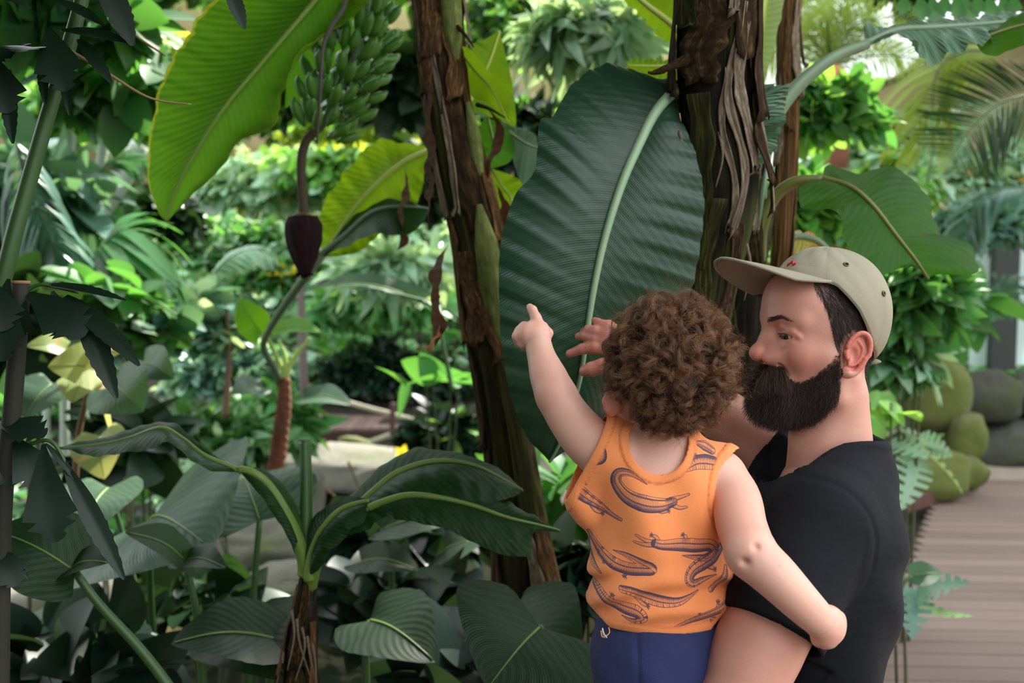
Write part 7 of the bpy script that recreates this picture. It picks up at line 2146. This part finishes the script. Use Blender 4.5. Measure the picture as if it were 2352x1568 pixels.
croc([(1411, 1271), (1440, 1276), (1470, 1288), (1494, 1300), (1470, 1304), (1440, 1306), (1410, 1298), (1388, 1282), (1372, 1262), (1358, 1240)], [0.8, 4, 6, 8, 9, 10, 10, 8, 5, 3], legs=[((1440, 1312), (1436, 1322)), ((1384, 1288), (1390, 1298))], dark=-1)
croc([(1645, 1318), (1612, 1326), (1588, 1332), (1578, 1320), (1590, 1304), (1620, 1290), (1665, 1268)], [0.8, 4, 7, 8, 10, 11, 11], legs=[((1630, 1300), (1640, 1306))], dark=1)
croc([(1428, 1350), (1448, 1352), (1475, 1362), (1510, 1370), (1550, 1371), (1580, 1362), (1600, 1351)], [5, 8, 9, 8, 6, 4, 1.5], legs=[((1462, 1366), (1472, 1378), (1482, 1382))], dark=-1)
croc([(1428, 1412), (1455, 1418), (1472, 1410), (1462, 1398), (1430, 1394), (1400, 1384), (1380, 1370), (1366, 1354)], [0.8, 4, 8, 9, 9, 8, 7, 5], legs=[((1404, 1382), (1406, 1370))], dark=-1)
croc([(1530, 1436), (1560, 1424), (1590, 1412), (1630, 1402), (1665, 1394), (1700, 1386)], [1, 3, 6, 7, 7, 5], legs=[((1595, 1410), (1600, 1402)), ((1645, 1396), (1648, 1384))], dark=1)
croc([(1636, 1354), (1648, 1344), (1662, 1330), (1672, 1312)], [6, 7, 7, 4], dark=1)
croc([(1560, 1084), (1580, 1076), (1602, 1066), (1625, 1066), (1645, 1070)], [1.5, 6, 10, 11, 10], legs=[((1596, 1062), (1600, 1052))], dark=-1)
croc([(1612, 1026), (1630, 1034), (1646, 1044)], [4, 7, 6], dark=1)
croc([(1379, 1020), (1386, 1042), (1382, 1060), (1366, 1066)], [1, 6, 9, 8], dark=-1)
croc([(1352, 1262), (1354, 1285), (1366, 1310), (1384, 1328)], [7, 8, 5, 1.5], dark=-1)
croc([(1636, 1420), (1646, 1424), (1656, 1426)], [5, 6, 4], dark=1)
croc([(1338, 1116), (1346, 1122), (1352, 1127)], [3, 3.5, 1], dark=1)
img = bpy.data.images.new('crocodile_print', IW, IH)
org = np.array(lin(255, 150, 88)[:3]); navy = np.array(lin(34, 38, 84)[:3])
srgb = lambda c: np.where(c <= 0.0031308, c * 12.92, 1.055 * c ** (1 / 2.4) - 0.055)
rgb = srgb(org) * (1 - ink[..., None]) + srgb(navy) * ink[..., None]
buf = np.ones((IH, IW, 4), np.float32); buf[..., :3] = rgb
img.pixels.foreach_set(buf[::-1].ravel())
img.update(); img.pack()
tankm = NT('orange_printed_cotton')
it = tankm.n('TexImage'); it.image = img; it.extension = 'EXTEND'
tankm.l(tankm.n('UVMap').outputs[0], it.inputs['Vector'])
g = tankm.n('TexCoord').outputs['Object']
pa = tankm.n('Attribute', attribute_name='plain')
st_ = tankm.n('Attribute', attribute_name='stitch')
tankm.l(tankm.mix(tankm.math('MULTIPLY', st_.outputs['Fac'], 0.55), tankm.mix(pa.outputs['Fac'], it.outputs['Color'], tuple(org) + (1,)), lin(196, 92, 40)), tankm.b.inputs['Base Color'])
tankm.b.inputs['Roughness'].default_value = 0.8
tankm.b.inputs['Sheen Weight'].default_value = 0.15
tankm.bump(tankm.math('ADD', tankm.noise(1000, 2, g), tankm.math('MULTIPLY', tankm.noise(22, 3, g), 4)), 0.22, 0.003)
# flat pattern of the back panel -> UV (x, z of the garment, no view of any camera)
o0 = P(1300, 960, 1.30); o1 = P(1700, 1480, 1.30)
uv = np.stack([(kV[:, 0] - o0[0]) / (o1[0] - o0[0]), 1 - (o0[2] - kV[:, 2]) / (o0[2] - o1[2])], 1)
# the hem, neck and arm bands carry no print
cd = 0
Kc = Sculpt.__new__(Sculpt); Kc.lo = K.lo; Kc.h = K.h; Kc.n = K.n; Kc.f = cutd
cd = field_at(Kc, kV)
plain = np.clip((0.0112 - cd) / 0.0014, 0, 1)
plain = np.maximum(plain, np.clip((kV[:, 1] - 1.39) / 0.01, 0, 1))
tank = mesh('tank_top', kV, kF, tankm.m, kid, True, uv)
float_attr(tank, 'plain', plain)
float_attr(tank, 'stitch', np.exp(-((cd - 0.0116) / 0.0009) ** 2) + 0.8 * np.exp(-((cd - 0.0095) / 0.0005) ** 2))
tag(tank, 'orange tank top printed with navy crocodiles')

# ---- shorts
shm = NT('navy_jersey')
g = shm.n('TexCoord').outputs['Object']
shm.l(shm.mix(shm.noise(6, 4, g), lin(42, 50, 98), lin(34, 41, 84)), shm.b.inputs['Base Color'])
shm.b.inputs['Roughness'].default_value = 0.85
shm.bump(shm.math('ADD', shm.noise(700, 2, g), shm.math('MULTIPLY', shm.noise(20, 3, g), 4)), 0.3, 0.003)
Q = Sculpt((0.04, 1.15, 0.90), (0.52, 1.66, 1.28), 0.0035)
Q.e(P(1525, 1470, 1.365), (0.096, 0.084, 0.085), k=0)
Q.e(P(1510, 1555, 1.350), (0.078, 0.086, 0.085), k=0.04)
Q.chain([P(1490, 1560, 1.37), P(1465, 1660, 1.40), P(1440, 1740, 1.43)], [0.070, 0.062, 0.052], 0.02)
Q.chain([P(1580, 1530, 1.40), P(1670, 1600, 1.48), P(1690, 1660, 1.53)], [0.074, 0.064, 0.055], 0.03)
X3 = np.meshgrid(*Q.ax, indexing='ij')
Q.f = np.maximum(Q.f, X3[2] - (P(1520, 1418, 1.30)[2] + 0.02)).astype(np.float32)
Q.f += (0.0022 * np.sin((X3[0] + X3[2] * 0.6) * 90 + 2 * np.sin(X3[2] * 30)) * np.exp(-((X3[2] - 1.16) / 0.07) ** 2)).astype(np.float32)
Q.f += (0.003 * np.exp(-((X3[0] - P(1460, 1500, 1.30)[0] - 0.0) / 0.002) ** 2) * (X3[1] < 1.36)).astype(np.float32)
qV, qF = Q.geo()
mesh('shorts', qV, qF, shm.m, kid)
# frayed label at the hem
whm = simple('care_label_cloth', lin(214, 214, 206), 0.8)
lp = PS([(1384, 1446, 1.292), (1386, 1456, 1.288), (1392, 1464, 1.287)], 6)
tube('care_label', lp, 0.006, whm, tank, 8, True, None, 0.2)
om = simple('orange_thread', lin(250, 160, 96), 0.8)
tube('loose_thread', PS([(1380, 1448, 1.288), (1383, 1462, 1.284), (1392, 1460, 1.283), (1400, 1452, 1.284), (1398, 1440, 1.286)], 20), 0.0006, om, tank, 5)

# ---- curly hair
kc = P(1540, 852, 1.345); kr = np.array([0.070, 0.081, 0.082])
curlm = hair_mat('curly_brown_hair', lin(34, 21, 17), lin(84, 55, 40), 0.30, lin(166, 114, 76))
q = np.random.default_rng(9)
nc, per, kk = 760, 30, 18
dirs = []
while len(dirs) < nc:
    d_ = nrm(q.normal(size=3))
    # leave the face (far side), the ear and the lower nape bare
    if d_[2] < -0.75 and d_[1] > -0.45: continue
    if d_[2] < -0.95: continue
    if d_[1] > 0.72 and d_[2] < 0.45: continue
    if d_[0] < -0.62 and d_[2] < -0.30: continue
    dirs.append(d_)
dirs = np.array(dirs)
u = np.linspace(0, 1, kk)
allst, allr = [], []
for c_ in range(nc):
    d_ = dirs[c_]
    top = max(0.0, d_[2])
    root = kc + d_ * kr * 1.0
    n_ = nrm(d_ / kr)
    # direction in which the lock lies over the scalp
    tdir = nrm(np.array([q.normal() * 0.7 + d_[0] * 0.4, q.normal() * 0.35 - 0.25, -0.55 + q.normal() * 0.5]))
    tdir = nrm(tdir - n_ * (tdir @ n_))
    b_ = np.cross(n_, tdir)
    L = q.uniform(0.022, 0.046) * (0.62 + 0.5 * top if d_[2] < 0 else 0.85 + 0.3 * top)
    lift = q.uniform(0.05, 0.50) * (0.4 if d_[2] < -0.3 else 1.0)
    turns = q.uniform(0.8, 1.8); ph = q.uniform(0, 6.28); cr = q.uniform(0.0040, 0.0085); hand = q.choice([-1, 1])
    ang = hand * 2 * np.pi * turns * u + ph
    ax_ = root + np.outer(u * L, tdir) + np.outer(np.sin(u * 1.9) * L * lift * 0.55, n_)
    rr = cr * np.minimum(1, u * 3.0)
    guide = ax_ + rr[:, None] * ((0.75 + np.cos(ang))[:, None] * n_ + np.sin(ang)[:, None] * b_) + 0.002 * n_ * u[:, None]
    off = q.normal(size=(per, 1, 3)) * 0.0012
    sc_ = 1 + 0.9 * u[None, :, None] * 0.6
    jit = q.normal(size=(per, 1, 3)) * 0.0022 * (u[None, :, None] ** 2)
    cut_ = q.uniform(0.7, 1.0, per)
    st = guide[None] + off * sc_ + jit * np.sin(u * 5)[None, :, None]
    allst.append(st)
st = np.concatenate(allst)
# flyaway hairs
nf = 2600
fd = dirs[q.integers(0, nc, nf)]
n_ = nrm(fd / kr); rt_ = kc + fd * kr
L = q.uniform(0.02, 0.042, nf)[:, None, None]
sd1 = nrm(q.normal(size=(nf, 3)))
fs = rt_[:, None] + (n_[:, None] * np.sin(u * 1.6)[None, :, None] * 0.75 + sd1[:, None] * (u ** 2)[None, :, None] * 0.6) * L + 0.003 * np.sin(u * 9 + 1)[None, :, None] * nrm(q.normal(size=(nf, 3)))[:, None]
hair_obj('curly_hair', np.concatenate([st, fs]), np.concatenate([np.full(len(st), 0.00017), np.full(nf, 0.0001)]), curlm, kid)
